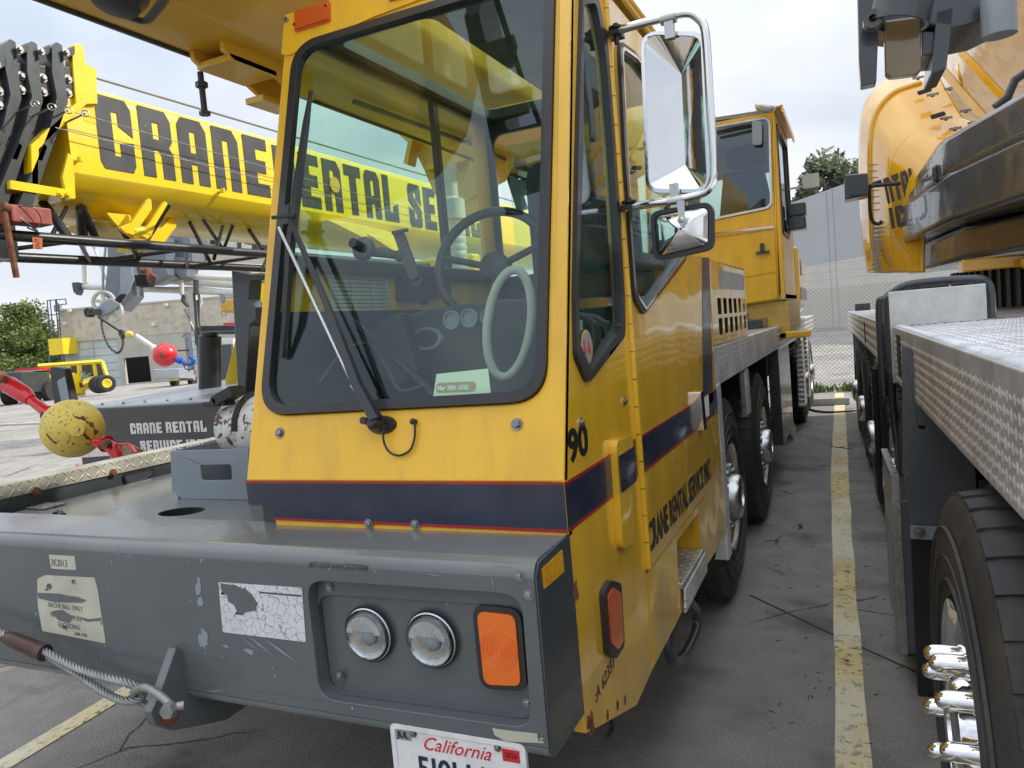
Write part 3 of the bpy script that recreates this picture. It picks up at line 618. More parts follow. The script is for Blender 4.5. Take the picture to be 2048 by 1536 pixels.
B(m, 'grab_ring', M_['cream'], ds_, smooth=60)
m = MB(); m.plate([Y2(655, 545, -1.6), Y2(775, 558, -1.6), Y2(782, 652, -1.6), Y2(668, 668, -1.6)], FY(-1.6), -.001, .001); ch = B(m, 'load_chart', M_['decal'], lwall)
m = MB(); q0, q1 = Y2(655, 545, -1.6), Y2(775, 558, -1.6)
for i in range(13): m.box(-1.599, -1.598, q0[0]+.02, q1[0]-.02, q0[1]-.02-i*.014-.001, q0[1]-.02-i*.014+.001)
for k in (.33, .66): yy = q0[0]+(q1[0]-q0[0])*k; m.box(-1.599, -1.598, yy-.001, yy+.001, q0[1]-.2, q0[1]-.01)
B(m, 'chart_lines', M_['blackv'], ch)
m = MB(); m.plate(rp([Y2(790, 552, -1.6), Y2(890, 562, -1.6), Y2(890, 590, -1.6), Y2(792, 603, -1.6)], .01), FY(-1.6), -.001, .03); B(m, 'switch_box', M_['black'], lwall, bevel=.005)
m = MB()
for (u, v, r_) in ((905, 640, .03), (940, 636, .03), (975, 634, .022)): c = P(u, v, 'y', 2.098); m.lathe([(r_, .0), (r_, .012), (r_*.85, .012), (r_*.8, .004), (.001, .004)], frame((c.x, 2.1, c.z), (1, 0, 0), (0, 0, 1)), 20)
B(m, 'gauge', M_['lgrey'], cs_)
m = MB()
for (x, y, h_) in ((-1.18, 2.3, .32), (-1.12, 2.34, .28), (-.8, 2.5, .35)): m.tube([(x, y, 1.3), (x+.02, y-.04, 1.3+h_)], .008, 8); m.ball((x+.02, y-.04, 1.3+h_), .022, 12, 8)
B(m, 'control_lever', M_['black'])
m = MB(); m.tube(curve_pts([Wp(640, 765, -.08), Wp(690, 700, -.12), Wp(740, 690, -.2), Wp(770, 730, -.15), Wp(800, 780, -.1), Wp(850, 770, -.12)]), .006, 6); m.tube(curve_pts([P(880, 800, 'y', 1.95), P(760, 690, 'y', 2.0), P(700, 640, 'y', 2.05)]), .012, 6); B(m, 'loose_cable', M_['plastic'], ds_)
m = MB(); m.box(-1.5, -1.38, 1.78, 1.95, 1.385, 1.43); m.plate(rp([X2(*a, 1.98) for a in ((745, 650), (800, 625), (835, 740), (800, 770), (755, 745))], .01), FX(1.98), -.05, 0); B(m, 'heater_duct', M_['black'], ds_, bevel=.008)
pt = thing('dated_permit', 'pale paper permit dated Mar 28 2026 lying inside the windscreen', 'permit', tuple(Wp(925, 770, -.03)))
q = [Wp(*a, -.022) for a in ((873, 748), (976, 737), (982, 792), (866, 796))]; ux = (q[2]-q[3]).normalized(); PM = frame(q[3], ux, q[0]-q[3])
pq = [((p-q[3]).dot(ux), (p-q[3]).dot(V((PM[0][1], PM[1][1], PM[2][1])))) for p in q]
m = MB(); m.plate(pq, PM, -.0008, 0); m.build('paper', mat('permit_paper', (.72, .78, .62), .8, var=.04), pt)
m = MB(); hh = pq[0][1]; ww = pq[2][0]; m.plate(rp(rect(.008, hh*.2, ww*.74, hh*.62), .012), PM, .0003, .0008); m.build('date_band', mat('tan_print', (.42, .32, .16), .7), pt)
m = MB(); text_mb(m, 'Mar 28th 2026', hh*.27, PM @ Matrix.Translation((.012, hh*.31, .001)) @ Matrix.Diagonal((.9, 1, 1, 1)), .0003, align='LEFT', bold=.0006); m.build('date', M_['whitev'], pt)
# phone holder on suction cup
sc0 = Wp(726, 497, -.03); m = MB(); m.lathe([(.001, .02), (.034, .012), (.036, 0), (.03, -.012), (.016, -.02), (.014, -.05)], frame(sc0, (0, .278, 1), (1, 0, 0)), 24)
j1 = Wp(765, 505, -.07); j2 = Wp(800, 512, -.09); m.tube([sc0-WN*.03, j1, j2], [.014, .016, .012], 10); m.ball(j2, .018, 14, 8)
a, b = Wp(798, 468, -.1), Wp(832, 560, -.1); m.tube([a, b], .02, 4); m.tube([Wp(785, 466, -.08), Wp(815, 460, -.08)], .006, 6); m.tube([b, Wp(850, 600, -.2)], .02, 6)
B(m, 'phone_holder', M_['plastic'], ds_, smooth=40)
# ---- wiper
pv = Wp(765, 850, .0); m = MB(); m.lathe([(.001, .012), (.03, .012), (.034, 0)], frame(pv, (1, 0, 0), (0, .278, 1)) @ Matrix.Diagonal((1.35, .75, 1, 1)), 24, cap=False)
m.lathe([(.017, .0), (.017, .05), (.012, .056)], frame(pv, (1, 0, 0), (0, .278, 1)), 16); m.lathe([(.01, .0), (.01, .045)], frame(Wp(745, 845), (1, 0, 0), (0, .278, 1)), 12)
wp = B(m, 'wiper', M_['black'], smooth=40)
m = MB(); m.tube([Wp(752, 838, .05), Wp(715, 770, .055), Wp(650, 600, .06), Wp(580, 440, .06)], [.024, .021, .013, .009], 4, ry=.008); B(m, 'wiper_arm', M_['black'], wp)
m = MB(); m.tube([Wp(718, 795, .055), Wp(558, 455, .06)], .0052, 8); m.tube([Wp(738, 825, .05), Wp(705, 770, .055)], .008, 4); B(m, 'wiper_rod', M_['steel'], wp, smooth=60)
m = MB(); m.tube([Wp(545, 435, .06), Wp(590, 432, .06)], .006, 8); m.box(-.012, .012, -.03, .03, -.01, .012, frame(Wp(576, 432, .05), (1, 0, 0), (0, .278, 1)))
m.tube([Wp(622, 182, .012), Wp(612, 250, .03), Wp(596, 370, .045), Wp(580, 500, .045), Wp(572, 640, .03), Wp(565, 712, .012)], [.006, .012, .016, .016, .012, .006], 6)
m.tube([Wp(622, 182, .006), Wp(584, 440, .008), Wp(566, 716, .006)], .007, 6); B(m, 'wiper_blade', M_['rubber'], wp, smooth=40)
m = MB(); m.tube(curve_pts([Wp(768, 850, .03), Wp(767, 880, .02), Wp(778, 903, .012), Wp(798, 911, .01), Wp(820, 900, .01), Wp(829, 875, .01), Wp(830, 846, .012)]), .0032, 8); m.lathe([(.008, 0), (.008, .014), (.004, .018)], frame(Wp(830, 844), (1, 0, 0), (0, .278, 1)), 10)
B(m, 'washer_hose', M_['rubber'], wp, smooth=60)
# ---- mirrors
ym = 2.27
def Pm(u, v, y=ym): return P(u, v, 'y', y)
m = MB(); m.tube(curve_pts([Pm(*q) for q in ((1219, 68), (1262, 53), (1325, 37), (1372, 27), (1398, 38), (1411, 70), (1419, 200), (1427, 310), (1425, 362), (1402, 388), (1340, 402), (1298, 408), (1251, 416))], 6), .0125, 12)
mf = B(m, 'mirror_arm', M_['chrome'], smooth=60)
m = MB()
for (u, v) in ((1224, 70), (1253, 416)):
    p = Pm(u, v); m.box(XS-.004, XS+.05, p.y-.025, p.y+.04, p.z-.006, p.z+.006); m.box(XS-.002, XS+.006, p.y-.02, p.y+.03, p.z-.05, p.z+.02); m.tube([(XS+.035, p.y, p.z-.03), (XS+.035, p.y, p.z+.03)], .008, 8); m.tube([(XS+.035, p.y, p.z+.014), (XS+.035, p.y, p.z+.02)], .022, 16)
B(m, 'mirror_bracket', M_['black'], mf, smooth=40)
m = MB()
for (u, v) in ((1337, 36), (1350, 402)): p = Pm(u, v); m.tube([p-V((.022, 0, .0)), p+V((.022, 0, 0))], .018, 12); m.box(p.x-.012, p.x+.014, p.y-.012, p.y+.012, p.z-.06 if v < 200 else p.z-.02, p.z if v < 200 else p.z+.05)
B(m, 'clamp', M_['steel'], mf, smooth=40)
mo = [X2(*q, 2.3) for q in ((1281, 64), (1409, 64), (1424, 386), (1293, 386))]
om = rp(mo, .045, 7); im = rp(inset(mo, .012), .037, 7)
m = MB(); m.plate(om, FX(2.3), -.055, .008, [im]); mir = B(m, 'wing_mirror', M_['chrome'], bevel=.005, seg=3)
m = MB(); rim_ = [V((a, 2.297, b)) for a, b in im]; r1, r2 = V((P(1350, 132, 'y', 2.25).x, 2.34, P(1350, 132, 'y', 2.25).z)), V((P(1358, 320, 'y', 2.25).x, 2.34, P(1358, 320, 'y', 2.25).z))
nn = len(rim_); vs = rim_+[r1, r2]; fs = []
cz = (r1.z+r2.z)/2
for i in range(nn):
    j = (i+1) % nn; a, b = rim_[i], rim_[j]; 
    near = lambda p: nn if p.z > cz else nn+1
    na, nb = near(a), near(b)
    fs.append((i, j, na) if na == nb else (i, j, nb, na))
m.add(vs, fs); B(m, 'mirror_housing', M_['chrome'], mir)
m = MB(); m.plate(im, FX(2.352), -.004, -.001); B(m, 'mirror_glass', M_['steel'], mir)
so_ = [X2(*q, 2.22) for q in ((1300, 424), (1426, 402), (1427, 498), (1308, 524))]; o2 = rp(so_, .03, 6); i2 = rp(inset(so_, .012), .022, 6)
m = MB(); m.plate(o2, FX(2.22), -.03, .004, [i2]); sm_ = B(m, 'square_mirror', M_['rubber'], bevel=.006, seg=3)
m = MB(); cpt = P(1362, 458, 'y', 2.19); rr = [V((a, 2.22, b)) for a, b in i2]; rings = []
for t, d in ((1, 0), (.93, .008), (.75, .018), (.5, .027), (.25, .033), (.05, .035)): rings.append([V((cpt.x+(p.x-cpt.x)*t, 2.22-d, cpt.z+(p.z-cpt.z)*t)) for p in rr+[rr[0]]])
m.loft(rings); B(m, 'mirror_housing', M_['chrome'], sm_, smooth=70)
m = MB(); a, b = P(1352, 402, 'y', 2.16), P(1372, 452, 'y', 2.16); m.plate(rp([(a.x, a.z), (b.x, a.z), (b.x-.004, b.z), (a.x+.006, b.z)], .006), FX(2.17), 0, .006); m.bolt(P(1364, 440, 'y', 2.16), (0, -1, 0), .009, .008); B(m, 'bracket', M_['steel'], sm_, bevel=.002)
# ---- bumper
zb, zt, yb, xb = .70, 1.075, 1.425, -3.25
rc = [X2(*q, yb) for q in ((612, 1161), (1042, 1190), (1063, 1458), (640, 1398))]
m = MB(); m.plate([(xb, zb), (-.646, zb), (-.646, zt), (xb, zt)], FX(yb), -.05, 0, [rp(rc, .05, 7)]); bp = B(m, 'bumper', M_['grey'], bevel=.003)
def qround(cy, cz, r, a0, a1, n=8): return [(cy+r*math.cos(a0+(a1-a0)*k/n), cz+r*math.sin(a0+(a1-a0)*k/n)) for k in range(n+1)]
m = MB(); prof = qround(yb+.036, zt, .036, math.pi, math.pi/2)+[(1.66, zt+.036), (1.66, zt+.02), (1.48, zt-.001)]
m.plate(prof, frame((xb, 0, 0), (0, 1, 0), (0, 0, 1)), 0, -.6465-xb)
prof = qround(yb+.03, zb, .03, math.pi*1.5, math.pi)+[(1.474, zb), (1.6, zb-.004), (1.6, zb-.03)]
m.plate(prof, frame((xb, 0, 0), (0, 1, 0), (0, 0, 1)), 0, -.6465-xb); B(m, 'bumper_edge', M_['grey2'], bp, smooth=40)
m = MB(); m.plate([(yb+.004, zb-.02), (yb+.03, zb-.03), (1.64, zb-.03), (1.64, zt+.04), (yb+.02, zt+.03), (yb+.002, zt+.004)], FY(-.6462), 0, .006); sp_ = B(m, 'bumper_end', M_['dgrey'], bp, bevel=.003)
m = MB(); m.plate([Y2(*q, -.64) for q in ((1083, 1138), (1123, 1100), (1127, 1143), (1087, 1178))], FY(-.64), .0002, .0025); B(m, 'reflector', M_['reflect'], bp)
m = MB(); m.box(xb, -.66, 1.478, 1.6, zb, zt); m.box(-3.2, -1.7, 1.6, 3.6, .8, 1.0); B(m, 'bumper_core', M_['dgrey'], bp)
rc2 = [X2(*q, 1.47) for q in ((632, 1176), (1050, 1200), (1062, 1440), (655, 1382))]
m = MB(); m.plate(rp(inset(rc, .003), .05, 7), FX(1.468), -.006, 0); lpnl = B(m, 'lamp_panel', M_['grey'], bevel=.002)
m = MB(); m.plate(rp(inset(rc, .001), .05, 7), FX(1.468), .0, .01, [rp(inset(rc2, .01), .05, 7)]); B(m, 'panel_lip', M_['grey'], lpnl, bevel=.004)
m = MB()
for (u, v) in ((660, 1175), (680, 1353), (1055, 1406), (1043, 1184)): m.bolt(P(u, v, 'y', 1.457), (0, -1, 0), .008, .006)
for (u, v) in ((1038, 1153), (1058, 1190)): m.bolt(P(u, v, 'y', yb), (0, -1, 0), .008, .006)
B(m, 'screw', M_['bolt'], lpnl, smooth=30)
M_['bowl'] = mat('lamp_bowl', (.5, .5, .49), .12, metal=1, var=.2, vs=30, bump=.003, bs=16)
for (u, v) in ((740, 1272), (866, 1283)):
    c = P(u-4, v-3, 'y', 1.455); HM = frame((c.x, 1.458, c.z), (1, 0, 0), (0, 0, 1))
    m = MB(); m.lathe([(.0665, .0), (.066, .005), (.063, .007), (.060, .003), (.058, -.002)], HM, 48, cap=False); hl = B(m, 'headlight', M_['steel'], smooth=40)
    m = MB(); m.lathe([(.0, .0006), (.070, .0006)], HM, 40, cap=False); B(m, 'dark_gap', M_['dark'], hl)
    m = MB(); m.lathe([(.059, .012), (.056, .006), (.045, .003), (.03, .0015), (.001, .001)], HM, 40, cap=False); B(m, 'reflector_bowl', M_['bowl'], hl, smooth=80)
    m = MB(); m.lathe([(.018, .0), (.02, .006), (.012, .012), (.001, .012)], HM @ Matrix.Translation((.004, -.006, 0)), 20)
    B(m, 'bulb', M_['lgrey'], hl, smooth=80)
    m = MB(); m.lathe([(.001, .026), (.03, .022), (.05, .014), (.059, .006)], HM, 40, cap=False)
    B(m, 'lamp_glass', LENS, hl, smooth=80)
    m = MB()
    for k in range(-12, 13):
        x = k*.0042; hh = math.sqrt(max(0, .05**2-x*x)); z0_ = .006 if abs(x) < .03 else -.0
        if hh > .012: m.box(x-.0005, x+.0005, z0_+.008, hh, .018, .0215, HM)
    B(m, 'lens_ribs', M_['whitev'], hl)
il = [X2(*q, 1.45) for q in ((945, 1208), (1042, 1218), (1056, 1382), (962, 1376))]
m = MB(); m.plate(rp(il, .032, 7), FX(1.468), 0, .022, [rp(inset(il, .012), .024, 6)]); ind = B(m, 'indicator_lamp', M_['rubber'], bevel=.006, seg=3)
m = MB(); i_ = inset(il, .013); m.plate(rp(i_, .02, 6), FX(1.468), 0, .026)
c = V(((i_[0][0]+i_[2][0])/2, (i_[0][1]+i_[2][1])/2, 0)); IM = frame((c.x, 1.442, c.y-.005), (1, 0, 0), (0, 0, 1))
lens = B(m, 'lens', M_['amber'], ind, bevel=.006, seg=3)
m = MB()
for k in range(1, 9): m.lathe([(k*.0056-.0008, 0), (k*.0056, .0013), (k*.0056+.0008, 0)], IM, 36, cap=False)
B(m, 'lens_rings', M_['amber'], ind, smooth=80)
# stickers and scuffs on bumper
def quadpl(q, y, nm, mt, par, t=.001, r=.006):
    m = MB(); m.plate(rp([X2(*a, y) for a in q], r), FX(y), .0004, t); return B(m, nm, mt, par)
d1 = quadpl(((98, 1109), (150, 1112), (153, 1140), (103, 1137)), yb, 'small_sticker', M_['decal'], bp)
d2 = quadpl(((75, 1158), (90, 1150), (190, 1155), (196, 1180), (212, 1287), (118, 1268), (85, 1262), (76, 1210)), yb, 'notice_sticker', M_['decal'], bp)
m = MB()
for s, u, v, sz in (('ATTACHMENT', 112, 1196, .02), ('BACHE BALL ONLY', 98, 1213, .021), ('WHEN LINE PULL', 102, 1233, .021), ('EXCEEDING', 118, 1253, .021), ('2400 1038', 150, 1270, .015)):
    p = P(u, v, 'y', yb); text_mb(m, s, sz, frame((p.x, yb-.0014, p.z), (1, 0, -.02), (0, 0, 1)) @ Matrix.Diagonal((.86, 1, 1, 1)), .0002, align='LEFT')
p = P(103, 1131, 'y', yb); text_mb(m, '3K2013', .03, frame((p.x, yb-.0014, p.z), (1, 0, 0), (0, 0, 1)) @ Matrix.Diagonal((.8, 1, 1, 1)), .0002, align='LEFT')
B(m, 'faded_print', M_['dgrey'], d2)
m = MB()
for q in (((76, 1185), (120, 1187), (176, 1200), (165, 1205), (110, 1204), (78, 1196)), ((102, 1222), (125, 1219), (147, 1233), (140, 1246), (118, 1240)), ((150, 1232), (180, 1238), (203, 1235), (204, 1241), (175, 1243))):
    m.plate(rp([X2(*a, yb) for a in q], .004), FX(yb), .0012, .002)
B(m, 'torn_patch', M_['grey'], d2)
crk = mat('cracked_sticker', (.66, .67, .66), .5, var=.06, vs=10)
t = crk.node_tree; K = t.links.new; p_ = [n for n in t.nodes if n.type == 'BSDF_PRINCIPLED'][0]; c_ = p_.inputs['Base Color'].links[0].from_socket
tc_ = N('ShaderNodeTexCoord', t); vo = N('ShaderNodeTexVoronoi', t, feature='DISTANCE_TO_EDGE'); vo.inputs['Scale'].default_value = 42; dn_ = N('ShaderNodeTexNoise', t); dn_.inputs['Scale'].default_value = 30; dn_.inputs['Detail'].default_value = 6; K(tc_.outputs['Object'], dn_.inputs['Vector']); dx_ = N('ShaderNodeMixRGB', t); dx_.inputs[0].default_value = .035; K(tc_.outputs['Object'], dx_.inputs[1]); K(dn_.outputs['Color'], dx_.inputs[2]); K(dx_.outputs[0], vo.inputs['Vector'])
mr = N('ShaderNodeMapRange', t); mr.inputs[1].default_value = .008; mr.inputs[2].default_value = .03; K(vo.outputs['Distance'], mr.inputs[0])
nz = N('ShaderNodeTexNoise', t); nz.inputs['Scale'].default_value = 9; K(tc_.outputs['Object'], nz.inputs['Vector']); mr2 = N('ShaderNodeMapRange', t); mr2.inputs[1].default_value = .72; mr2.inputs[2].default_value = .73; mr2.inputs[3].default_value = 1; mr2.inputs[4].default_value = 0
K(nz.outputs['Fac'], mr2.inputs[0]); ml = N('ShaderNodeMath', t, operation='MULTIPLY'); K(mr.outputs[0], ml.inputs[0]); K(mr2.outputs[0], ml.inputs[1])
mx = N('ShaderNodeMix', t, data_type='RGBA'); K(ml.outputs[0], mx.inputs[0]); mx.inputs[6].default_value = (.1, .115, .125, 1); K(c_, mx.inputs[7]); K(mx.outputs[2], p_.inputs['Base Color'])
d3 = quadpl(((437, 1164), (604, 1175), (612, 1284), (446, 1264)), yb, 'cracked_sticker', crk, bp)
m = MB(); m.plate([X2(*a, yb) for a in ((520, 1183), (604, 1190), (604, 1193), (520, 1186))], FX(yb), .001, .0018); B(m, 'sticker_line', M_['dgrey'], d3)
m = MB(); tp = []
for (u, v) in ((444, 1166), (468, 1168), (490, 1176), (508, 1190), (516, 1205), (512, 1218), (498, 1224), (488, 1232), (474, 1225), (470, 1208), (458, 1203), (452, 1190), (443, 1186)):
    for _ in range(3): tp.append(X2(u+random.uniform(-3, 3), v+random.uniform(-3, 3), yb))
m.plate(tp, FX(yb), .0011, .0019); B(m, 'torn_patch', M_['grey'], d3)
m = MB()
for (u, v, r, st_) in ((398, 1173, .012, 2.4), (403, 1203, .013, 1.6), (407, 1278, .017, 1.9), (452, 1292, .012, .4), (500, 1304, .02, .45), (1005, 1470, .0, 1)):
    if r: c, pl = blob(u, v, r, P, 'y', yb, 16, st_); m.plate(pl, frame((c.x, yb, c.z), (1, 0, -.15), (0, 0, 1)), .0004, .001)
for k in range(70):
    u = random.uniform(0, 600) if k < 50 else random.uniform(600, 1060); v = 1095+random.uniform(-12, 26)+u*.03
    if k > 60: v += random.uniform(0, 330) if u < 560 else 0
    c, pl = blob(u, v, random.uniform(.0008, .0026), P, 'y', yb, 7, random.uniform(1, 3.5))
    if c.z < zt: m.plate(pl, frame((c.x, yb, c.z), (1, 0, 0), (0, 0, 1)), .0004, .0009)
for (u, v, l, a_, w_) in ((520, 1290, .05, -.55, .0022), (560, 1300, .055, -.5, .003), (500, 1288, .03, -.5, .0016), (220, 1180, .03, -1.3, .0009), (232, 1165, .05, -1.5, .0008), (236, 1110, .06, -1.55, .0008), (985, 1165, .02, -1.4, .0012), (300, 1400, .03, .3, .001), (430, 1382, .04, .2, .0014), (870, 1150, .025, -.1, .0012), (1000, 1128, .03, -.1, .002)):
    c = P(u, v, 'y', yb); m.plate([(-l, 0), (0, -w_), (l, 0), (0, w_)], frame((c.x, yb, c.z), (math.cos(a_), 0, math.sin(a_)), (-math.sin(a_), 0, math.cos(a_))), .0004, .0009)
B(m, 'paint_chip', M_['lgrey'], bp)
m = MB(); m.plate([X2(*a, yb) for a in ((985, 1456), (1010, 1460), (1085, 1468), (1088, 1486), (1010, 1482), (990, 1470))], FX(yb), .0004, .0012); B(m, 'paint_chip', M_['decal'], bp)
m = MB(); p = P(610, 1112, 'y', yb-.001); 
# stamped characters on the rounded edge
text_mb(m, '#71250LHACE2700#', .02, frame((P(615, 1098, 'y', yb).x, yb-.0025, zt-.004), (1, 0, 0), (0, 0, 1)), .0002, align='LEFT'); B(m, 'stamped_number', M_['dgrey'], bp)
# licence plate
lpq = [X2(*q, 1.43) for q in ((787, 1456), (1048, 1503), (1050, 1660), (789, 1612))]
lw2 = lpq[1][0]-lpq[0][0]; zt2 = .695; LM = frame((lpq[0][0], 1.43, zt2), (1, 0, .0), (0, 0, 1))
m = MB(); m.plate(rp(rect(0, -.155, lw2, 0), .012), LM, -.003, .003); m.plate(rp(rect(-.006, -.165, lw2+.006, .006), .016), LM, -.005, .006, [rp(rect(.006, -.15, lw2-.006, -.006), .01)]); pl_ = B(m, 'licence_plate', [M_['whitev']], bevel=.001)
m = MB(); text_mb(m, 'California', .046, LM @ Matrix.Translation((lw2*.49, -.046, .004)), .0004, shear=.45); B(m, 'state_name', M_['redp'], pl_)
m = MB(); text_mb(m, '5J0U47', .082, LM @ Matrix.Translation((lw2*.5, -.122, .004)) @ Matrix.Diagonal((.92, 1, 1, 1)), .0005, bold=.0012); text_mb(m, 'JUL', .021, LM @ Matrix.Translation((.028, -.026, .0055)), .0003, bold=.0006); B(m, 'plate_number', M_['navy'], pl_)
m = MB(); m.box(lw2-.052, lw2-.01, -.04, -.012, .003, .0045, LM); B(m, 'year_sticker', M_['redp'], pl_)
m = MB(); text_mb(m, '2026', .016, LM @ Matrix.Translation((lw2-.031, -.03, .0052)), .0002); B(m, 'year', M_['blackv'], pl_)
m = MB(); m.box(.008, .05, -.032, -.006, .003, .0042, LM); B(m, 'month_sticker', M_['lgrey'], pl_)
m = MB()
for x in (.058, lw2-.062): m.bolt(LM @ V((x, -.012, .004)), (0, -1, 0), .006, .006)
B(m, 'plate_bolt', M_['bolt'], pl_); m = MB(); m.box(-1.0, -.75, 1.435, 1.5, .66, .7); B(m, 'plate_holder', M_['dgrey'], pl_)
# tow lug, shackle pin
XT = P(350, 1420, 'y', 1.38).x
tl = [Y2(*q, XT) for q in ((352, 1296), (318, 1392), (302, 1425), (312, 1452), (345, 1462), (400, 1452), (455, 1440), (497, 1410), (470, 1330))]
m = MB(); m.plate(tl, FY(XT), -.03, 0); lug = B(m, 'tow_lug', M_['grey'], bevel=.004)
c = Y2(340, 1428, XT); m = MB(); m.plate(circ(c[0], c[1], .032, 24), FY(XT), 0, .002); B(m, 'worn_ring', M_['rust'], lug)
# deck behind the bumper
m = MB(); m.plate([(-3.2, 1.5), (-1.63, 1.5), (-1.63, 4.4), (-3.2, 4.4)], FZ(1.035), -.02, 0, [circ(*Z2(363, 1023, 1.035), .095, 26, .07)]); dk = B(m, 'front_deck', M_['grey2'])
m = MB(); m.lathe([(.083, -.1), (.083, -.002)], Matrix.Translation((*Z2(363, 1023, 1.035), 1.035)) @ Matrix.Diagonal((1.1, .82, 1, 1)), 26, cap=False); m.box(-3.15, -1.65, 1.6, 4.3, .85, .93); B(m, 'deck_underside', M_['dark'], dk)
yr = [P(0, 985, 'z', 1.16).x]
XR = -3.3
ra = [Y2(-60, 985, XR), Y2(345, 897, XR), Y2(345, 922, XR), Y2(-60, 1012, XR)]
m = MB(); m.plate([ra[0], ra[1], ra[2], ra[3]], FY(XR), .004, .01); m.box(XR-.09, XR+.004, ra[0][0], 4.6, ra[1][1]-.004, ra[1][1]+.002); rail = B(m, 'tread_rail', TY0)
hole = [Y2(*q, XR) for q in ((242, 948), (306, 934), (306, 950), (290, 962), (250, 972))]
m = MB(); m.plate([ra[3], ra[2], (4.5, ra[2][1]), (4.5, 1.0), (1.7, 1.0)], FY(XR), -.02, .002, [rp(hole, .02)]); B(m, 'deck_side', M_['dgrey'], rail)
m = MB(); m.plate(rp(hole, .02), FY(XR), .0, .012, [rp(inset(hole, .012), .018)]); B(m, 'hole_seal', M_['rubber'], rail)
m = MB()
for (u, v) in ((73, 984), (226, 946)): m.bolt(P(u, v, 'x', XR+.01), (1, 0, 0), .014, .012)
B(m, 'rail_bolt', M_['rust'], rail)
m = MB(); a = P(92, 1012, 'z', 1.04); m.box(a.x-.06, a.x+.06, a.y-.05, a.y+.05, 1.038, 1.043); B(m, 'bracket_plate', M_['steel'], dk)
p = P(117, 1035, 'z', 1.035); m = MB(); m.tube([(p.x, p.y, 1.035), (p.x, p.y, 1.06)], .018, 14); m.tube([(p.x+.0, p.y-.0, 1.053), (p.x+.045, p.y-.01, 1.047)], .011, 10); B(m, 'drain_plug', M_['black'], dk, smooth=40)
# tray for the tank
yt = 2.2; tq = [X2(*q, yt) for q in ((340, 902), (497, 897), (497, 1000), (362, 998), (352, 985), (344, 983))]; th = [X2(*q, yt) for q in ((400, 930), (462, 929), (464, 960), (404, 961))]
m = MB(); m.plate(tq, FX(yt), -.008, 0, [rp(th, .012)]); m.box(tq[0][0], tq[0][0]+.008, yt+.008, yt+.34, tq[3][1], tq[0][1]); m.box(tq[0][0], -1.65, yt+.33, yt+.34, tq[3][1], tq[0][1]); m.box(tq[0][0], -1.65, yt+.01, yt+.34, 1.04, 1.046)
B(m, 'tank_tray', M_['lgrey'], dk, bevel=.002)
# ---- crane 90: rear deck, engine box, wheels, operator cab, boom
m = MB(); m.box(-3.2, -.66, 3.79, 7.15, 1.39, 1.436); B(m, 'rear_deck', TZ)
m = MB(); m.box(-.662, XS, 3.79, 7.15, 1.24, 1.44); sd_ = B(m, 'deck_skirt', TX, bevel=.012, seg=3)
m = MB(); m.box(-.66, XS+.004, 3.782, 3.89, .365, 1.25); m.box(-.9, -.655, 3.785, 3.795, .365, 1.25); B(m, 'fender_edge', TX, sd_, bevel=.008)
m = MB(); m.box(-3.2, -.8, 3.82, 3.84, .5, 1.3); m.box(-2.6, -1.3, 3.8, 13.6, .55, 1.2); m.box(-3.1, -.75, 7.0, 7.1, .3, 1.3); m.box(-3.0, -1.0, 7.2, 9.0, .4, 1.3); B(m, 'chassis', M_['dark'])
m = MB(); m.box(-.668, -.655, 5.02, 5.06, .95, 1.24); m.box(-.69, -.665, 4.95, 5.2, .93, 1.22); B(m, 'mud_flap', M_['steel'])
m = MB(); m.box(-3.2, -.66, 7.17, 13.4, 1.39, 1.436); B(m, 'rear_deck', RIBX)
for (a, b) in ((7.17, 9.3), (9.33, 10.9), (10.93, 13.4)):
    m = MB(); m.box(-.662, XS, a, b, 1.22, 1.44); B(m, 'deck_skirt', RIBZ, bevel=.01)
m = MB(); m.box(-.665, -.63, 9.32, 9.345, 1.2, 1.58); m.box(-1.2, -.63, 9.33, 9.345, 1.44, 1.56); B(m, 'upright_plate', M_['steel'])
m = MB(); m.box(-.75, -.655, 7.2, 8.4, .35, 1.22); B(m, 'side_box', M_['dgrey'], bevel=.01)
m = MB(); m.box(-.72, -.64, 10.2, 10.6, .32, 1.2); m.box(-.72, -.64, 11.2, 11.6, .32, 1.2); B(m, 'outrigger_plate', RIBZ, bevel=.01)
m = MB(); m.tube([(-1.1, 9.6, .14), (-.75, 9.5, .14)], .12, 4); B(m, 'outrigger_foot', M_['steel'])
wh = make_wheel(crane, V((XS-.03, 4.3, .57))-V(crane.location))
for y in (5.95, 11.2, 12.6): dup(wh, crane, V((XS-.03, y, .57))-V(crane.location))
for y in (4.3, 5.95): 
    w2 = dup(wh, crane, V((-3.2, y, .57))-V(crane.location)); w2.rotation_euler = (0, 0, math.pi)
# louvred engine box behind the cab
lv = MB(); bx = [Y2(1419, 505, XS+.003), Y2(1464, 519, XS+.003), Y2(1468, 664, XS+.003), Y2(1428, 690, XS+.003)]
bx = [(3.80, 1.862), (5.1, 1.868), (5.1, 1.442), (3.80, 1.442)]
holes = []
for r_ in range(2):
    for c_ in range(6): y = 3.98+c_*.19; holes.append(rp([(y, 1.49+r_*.105), (y+.13, 1.49+r_*.105), (y+.13, 1.575+r_*.105), (y, 1.575+r_*.105)], .015, 3))
lv.plate(bx, FS, -.003, .0, holes); lb = B(lv, 'engine_box', M_['cabside'])
m = MB(); m.box(-1.9, XS-.02, 3.8, 3.82, 1.44, 1.865); m.box(-1.9, XS-.02, 5.08, 5.1, 1.44, 1.865); m.box(-1.9, XS, 3.8, 5.1, 1.862, 1.872); B(m, 'box_cover', M_['cab'], lb)
m = MB(); m.box(-1.85, -.68, 3.85, 5.05, 1.445, 1.855); B(m, 'radiator', M_['dark'], lb)
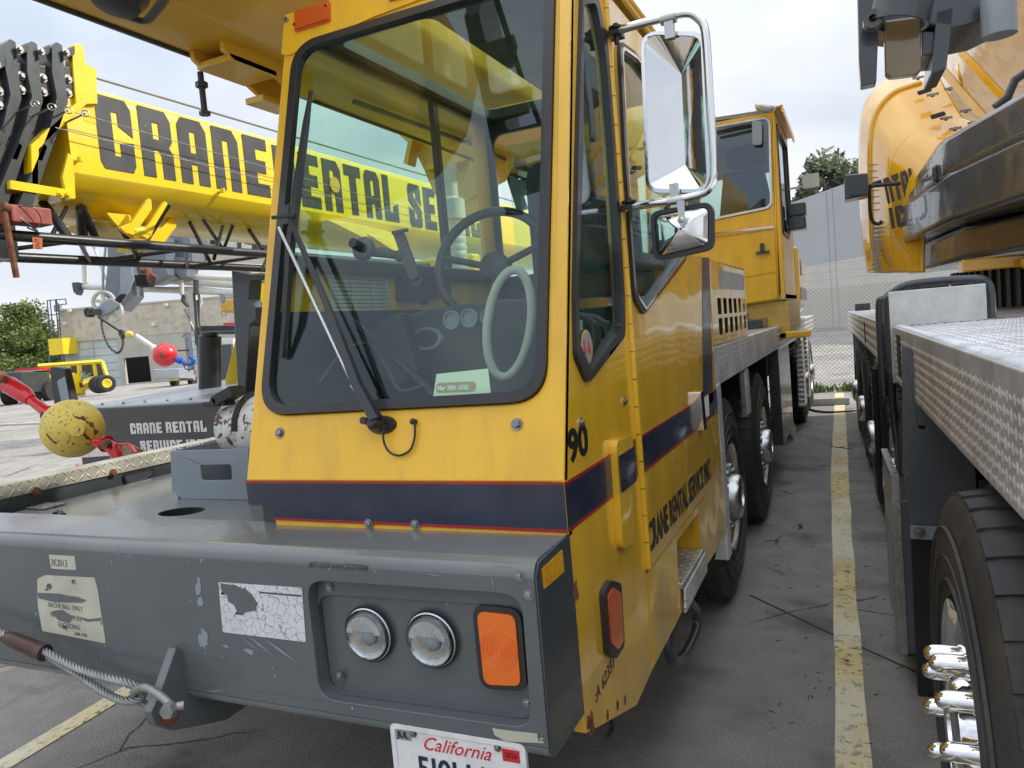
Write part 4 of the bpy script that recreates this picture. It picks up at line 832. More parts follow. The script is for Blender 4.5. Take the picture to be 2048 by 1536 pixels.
m = MB(); m.plate([(4.1, 1.73), (5.06, 1.735), (5.06, 1.83), (4.1, 1.83)], FS, .0005, .0025); B(m, 'panel_sticker', M_['lgrey'], lb)
# operator cab
yo = 7.5
oc = [X2(*q, yo) for q in ((1285, 258), (1548, 221), (1558, 600), (1300, 640))]; ow = [X2(*q, yo) for q in ((1296, 276), (1541, 232), (1545, 416), (1300, 466))]
m = MB(); m.plate(oc, FX(yo), -.04, 0, [rp(ow, .08, 6)]); opc = B(m, 'operator_cab', M_['cab'], bevel=.02)
m = MB(); m.plate(rp(ow, .08, 6), FX(yo), -.01, .012, [rp(inset(ow, .02), .06, 6)]); B(m, 'window_trim', M_['whitev'], opc, bevel=.004)
m = MB(); m.plate(rp(inset(ow, .01), .07, 6), FX(yo), -.012, -.008); B(m, 'front_window', CABG, opc)
xr_ = oc[1][0]; zl, zh = oc[2][1], oc[1][1]; xl_ = oc[0][0]
so_ = [(yo+.0, zl), (yo+.04, zh), (yo+1.5, zh+.02), (yo+1.5, zl)]; sw = [(yo+.12, zh-.08), (yo+.12, zl+.62), (yo+.8, zl+.62), (yo+1.3, zl+.8), (yo+1.3, zh-.08)]
m = MB(); m.plate(so_, FY(xr_), -.04, .0, [rp(sw, .07, 5)]); B(m, 'cab_side', M_['cab'], opc, bevel=.01)
m = MB(); m.plate(rp(sw, .07, 5), FY(xr_), -.01, .012, [rp(inset(sw, .03), .05, 5)]); B(m, 'window_seal', M_['rubber'], opc)
m = MB(); m.plate(rp(inset(sw, .02), .05, 5), FY(xr_), -.02, -.015); B(m, 'side_window', GLD, opc)
m = MB(); m.box(xl_, xr_, yo, yo+1.5, zh-.005, zh+.03); m.box(xl_, xr_, yo+.02, yo+1.45, zl, zl+.05); m.plate(rect(xl_, zl, xr_, zh), FX(yo+1.5), 0, .05, [rp(rect(xl_+.25, zl+.85, xr_-.12, zh-.3), .1)]); m.box(xl_-.02, xl_+.02, yo, yo+1.5, zl, zl+.9); B(m, 'cab_shell', M_['lgrey'], opc)
m = MB(); m.box(xl_+.2, xr_-.1, yo+1.44, yo+1.444, zl+.8, zh-.25); B(m, 'rear_window', GL, opc)
m = MB(); a = P(1490, 400, 'y', yo+.8); b = P(1492, 330, 'y', yo+.8); m.plate(rp([(a.x-.3, a.z-.35), (a.x+.3, a.z-.35), (a.x+.2, b.z-.05), (a.x-.2, b.z-.05)], .08), FX(yo+.8), -.12, 0); m.plate(rp(rect(b.x-.19, b.z-.02, b.x+.19, b.z+.2), .07), FX(yo+.78), -.1, 0); B(m, 'operator_seat', M_['seat'], opc, bevel=.03)
m = MB(); a = P(1520, 290, 'y', yo-.05); m.plate(rp([X2(*q, yo-.06) for q in ((1504, 240), (1524, 243), (1524, 290), (1505, 290))], .03), FX(yo-.05), -.01, .02); B(m, 'washer_bottle', M_['lgrey'], opc, bevel=.01)
m = MB(); m.tube([P(1432, 264, 'y', yo-.04), P(1475, 252, 'y', yo-.05), P(1508, 248, 'y', yo-.03)], .016, 6); m.tube([P(1440, 275, 'y', yo-.02), P(1515, 257, 'y', yo-.03)], .008, 6); B(m, 'wiper', M_['black'], opc)
m = MB(); m.tube([P(1300, 256, 'y', yo-.05), P(1548, 217, 'y', yo-.05)], .014, 8); B(m, 'roof_rail', M_['steel'], opc)
m = MB(); m.plate([X2(*q, yo-.01) for q in ((1300, 486), (1547, 455), (1547, 458), (1300, 490))], FX(yo-.01), 0, .008); m.plate([X2(*q, yo-.01) for q in ((1300, 510), (1547, 458), (1553, 543), (1300, 586))], FX(yo-.005), -.002, .002); B(m, 'front_hatch', M_['cab'], opc, bevel=.004)
m = MB(); m.plate([X2(*q, yo-.02) for q in ((1300, 479), (1547, 452), (1547, 455), (1300, 483))], FX(yo-.012), 0, .01); B(m, 'trim_strip', M_['chrome'], opc)
m = MB(); a = P(1525, 497, 'y', yo-.02); m.plate(rp(rect(a.x-.02, a.z-.035, a.x+.02, a.z+.05), .015), FX(yo-.02), 0, .02); m.box(a.x-.06, a.x+.06, yo-.04, yo-.02, a.z-.05, a.z-.025); B(m, 'hatch_latch', M_['dgrey'], opc, bevel=.004)
m = MB(); m.box(xr_-.03, xr_+.07, yo+.02, yo+1.5, zh+.03, zh+.042); m.box(xr_+.06, xr_+.075, yo+.02, yo+1.5, zh-.02, zh+.042); B(m, 'visor_flange', M_['cab'], opc)
m = MB(); M2 = frame(P(1530, 214, 'y', yo-.1), (1, 0, -.45), (0, 1, .2)); m.lathe([(.02, .04), (.08, .03), (.1, 0), (.07, -.04), (.02, -.05)], M2 @ Matrix.Diagonal((1, .6, 1, 1)), 20); B(m, 'roof_lamp', M_['steel'], opc, smooth=60)
m = MB(); p = P(1578, 378, 'y', yo+1.2); m.tube([p, p+V((.25, 0, .01))], .012, 6); m.box(p.x+.14, p.x+.3, p.y-.03, p.y+.03, p.z-.02, p.z+.12); B(m, 'side_lamp', M_['white'], opc)
m = MB()
for v in (420, 447): p = P(1592, v, 'y', yo+1.0); m.box(p.x-.07, p.x+.1, p.y-.1, p.y+.1, p.z-.07, p.z+.06)
B(m, 'work_lamp', M_['dgrey'], opc, bevel=.015)
m = MB(); m.box(-1.6, xr_+.02, yo+.05, yo+1.6, zl-.3, zl-.01); B(m, 'cab_step', TYY)
m = MB(); m.box(-1.6, xr_+.2, yo-.1, yo+.0, zl-.36, zl-.3); m.box(-1.6, xr_-.0, yo-.1, yo+1.6, zl-.36, zl-.3); B(m, 'step_frame', M_['cab'], bevel=.01)
m = MB(); m.box(-1.9, -.68, yo+.1, yo+.9, 1.44, 1.62); B(m, 'slew_block', M_['lgrey'], bevel=.01); 
m = MB(); m.box(-1.9, -.75, yo-.5, yo+.0, 1.44, 1.52); m.box(-1.1, -.9, yo-.4, yo-.2, 1.45, 1.58); B(m, 'valve_block', M_['dgrey'], bevel=.01)
q = [Y2(*a, XS) for a in ((1581, 500), (1612, 520), (1612, 632), (1581, 640))]
m = MB(); m.box(-1.8, -.62, 10.2, 11.6, 1.6, 2.35); m.hexa([(-1.6, 10.1, 1.42), (-.8, 10.1, 1.42), (-.8, 11.4, 1.42), (-1.6, 11.4, 1.42)], [(-1.8, 10.2, 1.6), (-.62, 10.2, 1.6), (-.62, 11.6, 1.6), (-1.8, 11.6, 1.6)]); cw = B(m, 'counterweight', M_['cabside'], bevel=.03)
m = MB(); m.box(-.62, -.615, 10.25, 11.55, 1.68, 1.84); m.box(-.62, -.615, 10.5, 10.8, 2.0, 2.2); B(m, 'weight_stripe', M_['navy'], cw)
# boom
bs_ = [(-2.40, 2.83), (-2.03, 2.83), (-1.72, 2.98), (-1.62, 3.2), (-1.62, 3.6), (-2.55, 3.6), (-2.55, 2.98)]
m = MB(); m.plate(bs_, frame((0, 7.2, 0), (1, 0, 0), (0, 0, 1)), 0, 6.3); bm90 = B(m, 'boom', M_['boom90'], bevel=.03, seg=3)
m = MB(); m.box(-2.405, -2.395, .95, 7, 2.82, 2.84); m.tube([(-2.2, 3.2, 2.8), (-2.15, 4.4, 2.8), (-2.18, 5.2, 2.8)], .014); m.tube([(-2.2, 5.2, 2.8), (-2.05, 5.9, 2.78)], .02); B(m, 'boom_pipe', M_['dgrey'], bm90)
br = [Y2(*q, -2.3) for q in ((338, 85), (345, 110), (358, 118), (395, 132), (420, 150), (455, 135), (440, 118), (400, 100))]
zt_ = 2.83
a, b = P(345, 100, 'x', -2.38), P(445, 125, 'x', -2.2)
m = MB(); m.plate(rp([(2.33, 2.83), (2.33, 2.79), (2.38, 2.765), (2.62, 2.765), (2.72, 2.72), (2.86, 2.72), (2.86, 2.83)], .01), FY(-2.36), 0, .02)
m.plate(rp([(2.33, 2.83), (2.33, 2.79), (2.38, 2.765), (2.62, 2.765), (2.72, 2.72), (2.86, 2.72), (2.86, 2.83)], .01), FY(-2.2), 0, .02); m.box(-2.36, -2.18, 2.36, 2.62, 2.76, 2.785); m.box(-2.4, -2.3, 2.66, 2.86, 2.70, 2.725)
bk = B(m, 'boom_bracket', M_['boom90'], bm90, bevel=.004)
c = P(401, 150, 'x', -2.33); m = MB(); m.tube([(-2.33, c.y, 2.74), (-2.33, c.y, 2.58)], .012, 10); m.tube([(-2.33, c.y, 2.70), (-2.33, c.y, 2.68)], .024, 6); m.tube([(-2.33, c.y, 2.585), (-2.33, c.y, 2.57)], .022, 6); B(m, 'bracket_bolt', M_['black'], bk, smooth=30)
lc = P(235, -22, 'z', 2.74); m = MB(); LMx = frame(lc, (1, 0, 0), (0, -1, .3)); m.lathe([(.03, .06), (.07, .05), (.09, .01), (.095, -.03), (.085, -.035), (.082, -.02), (.001, -.02)], LMx, 28)
for k in range(3): a = k*1.05; m.tube([LMx @ V((.085*math.cos(a), .085*math.sin(a), -.035)), LMx @ V((0, 0, -.05)), LMx @ V((-.085*math.cos(a), -.085*math.sin(a), -.035))], .005, 6)
hp = [P(*q, 'z', 2.73) for q in ((243, 26), (268, 38), (290, 42), (305, 30), (330, -10), (300, -40))]; m.tube(curve_pts(hp), .018, 8, ry=.008); B(m, 'boom_lamp', M_['black'], bm90, smooth=40)
# weldments at the nose of the boom, mirrored by the windscreen
def RF(u, v, z):
    d = ray(u, v); p = PP(u, v, WPT, WN); r = d-2*d.dot(WN)*WN; return p+r*((z-p.z)/r.z)
def nose(q, z, th, nm, mt, holes=()):
    f = lambda l: [RF(*a, z).to_2d()[:] for a in l]
    m = MB(); m.plate(f(q), FZ(z), 0, th, [f(h) for h in holes]); return B(m, nm, M_[mt], bm90, bevel=.006)
yb_ = 5.2
def bpl(q, y, t, nm='boom_gusset', mt='boom90', holes=(), par=bm90): m = MB(); m.plate([X2(*a, y) for a in q], FX(y), -t, 0, [[X2(*a, y) for a in h] for h in holes]); return B(m, nm, M_[mt], par, bevel=.006)
bpl(((740, 180), (738, 238), (790, 262), (826, 295), (848, 340), (868, 388), (890, 410), (960, 440), (985, 400), (1000, 330), (1000, 60), (930, 40)), yb_, .05, holes=[((903, 132), (956, 206), (893, 258), (874, 230))])
bpl(((905, 420), (960, 385), (1008, 362), (1024, 330), (1035, 200), (1000, 60), (985, 200)), yb_-.3, .03)
bpl(((770, 60), (800, 40), (850, 150), (830, 170), (815, 165)), yb_-.5, .15)
bpl(((898, 128), (910, 112), (966, 205), (956, 222)), yb_-.12, .12); bpl(((850, 330), (985, 300), (988, 306), (852, 342)), yb_-.12, .12); bpl(((838, 175), (846, 178), (815, 330), (806, 326)), yb_-.12, .12)
for k, (u, v, u2, v2) in enumerate(((946, 130, 1018, 108), (972, 222, 1050, 200), (1000, 300, 1080, 280), (1022, 372, 1085, 352))):
    a, b = RF(u, v, 3.15), RF(u2, v2, 3.15); c_, d_ = RF(u+5, v+26, 3.15), RF(u2+8, v2+24, 3.15); m = MB(); m.hexa([a, b, d_, c_], [p+V((0, 0, .12)) for p in (a, b, d_, c_)]); B(m, 'section_plate', M_['black'], bm90)
nose(((925, 30), (955, 25), (1010, 250), (1045, 430), (1010, 430), (975, 260)), 3.2, .25, 'section_side', 'dgrey')
m = MB(); m.tube([RF(985, -20, 3.05), RF(1040, 150, 3.05), RF(1088, 270, 3.05)], .012, 6); B(m, 'nose_cable', M_['black'], bm90)
m = MB(); m.tube([P(925, 40, 'y', 5.6), P(1045, 420, 'y', 5.6)], .05, 4); m.tube([P(985, 60, 'y', 5.6), P(1060, 300, 'y', 5.6)], .03, 4)
for (u, v, u2, v2) in ((948, 140, 1018, 122), (978, 225, 1050, 205), (1005, 300, 1080, 282), (1030, 372, 1090, 356)): a, b = P(u, v, 'y', 5.4), P(u2, v2, 'y', 5.4); m.hexa([a+V((0, 0, -.05)), b+V((0, 0, -.05)), b+V((0, .2, -.05)), a+V((0, .2, -.05))], [a+V((0, 0, .04)), b+V((0, 0, .04)), b+V((0, .2, .04)), a+V((0, .2, .04))])
B(m, 'reflection_rungs', M_['black'])  # added black rungs standing in for boom plates reflected in the windscreen
p = P(905, 440, 'y', 4.2); m = MB(); m.lathe([(.07, -.5), (.07, 0), (.085, 0), (.085, .12), (.05, .14), (.05, .3), (.06, .3), (.06, .33)], Matrix.Translation(p), 24)
for k in range(8): m.lathe([(.07, -.42+k*.045), (.076, -.40+k*.045), (.07, -.38+k*.045)], Matrix.Translation(p), 24, cap=False)
B(m, 'air_intake', M_['boomw'], smooth=40)
# grey column and yellow ladder right beside the cab
m = MB(); q = [X2(*a, 4.0) for a in ((462, 540), (500, 548), (524, 548), (524, 560), (500, 562), (497, 600), (512, 615), (512, 640), (500, 650), (490, 790), (475, 790))]
m.plate(q, FX(4.0), -.12, 0); B(m, 'boom_rest', M_['dgrey'], bevel=.01)
# white tank held by a strap
tc0 = P(462, 850, 'y', 2.5)
tc0 = V((-2.50, 2.5, 1.3))
tank = thing('gas_tank', 'rusty chipped white tank lying in the grey tray beside the cab', 'tank', (tc0.x, 2.4, 1.11))
tzc = 1.30; m = MB(); m.lathe([(.02, .1), (.07, .11), (.105, .13), (.125, .165), (.13, .2), (.13, .6), (.02, .65)], frame((tc0.x, 2.38, tzc), (0, 1, 0), (0, 0, 1)), 36); tb = B(m, 'tank_body', M_['tank'], tank, smooth=50)
m = MB(); m.lathe([(.1, .09), (.112, .1), (.112, .14)], frame((tc0.x, 2.38, tzc), (0, 1, 0), (0, 0, 1)), 30, cap=False); B(m, 'tank_foot_ring', M_['tank'], tank, smooth=40)
strap = thing('ratchet_strap', 'black ratchet strap buckled over the rusty white tank', 'strap', (tc0.x, 2.35, 1.44))
m = MB(); m.tube([V((tc0.x+.24, 2.38+.134*math.cos(a), tzc+.134*math.sin(a))) for a in [math.pi*k/16 for k in range(17)]], .003, 6, ry=.02); sb = B(m, 'webbing', M_['rubber'], strap)
bp_ = P(455, 800, 'y', 2.3); m = MB(); m.box(bp_.x-.09, bp_.x+.03, 2.25, 2.31, bp_.z-.02, bp_.z+.0); m.tube([bp_+V((-.02, -.06, 0)), bp_+V((-.02, .03, 0))], .018, 12); m.box(bp_.x-.02, bp_.x+.09, 2.24, 2.32, bp_.z-.012, bp_.z+.03, Matrix.Translation(bp_) @ Matrix.Rotation(-.35, 4, 'Y') @ Matrix.Translation(-bp_)); B(m, 'ratchet', M_['black'], strap, bevel=.003)

# wire rope sling and shackle at the tow lug
def twist(mb, pts, r, n=5, pitch=.075, seg=7):
    pts = curve_pts(pts, 9); up = None; fr = []
    for i, p in enumerate(pts):
        a, b = pts[max(0, i-1)], pts[min(len(pts)-1, i+1)]; t = (b-a).normalized()
        if up is None: up = t.orthogonal()
        up = (up-up.dot(t)*t).normalized(); fr.append((p, up.copy(), t.cross(up)))
    d = 0; ds = [0]
    for i in range(1, len(pts)): d += (pts[i]-pts[i-1]).length; ds.append(d)
    for k in range(n):
        mb.tube([p+(u*math.cos(2*math.pi*(s/pitch+k/n))+w*math.sin(2*math.pi*(s/pitch+k/n)))*r*.66 for (p, u, w), s in zip(fr, ds)], r*.40, seg)
sy = 1.37
sl_ = thing('wire_rope_sling', 'grey twisted wire rope loop with a brown sleeve shackled to the bumper lug', 'wire rope', tuple(P(90, 1300, 'y', sy)))
def dens(pts, n=6): return curve_pts([P(*q, 'y', sy+dy) for q, dy in pts], n)
m = MB(); twist(m, dens((((82, 1298), 0), ((140, 1330), .0), ((200, 1352), -.01), ((255, 1366), -.01), ((280, 1380), .0), ((284, 1392), .02), ((270, 1392), .03))), .011)
twist(m, dens((((84, 1304), .01), ((150, 1345), .01), ((210, 1385), .0), ((250, 1402), -.01), ((278, 1398), -.0), ((288, 1386), .015))), .011)
B(m, 'rope_loop', M_['rope'], sl_, smooth=60)
m = MB(); twist(m, dens((((-120, 1225), 0), ((-40, 1252), 0), ((15, 1272), 0))), .015); B(m, 'rope', M_['rope'], sl_, smooth=60)
m = MB(); a, b = P(8, 1272, 'y', sy), P(90, 1306, 'y', sy); m.tube([a, a+(b-a)*.2, b], [.015, .022, .025], 16); B(m, 'sleeve', mat('sleeve_brown', (.07, .03, .025), .45, metal=.4, dirt=(.2, .18, .17), da=.4, ds=9), sl_, smooth=40)
sh = thing('bow_shackle', 'galvanised bow shackle with a bolt hanging in the rusty tow lug', 'shackle', tuple(P(340, 1425, 'y', 1.36)))
m = MB(); m.tube(curve_pts([P(*q, 'y', 1.36+dy) for q, dy in (((343, 1412), -.045), ((322, 1392), -.045), ((290, 1375), -.03), ((268, 1385), .0), ((280, 1402), .03), ((305, 1418), .04), ((330, 1428), .045))], 8), .011, 10)
for dy in (-.045,): p = P(343, 1420, 'y', 1.36+dy); m.ball(p, .019, 14, 8, (1, .8, 1))
B(m, 'bow', M_['rope'], sh, smooth=70)
m = MB(); p = P(345, 1416, 'y', 1.36-.05); m.tube([p+V((-.02, -.01, .0)), p+V((.02, .02, 0))], .011, 12); M2 = frame(p+V((0, -.01, 0)), (1, .3, 0), (0, 0, 1)); m.lathe([(.019, -.012), (.019, .014)], M2, 6); B(m, 'shackle_bolt', M_['rope'], sh, smooth=30)

# ================================================================== RIGHT HAND CRANE (local frame, yaw)
M_['yellow_reflection'] = mat('dark_paint_yellow_reflection', (.16, .11, .05), .2, coat=.9, wave=.01)  # yellow reflection put into the brown base of a dark head plate
rc_ = thing('mobile_crane', 'truck crane with tread plate deck, dark counterweight slabs and rounded yellow engine hood', 'crane', tuple(RO), 'mobile cranes parked in the yard', rz=YAW, local=True)
def BR(mb, name, mt, parent=rc_, **k): return mb.build(name, mt, parent, **k)
def lozenges(mb, M, u0, u1, v0, v1, p=.031, h=.0045, skip=None):
    nu, nv = int((u1-u0)/p), int((v1-v0)/p); vs = []; fs = []
    for i in range(nu):
        for j in range(nv):
            cu, cv = u0+(i+.5)*p, v0+(j+.5)*p; a = p*.66; b = p*.2
            if skip and skip(cu, cv): continue
            ang = 1.42 if (i+j) % 2 else .18
            if (i+j) % 2 == 0: pass
            c, s = math.cos(ang), math.sin(ang); o = len(vs)
            for (x, y, z) in ((-a, 0, 0), (-a*.4, -b, 0), (a*.4, -b, 0), (a, 0, 0), (a*.4, b, 0), (-a*.4, b, 0), (-a*.45, 0, h), (a*.45, 0, h)): vs.append(M @ V((cu+x*c-y*s, cv+x*s+y*c, z)))
            fs += [tuple(o+k for k in f) for f in ((0, 1, 6), (1, 2, 7, 6), (2, 3, 7), (3, 4, 7), (4, 5, 6, 7), (5, 0, 6))]
    mb.add(vs, fs)
ZD = 1.46; ye = PR(1790, 690, 'x', 0).y
alu = mat('tread_alloy', (.62, .63, .64), .32, metal=.5, var=.15, vs=8, dirt=(.2, .19, .18), da=.5, ds=6)
zlo = 1.19
ye = 4.15
m = MB(); m.box(-.0, .025, -.6, ye, zlo, ZD); 
lozenges(m, FY(0) @ Matrix.Diagonal((1, 1, -1, 1)), .6, ye, zlo+.01, ZD-.015, skip=lambda y, z: ye-.36 < y < ye-.2 and z > zlo+.04)
dsk = BR(m, 'deck_skirt', alu, bevel=.006)
m = MB(); m.box(-.004, .004, ye-.36, ye-.2, zlo+.05, ZD-.03); BR(m, 'grab_slot', M_['dark'], dsk)
m = MB(); m.box(0.02, 2.5, -.6, ye, ZD-.03, ZD-.002); lozenges(m, FZ(ZD-.002), .01, 1.6, 1.0, ye, p=.034); BR(m, 'deck', alu)
m = MB(); m.box(.02, 2.5, ye+.03, 12.5, ZD-.03, ZD-.0); BR(m, 'deck', RIBX)
m = MB(); m.tube([(0.02, -.6, ZD-.008), (0.02, ye, ZD-.008)], .012, 8); 
for k in range(130): y = .8+k*.0262; m.tube([(.009, y, ZD-.03), (.008, y, ZD-.006), (.02, y, ZD+.004), (.045, y, ZD+.002)], .005, 5)
BR(m, 'deck_edge', alu, dsk, smooth=50)
for (a, b) in ((ye+.35, 6.6), (6.63, 7.9), (7.93, 12.5)):
    m = MB(); m.box(0, .03, a, b, 1.2, ZD); BR(m, 'deck_skirt', RIBZ, bevel=.01)
m = MB(); m.box(-.004, .01, 7.1, 7.2, 1.24, 1.42); BR(m, 'latch_recess', M_['dark'])
m = MB(); m.box(.1, .3, 12.2, 12.4, ZD, ZD+.1); BR(m, 'rear_lamp', M_['dgrey'])
# bent steel plate and tube hoop at the deck corner
yp = ye+.02; pa = PR(1790, 583, 'y', yp); pb = PR(1972, 567, 'y', yp); pc = PR(1788, 735, 'y', yp); 
m = MB(); m.plate([(-.012, 1.18), (-.012, pa.z), (pb.x, pa.z+.0), (pb.x, ZD-.0), (.03, ZD), (.03, 1.18)], FX(yp), -.006, 0); BR(m, 'steel_upstand', M_['steel'], bevel=.003)
m = MB(); m.tube(curve_pts([V((.0, yp+.25, 1.2)), V((.0, yp+.25, 1.55)), V((.02, yp+.25, pa.z-.02)), V((.1, yp+.25, pa.z+.03)), V((.35, yp+.25, pa.z+.03)), V((.45, yp+.25, pa.z)), V((.46, yp+.25, ZD))], 8), .022, 10)
m.tube(curve_pts([V((-.03, yp+.4, 1.15)), V((-.03, yp+.4, 1.55)), V((.0, yp+.4, pa.z-.03)), V((.1, yp+.4, pa.z+.02)), V((.3, yp+.4, pa.z+.02))], 8), .022, 10); BR(m, 'tube_hoop', M_['dgrey'], smooth=60)
m = MB(); m.tube(curve_pts([V((.0, yp+.25, 1.22)), V((-.0, yp+.25, 1.0)), V((.02, yp+.2, .8)), V((.1, yp+.15, .72)), V((.3, yp+.1, .7))]), .02, 10); BR(m, 'loop_hose', M_['rubber'], smooth=60)
# splash plates, box and panels by the front wheel
ym_ = 3.25; q = [X2(*a, ym_, PR) for a in ((1804, 690), (1935, 745), (1960, 1060), (1822, 1052), (1806, 940))]
m = MB(); m.plate(q, FX(ym_), -.01, 0, [rp([X2(*a, ym_, PR) for a in ((1837, 850), (1852, 852), (1852, 860), (1837, 858))], .005)]); spl = BR(m, 'splash_plate', M_['splash'], bevel=.002)
m = MB(); q2 = [X2(*a, ym_-.02, PR) for a in ((1820, 1050), (1880, 1053), (1880, 1080), (1820, 1077))]; m.plate(q2, FX(ym_-.02), 0, .006); bkp = BR(m, 'bracket', M_['lgrey'], spl, bevel=.002)
m = MB(); m.bolt(PR(1840, 1064, 'y', ym_-.028), (0, -1, 0), .014, .01); BR(m, 'bolt', M_['bolt'], spl, smooth=30)
q = [X2(*a, ym_+.05, PR) for a in ((1822, 1078), (1900, 1080), (1900, 1560), (1860, 1600), (1850, 1400), (1836, 1390))]
m = MB(); m.plate(q, FX(ym_+.05), -.02, 0); BR(m, 'mud_flap', M_['black'], spl)
yx = 3.5; q = [X2(*a, yx, PR) for a in ((1787, 915), (1806, 930), (1832, 1253), (1815, 1250), (1795, 1100))]
m = MB(); a, b = PR(1788, 915, 'y', 3.75), PR(1812, 1225, 'y', 3.75)
m.box(-.09, -.07, 3.35, 3.95, b.z-.02, a.z); m.box(-.09, .05, 3.35, 3.37, b.z-.02, a.z-.1); pnl = BR(m, 'folding_step', M_['splash'], bevel=.004)
m = MB(); m.box(-.094, -.066, 3.34, 3.355, b.z-.02, a.z); m.box(-.094, -.066, 3.34, 3.95, a.z, a.z+.006); BR(m, 'step_rim', M_['steel'], pnl)
m = MB(); m.box(-.07, .1, 3.37, 3.9, b.z-.04, a.z-.12); BR(m, 'step_box', M_['black'], pnl)
m = MB(); m.tube([PR(1785, 960, 'y', 4.2), PR(1779, 1120, 'y', 4.2)], .006, 6); m.tube([PR(1786, 1100, 'y', 4.0), PR(1800, 1200, 'y', 4.0)], .012, 8); BR(m, 'step_strut', M_['bolt'], pnl)
wr = make_wheel(rc_, V((-.065, 1.98, .57)), nuts='chrome', rimmat=M_['chrome'], blocks=38, W=.4); wr.rotation_euler = (0, 0, math.pi)
for o in wr.children:
    if 'lug' in o.name: o.location = (.05, 0, 0)
    elif 'hub' in o.name: o.location = (.02, 0, 0)
for y in (6.25, 7.95, 9.6): w2 = dup(wh, rc_, V((-.015, y, .57))); w2.rotation_euler = (0, 0, math.pi)
w2 = dup(wh, rc_, V((-.0, 4.75, .57))); w2.rotation_euler = (0, 0, math.pi)
for y in (2.36, 6.25, 7.95, 9.6): dup(wr, rc_, V((2.55, y, .57)))
m = MB(); m.box(.05, .5, 3.9, 12.3, .75, 1.2); m.box(.5, 2.0, -.6, 12.3, .5, 1.3); m.box(.35, .5, 3.2, 3.9, .3, 1.3); BR(m, 'chassis', M_['dark'])
m = MB()
for (u, z0_, z1_, x) in ((0, .25, 1.15, -.02),): m.tube([(x, 5.5, z0_), (x, 5.5, z1_)], .02, 8); m.tube([(x, 5.62, z0_), (x, 5.62, z1_)], .02, 8)
m.plate(rp([(5.4, .3), (5.4, 1.2), (5.75, 1.2), (5.75, .3)], .03), FY(-.01), 0, .02); BR(m, 'fender_liner', M_['black'])
m = MB(); fl = curve_pts([PR(*q, 'x', .04) for q in ((1976, 955), (1986, 1020), (1996, 1110), (2020, 1210), (2070, 1300))], 6)
m.loft([fl, [p+V((.35, -.1, 0)) for p in fl]]); BR(m, 'wheel_arch', M_['dgrey'], solid=.01, smooth=60)
# superstructure: slabs
def slab(pts, z0, z1, nm, bev=.05, par=rc_): m = MB(); m.plate(pts, FZ(z0), 0, z1-z0); return BR(m, nm, M_['slab'], par, bevel=bev, seg=4)
A = [PR(1815, 482, 'z', 2.1), PR(1905, 440, 'z', 2.1), PR(2048, 395, 'z', 2.1)]
a0, a1, a2 = A; dx = (a2-a1); far = a1+dx*3.5; 
zt1 = PR(1946, 262, 'y', a1.y-.1).z
up = [(a0.x, a0.y), (a1.x, a1.y), (far.x, far.y), (far.x+.2, 9.2), (a0.x, 9.2)]
zc_ = 2.1+(PR(1812, 405, 'y', a0.y).z-2.1)
lo1 = (a0*.62+a1*.38); lo2 = a0*.4+a1*.6
m = MB(); m.plate(up, FZ(2.1), 0, zc_-2.1); cwt = BR(m, 'counterweight', M_['slab'], bevel=.045, seg=4)
n1_ = a0.lerp(a1, .42); n2_ = a0.lerp(a1, .78); z2_ = PR(1866, 345, 'y', n1_.y).z; z3_ = PR(1925, 278, 'y', n2_.y).z
m = MB(); m.plate([(n1_.x, n1_.y+.02), (n2_.x-.03, n2_.y+.02), (a1.x+1.2, a1.y+.8), (a1.x+1, 9), (n1_.x, 9)], FZ(zc_-.02), 0, z2_-zc_); BR(m, 'counterweight_step', M_['slab'], cwt, bevel=.03, seg=3)
m = MB(); m.plate([(n2_.x, n2_.y), (a1.x, a1.y+.0), (far.x, far.y), (far.x+.2, 9), (n2_.x+.02, 8.8)], FZ(zc_-.03), 0, z3_-zc_+.02); BR(m, 'counterweight_block', M_['slab'], cwt, bevel=.07, seg=5)
Bq = [PR(1828, 545, 'z', 1.84), PR(1935, 518, 'z', 1.84), PR(2048, 500, 'z', 1.84)]; fb = Bq[1]+(Bq[2]-Bq[1])*3
slab([(Bq[0].x, Bq[0].y), (Bq[1].x, Bq[1].y), (fb.x, fb.y), (fb.x+.2, 9.3), (Bq[0].x, 9.3)], 1.84, 2.09, 'counterweight_slab')
m = MB(); m.box(.95, 2.6, 5.6, 6.2, 1.72, 1.80); m.box(1.05, 2.6, 5.7, 6.3, 1.58, 1.72); m.box(.62, 1.2, 6.3, 6.5, 1.74, 1.83); BR(m, 'turntable_frame', M_['orange'], bevel=.015)
m = MB(); m.lathe([(.9, 0), (.9, .3)], Matrix.Translation((1.6, 7.2, 1.46)), 60)
for k in range(80): a = 2*math.pi*k/80; m.box(-.012, .012, .9, .93, 0, .3, Matrix.Translation((1.6, 7.2, 1.46)) @ Matrix.Rotation(a, 4, 'Z'))
BR(m, 'slew_ring', M_['black'])
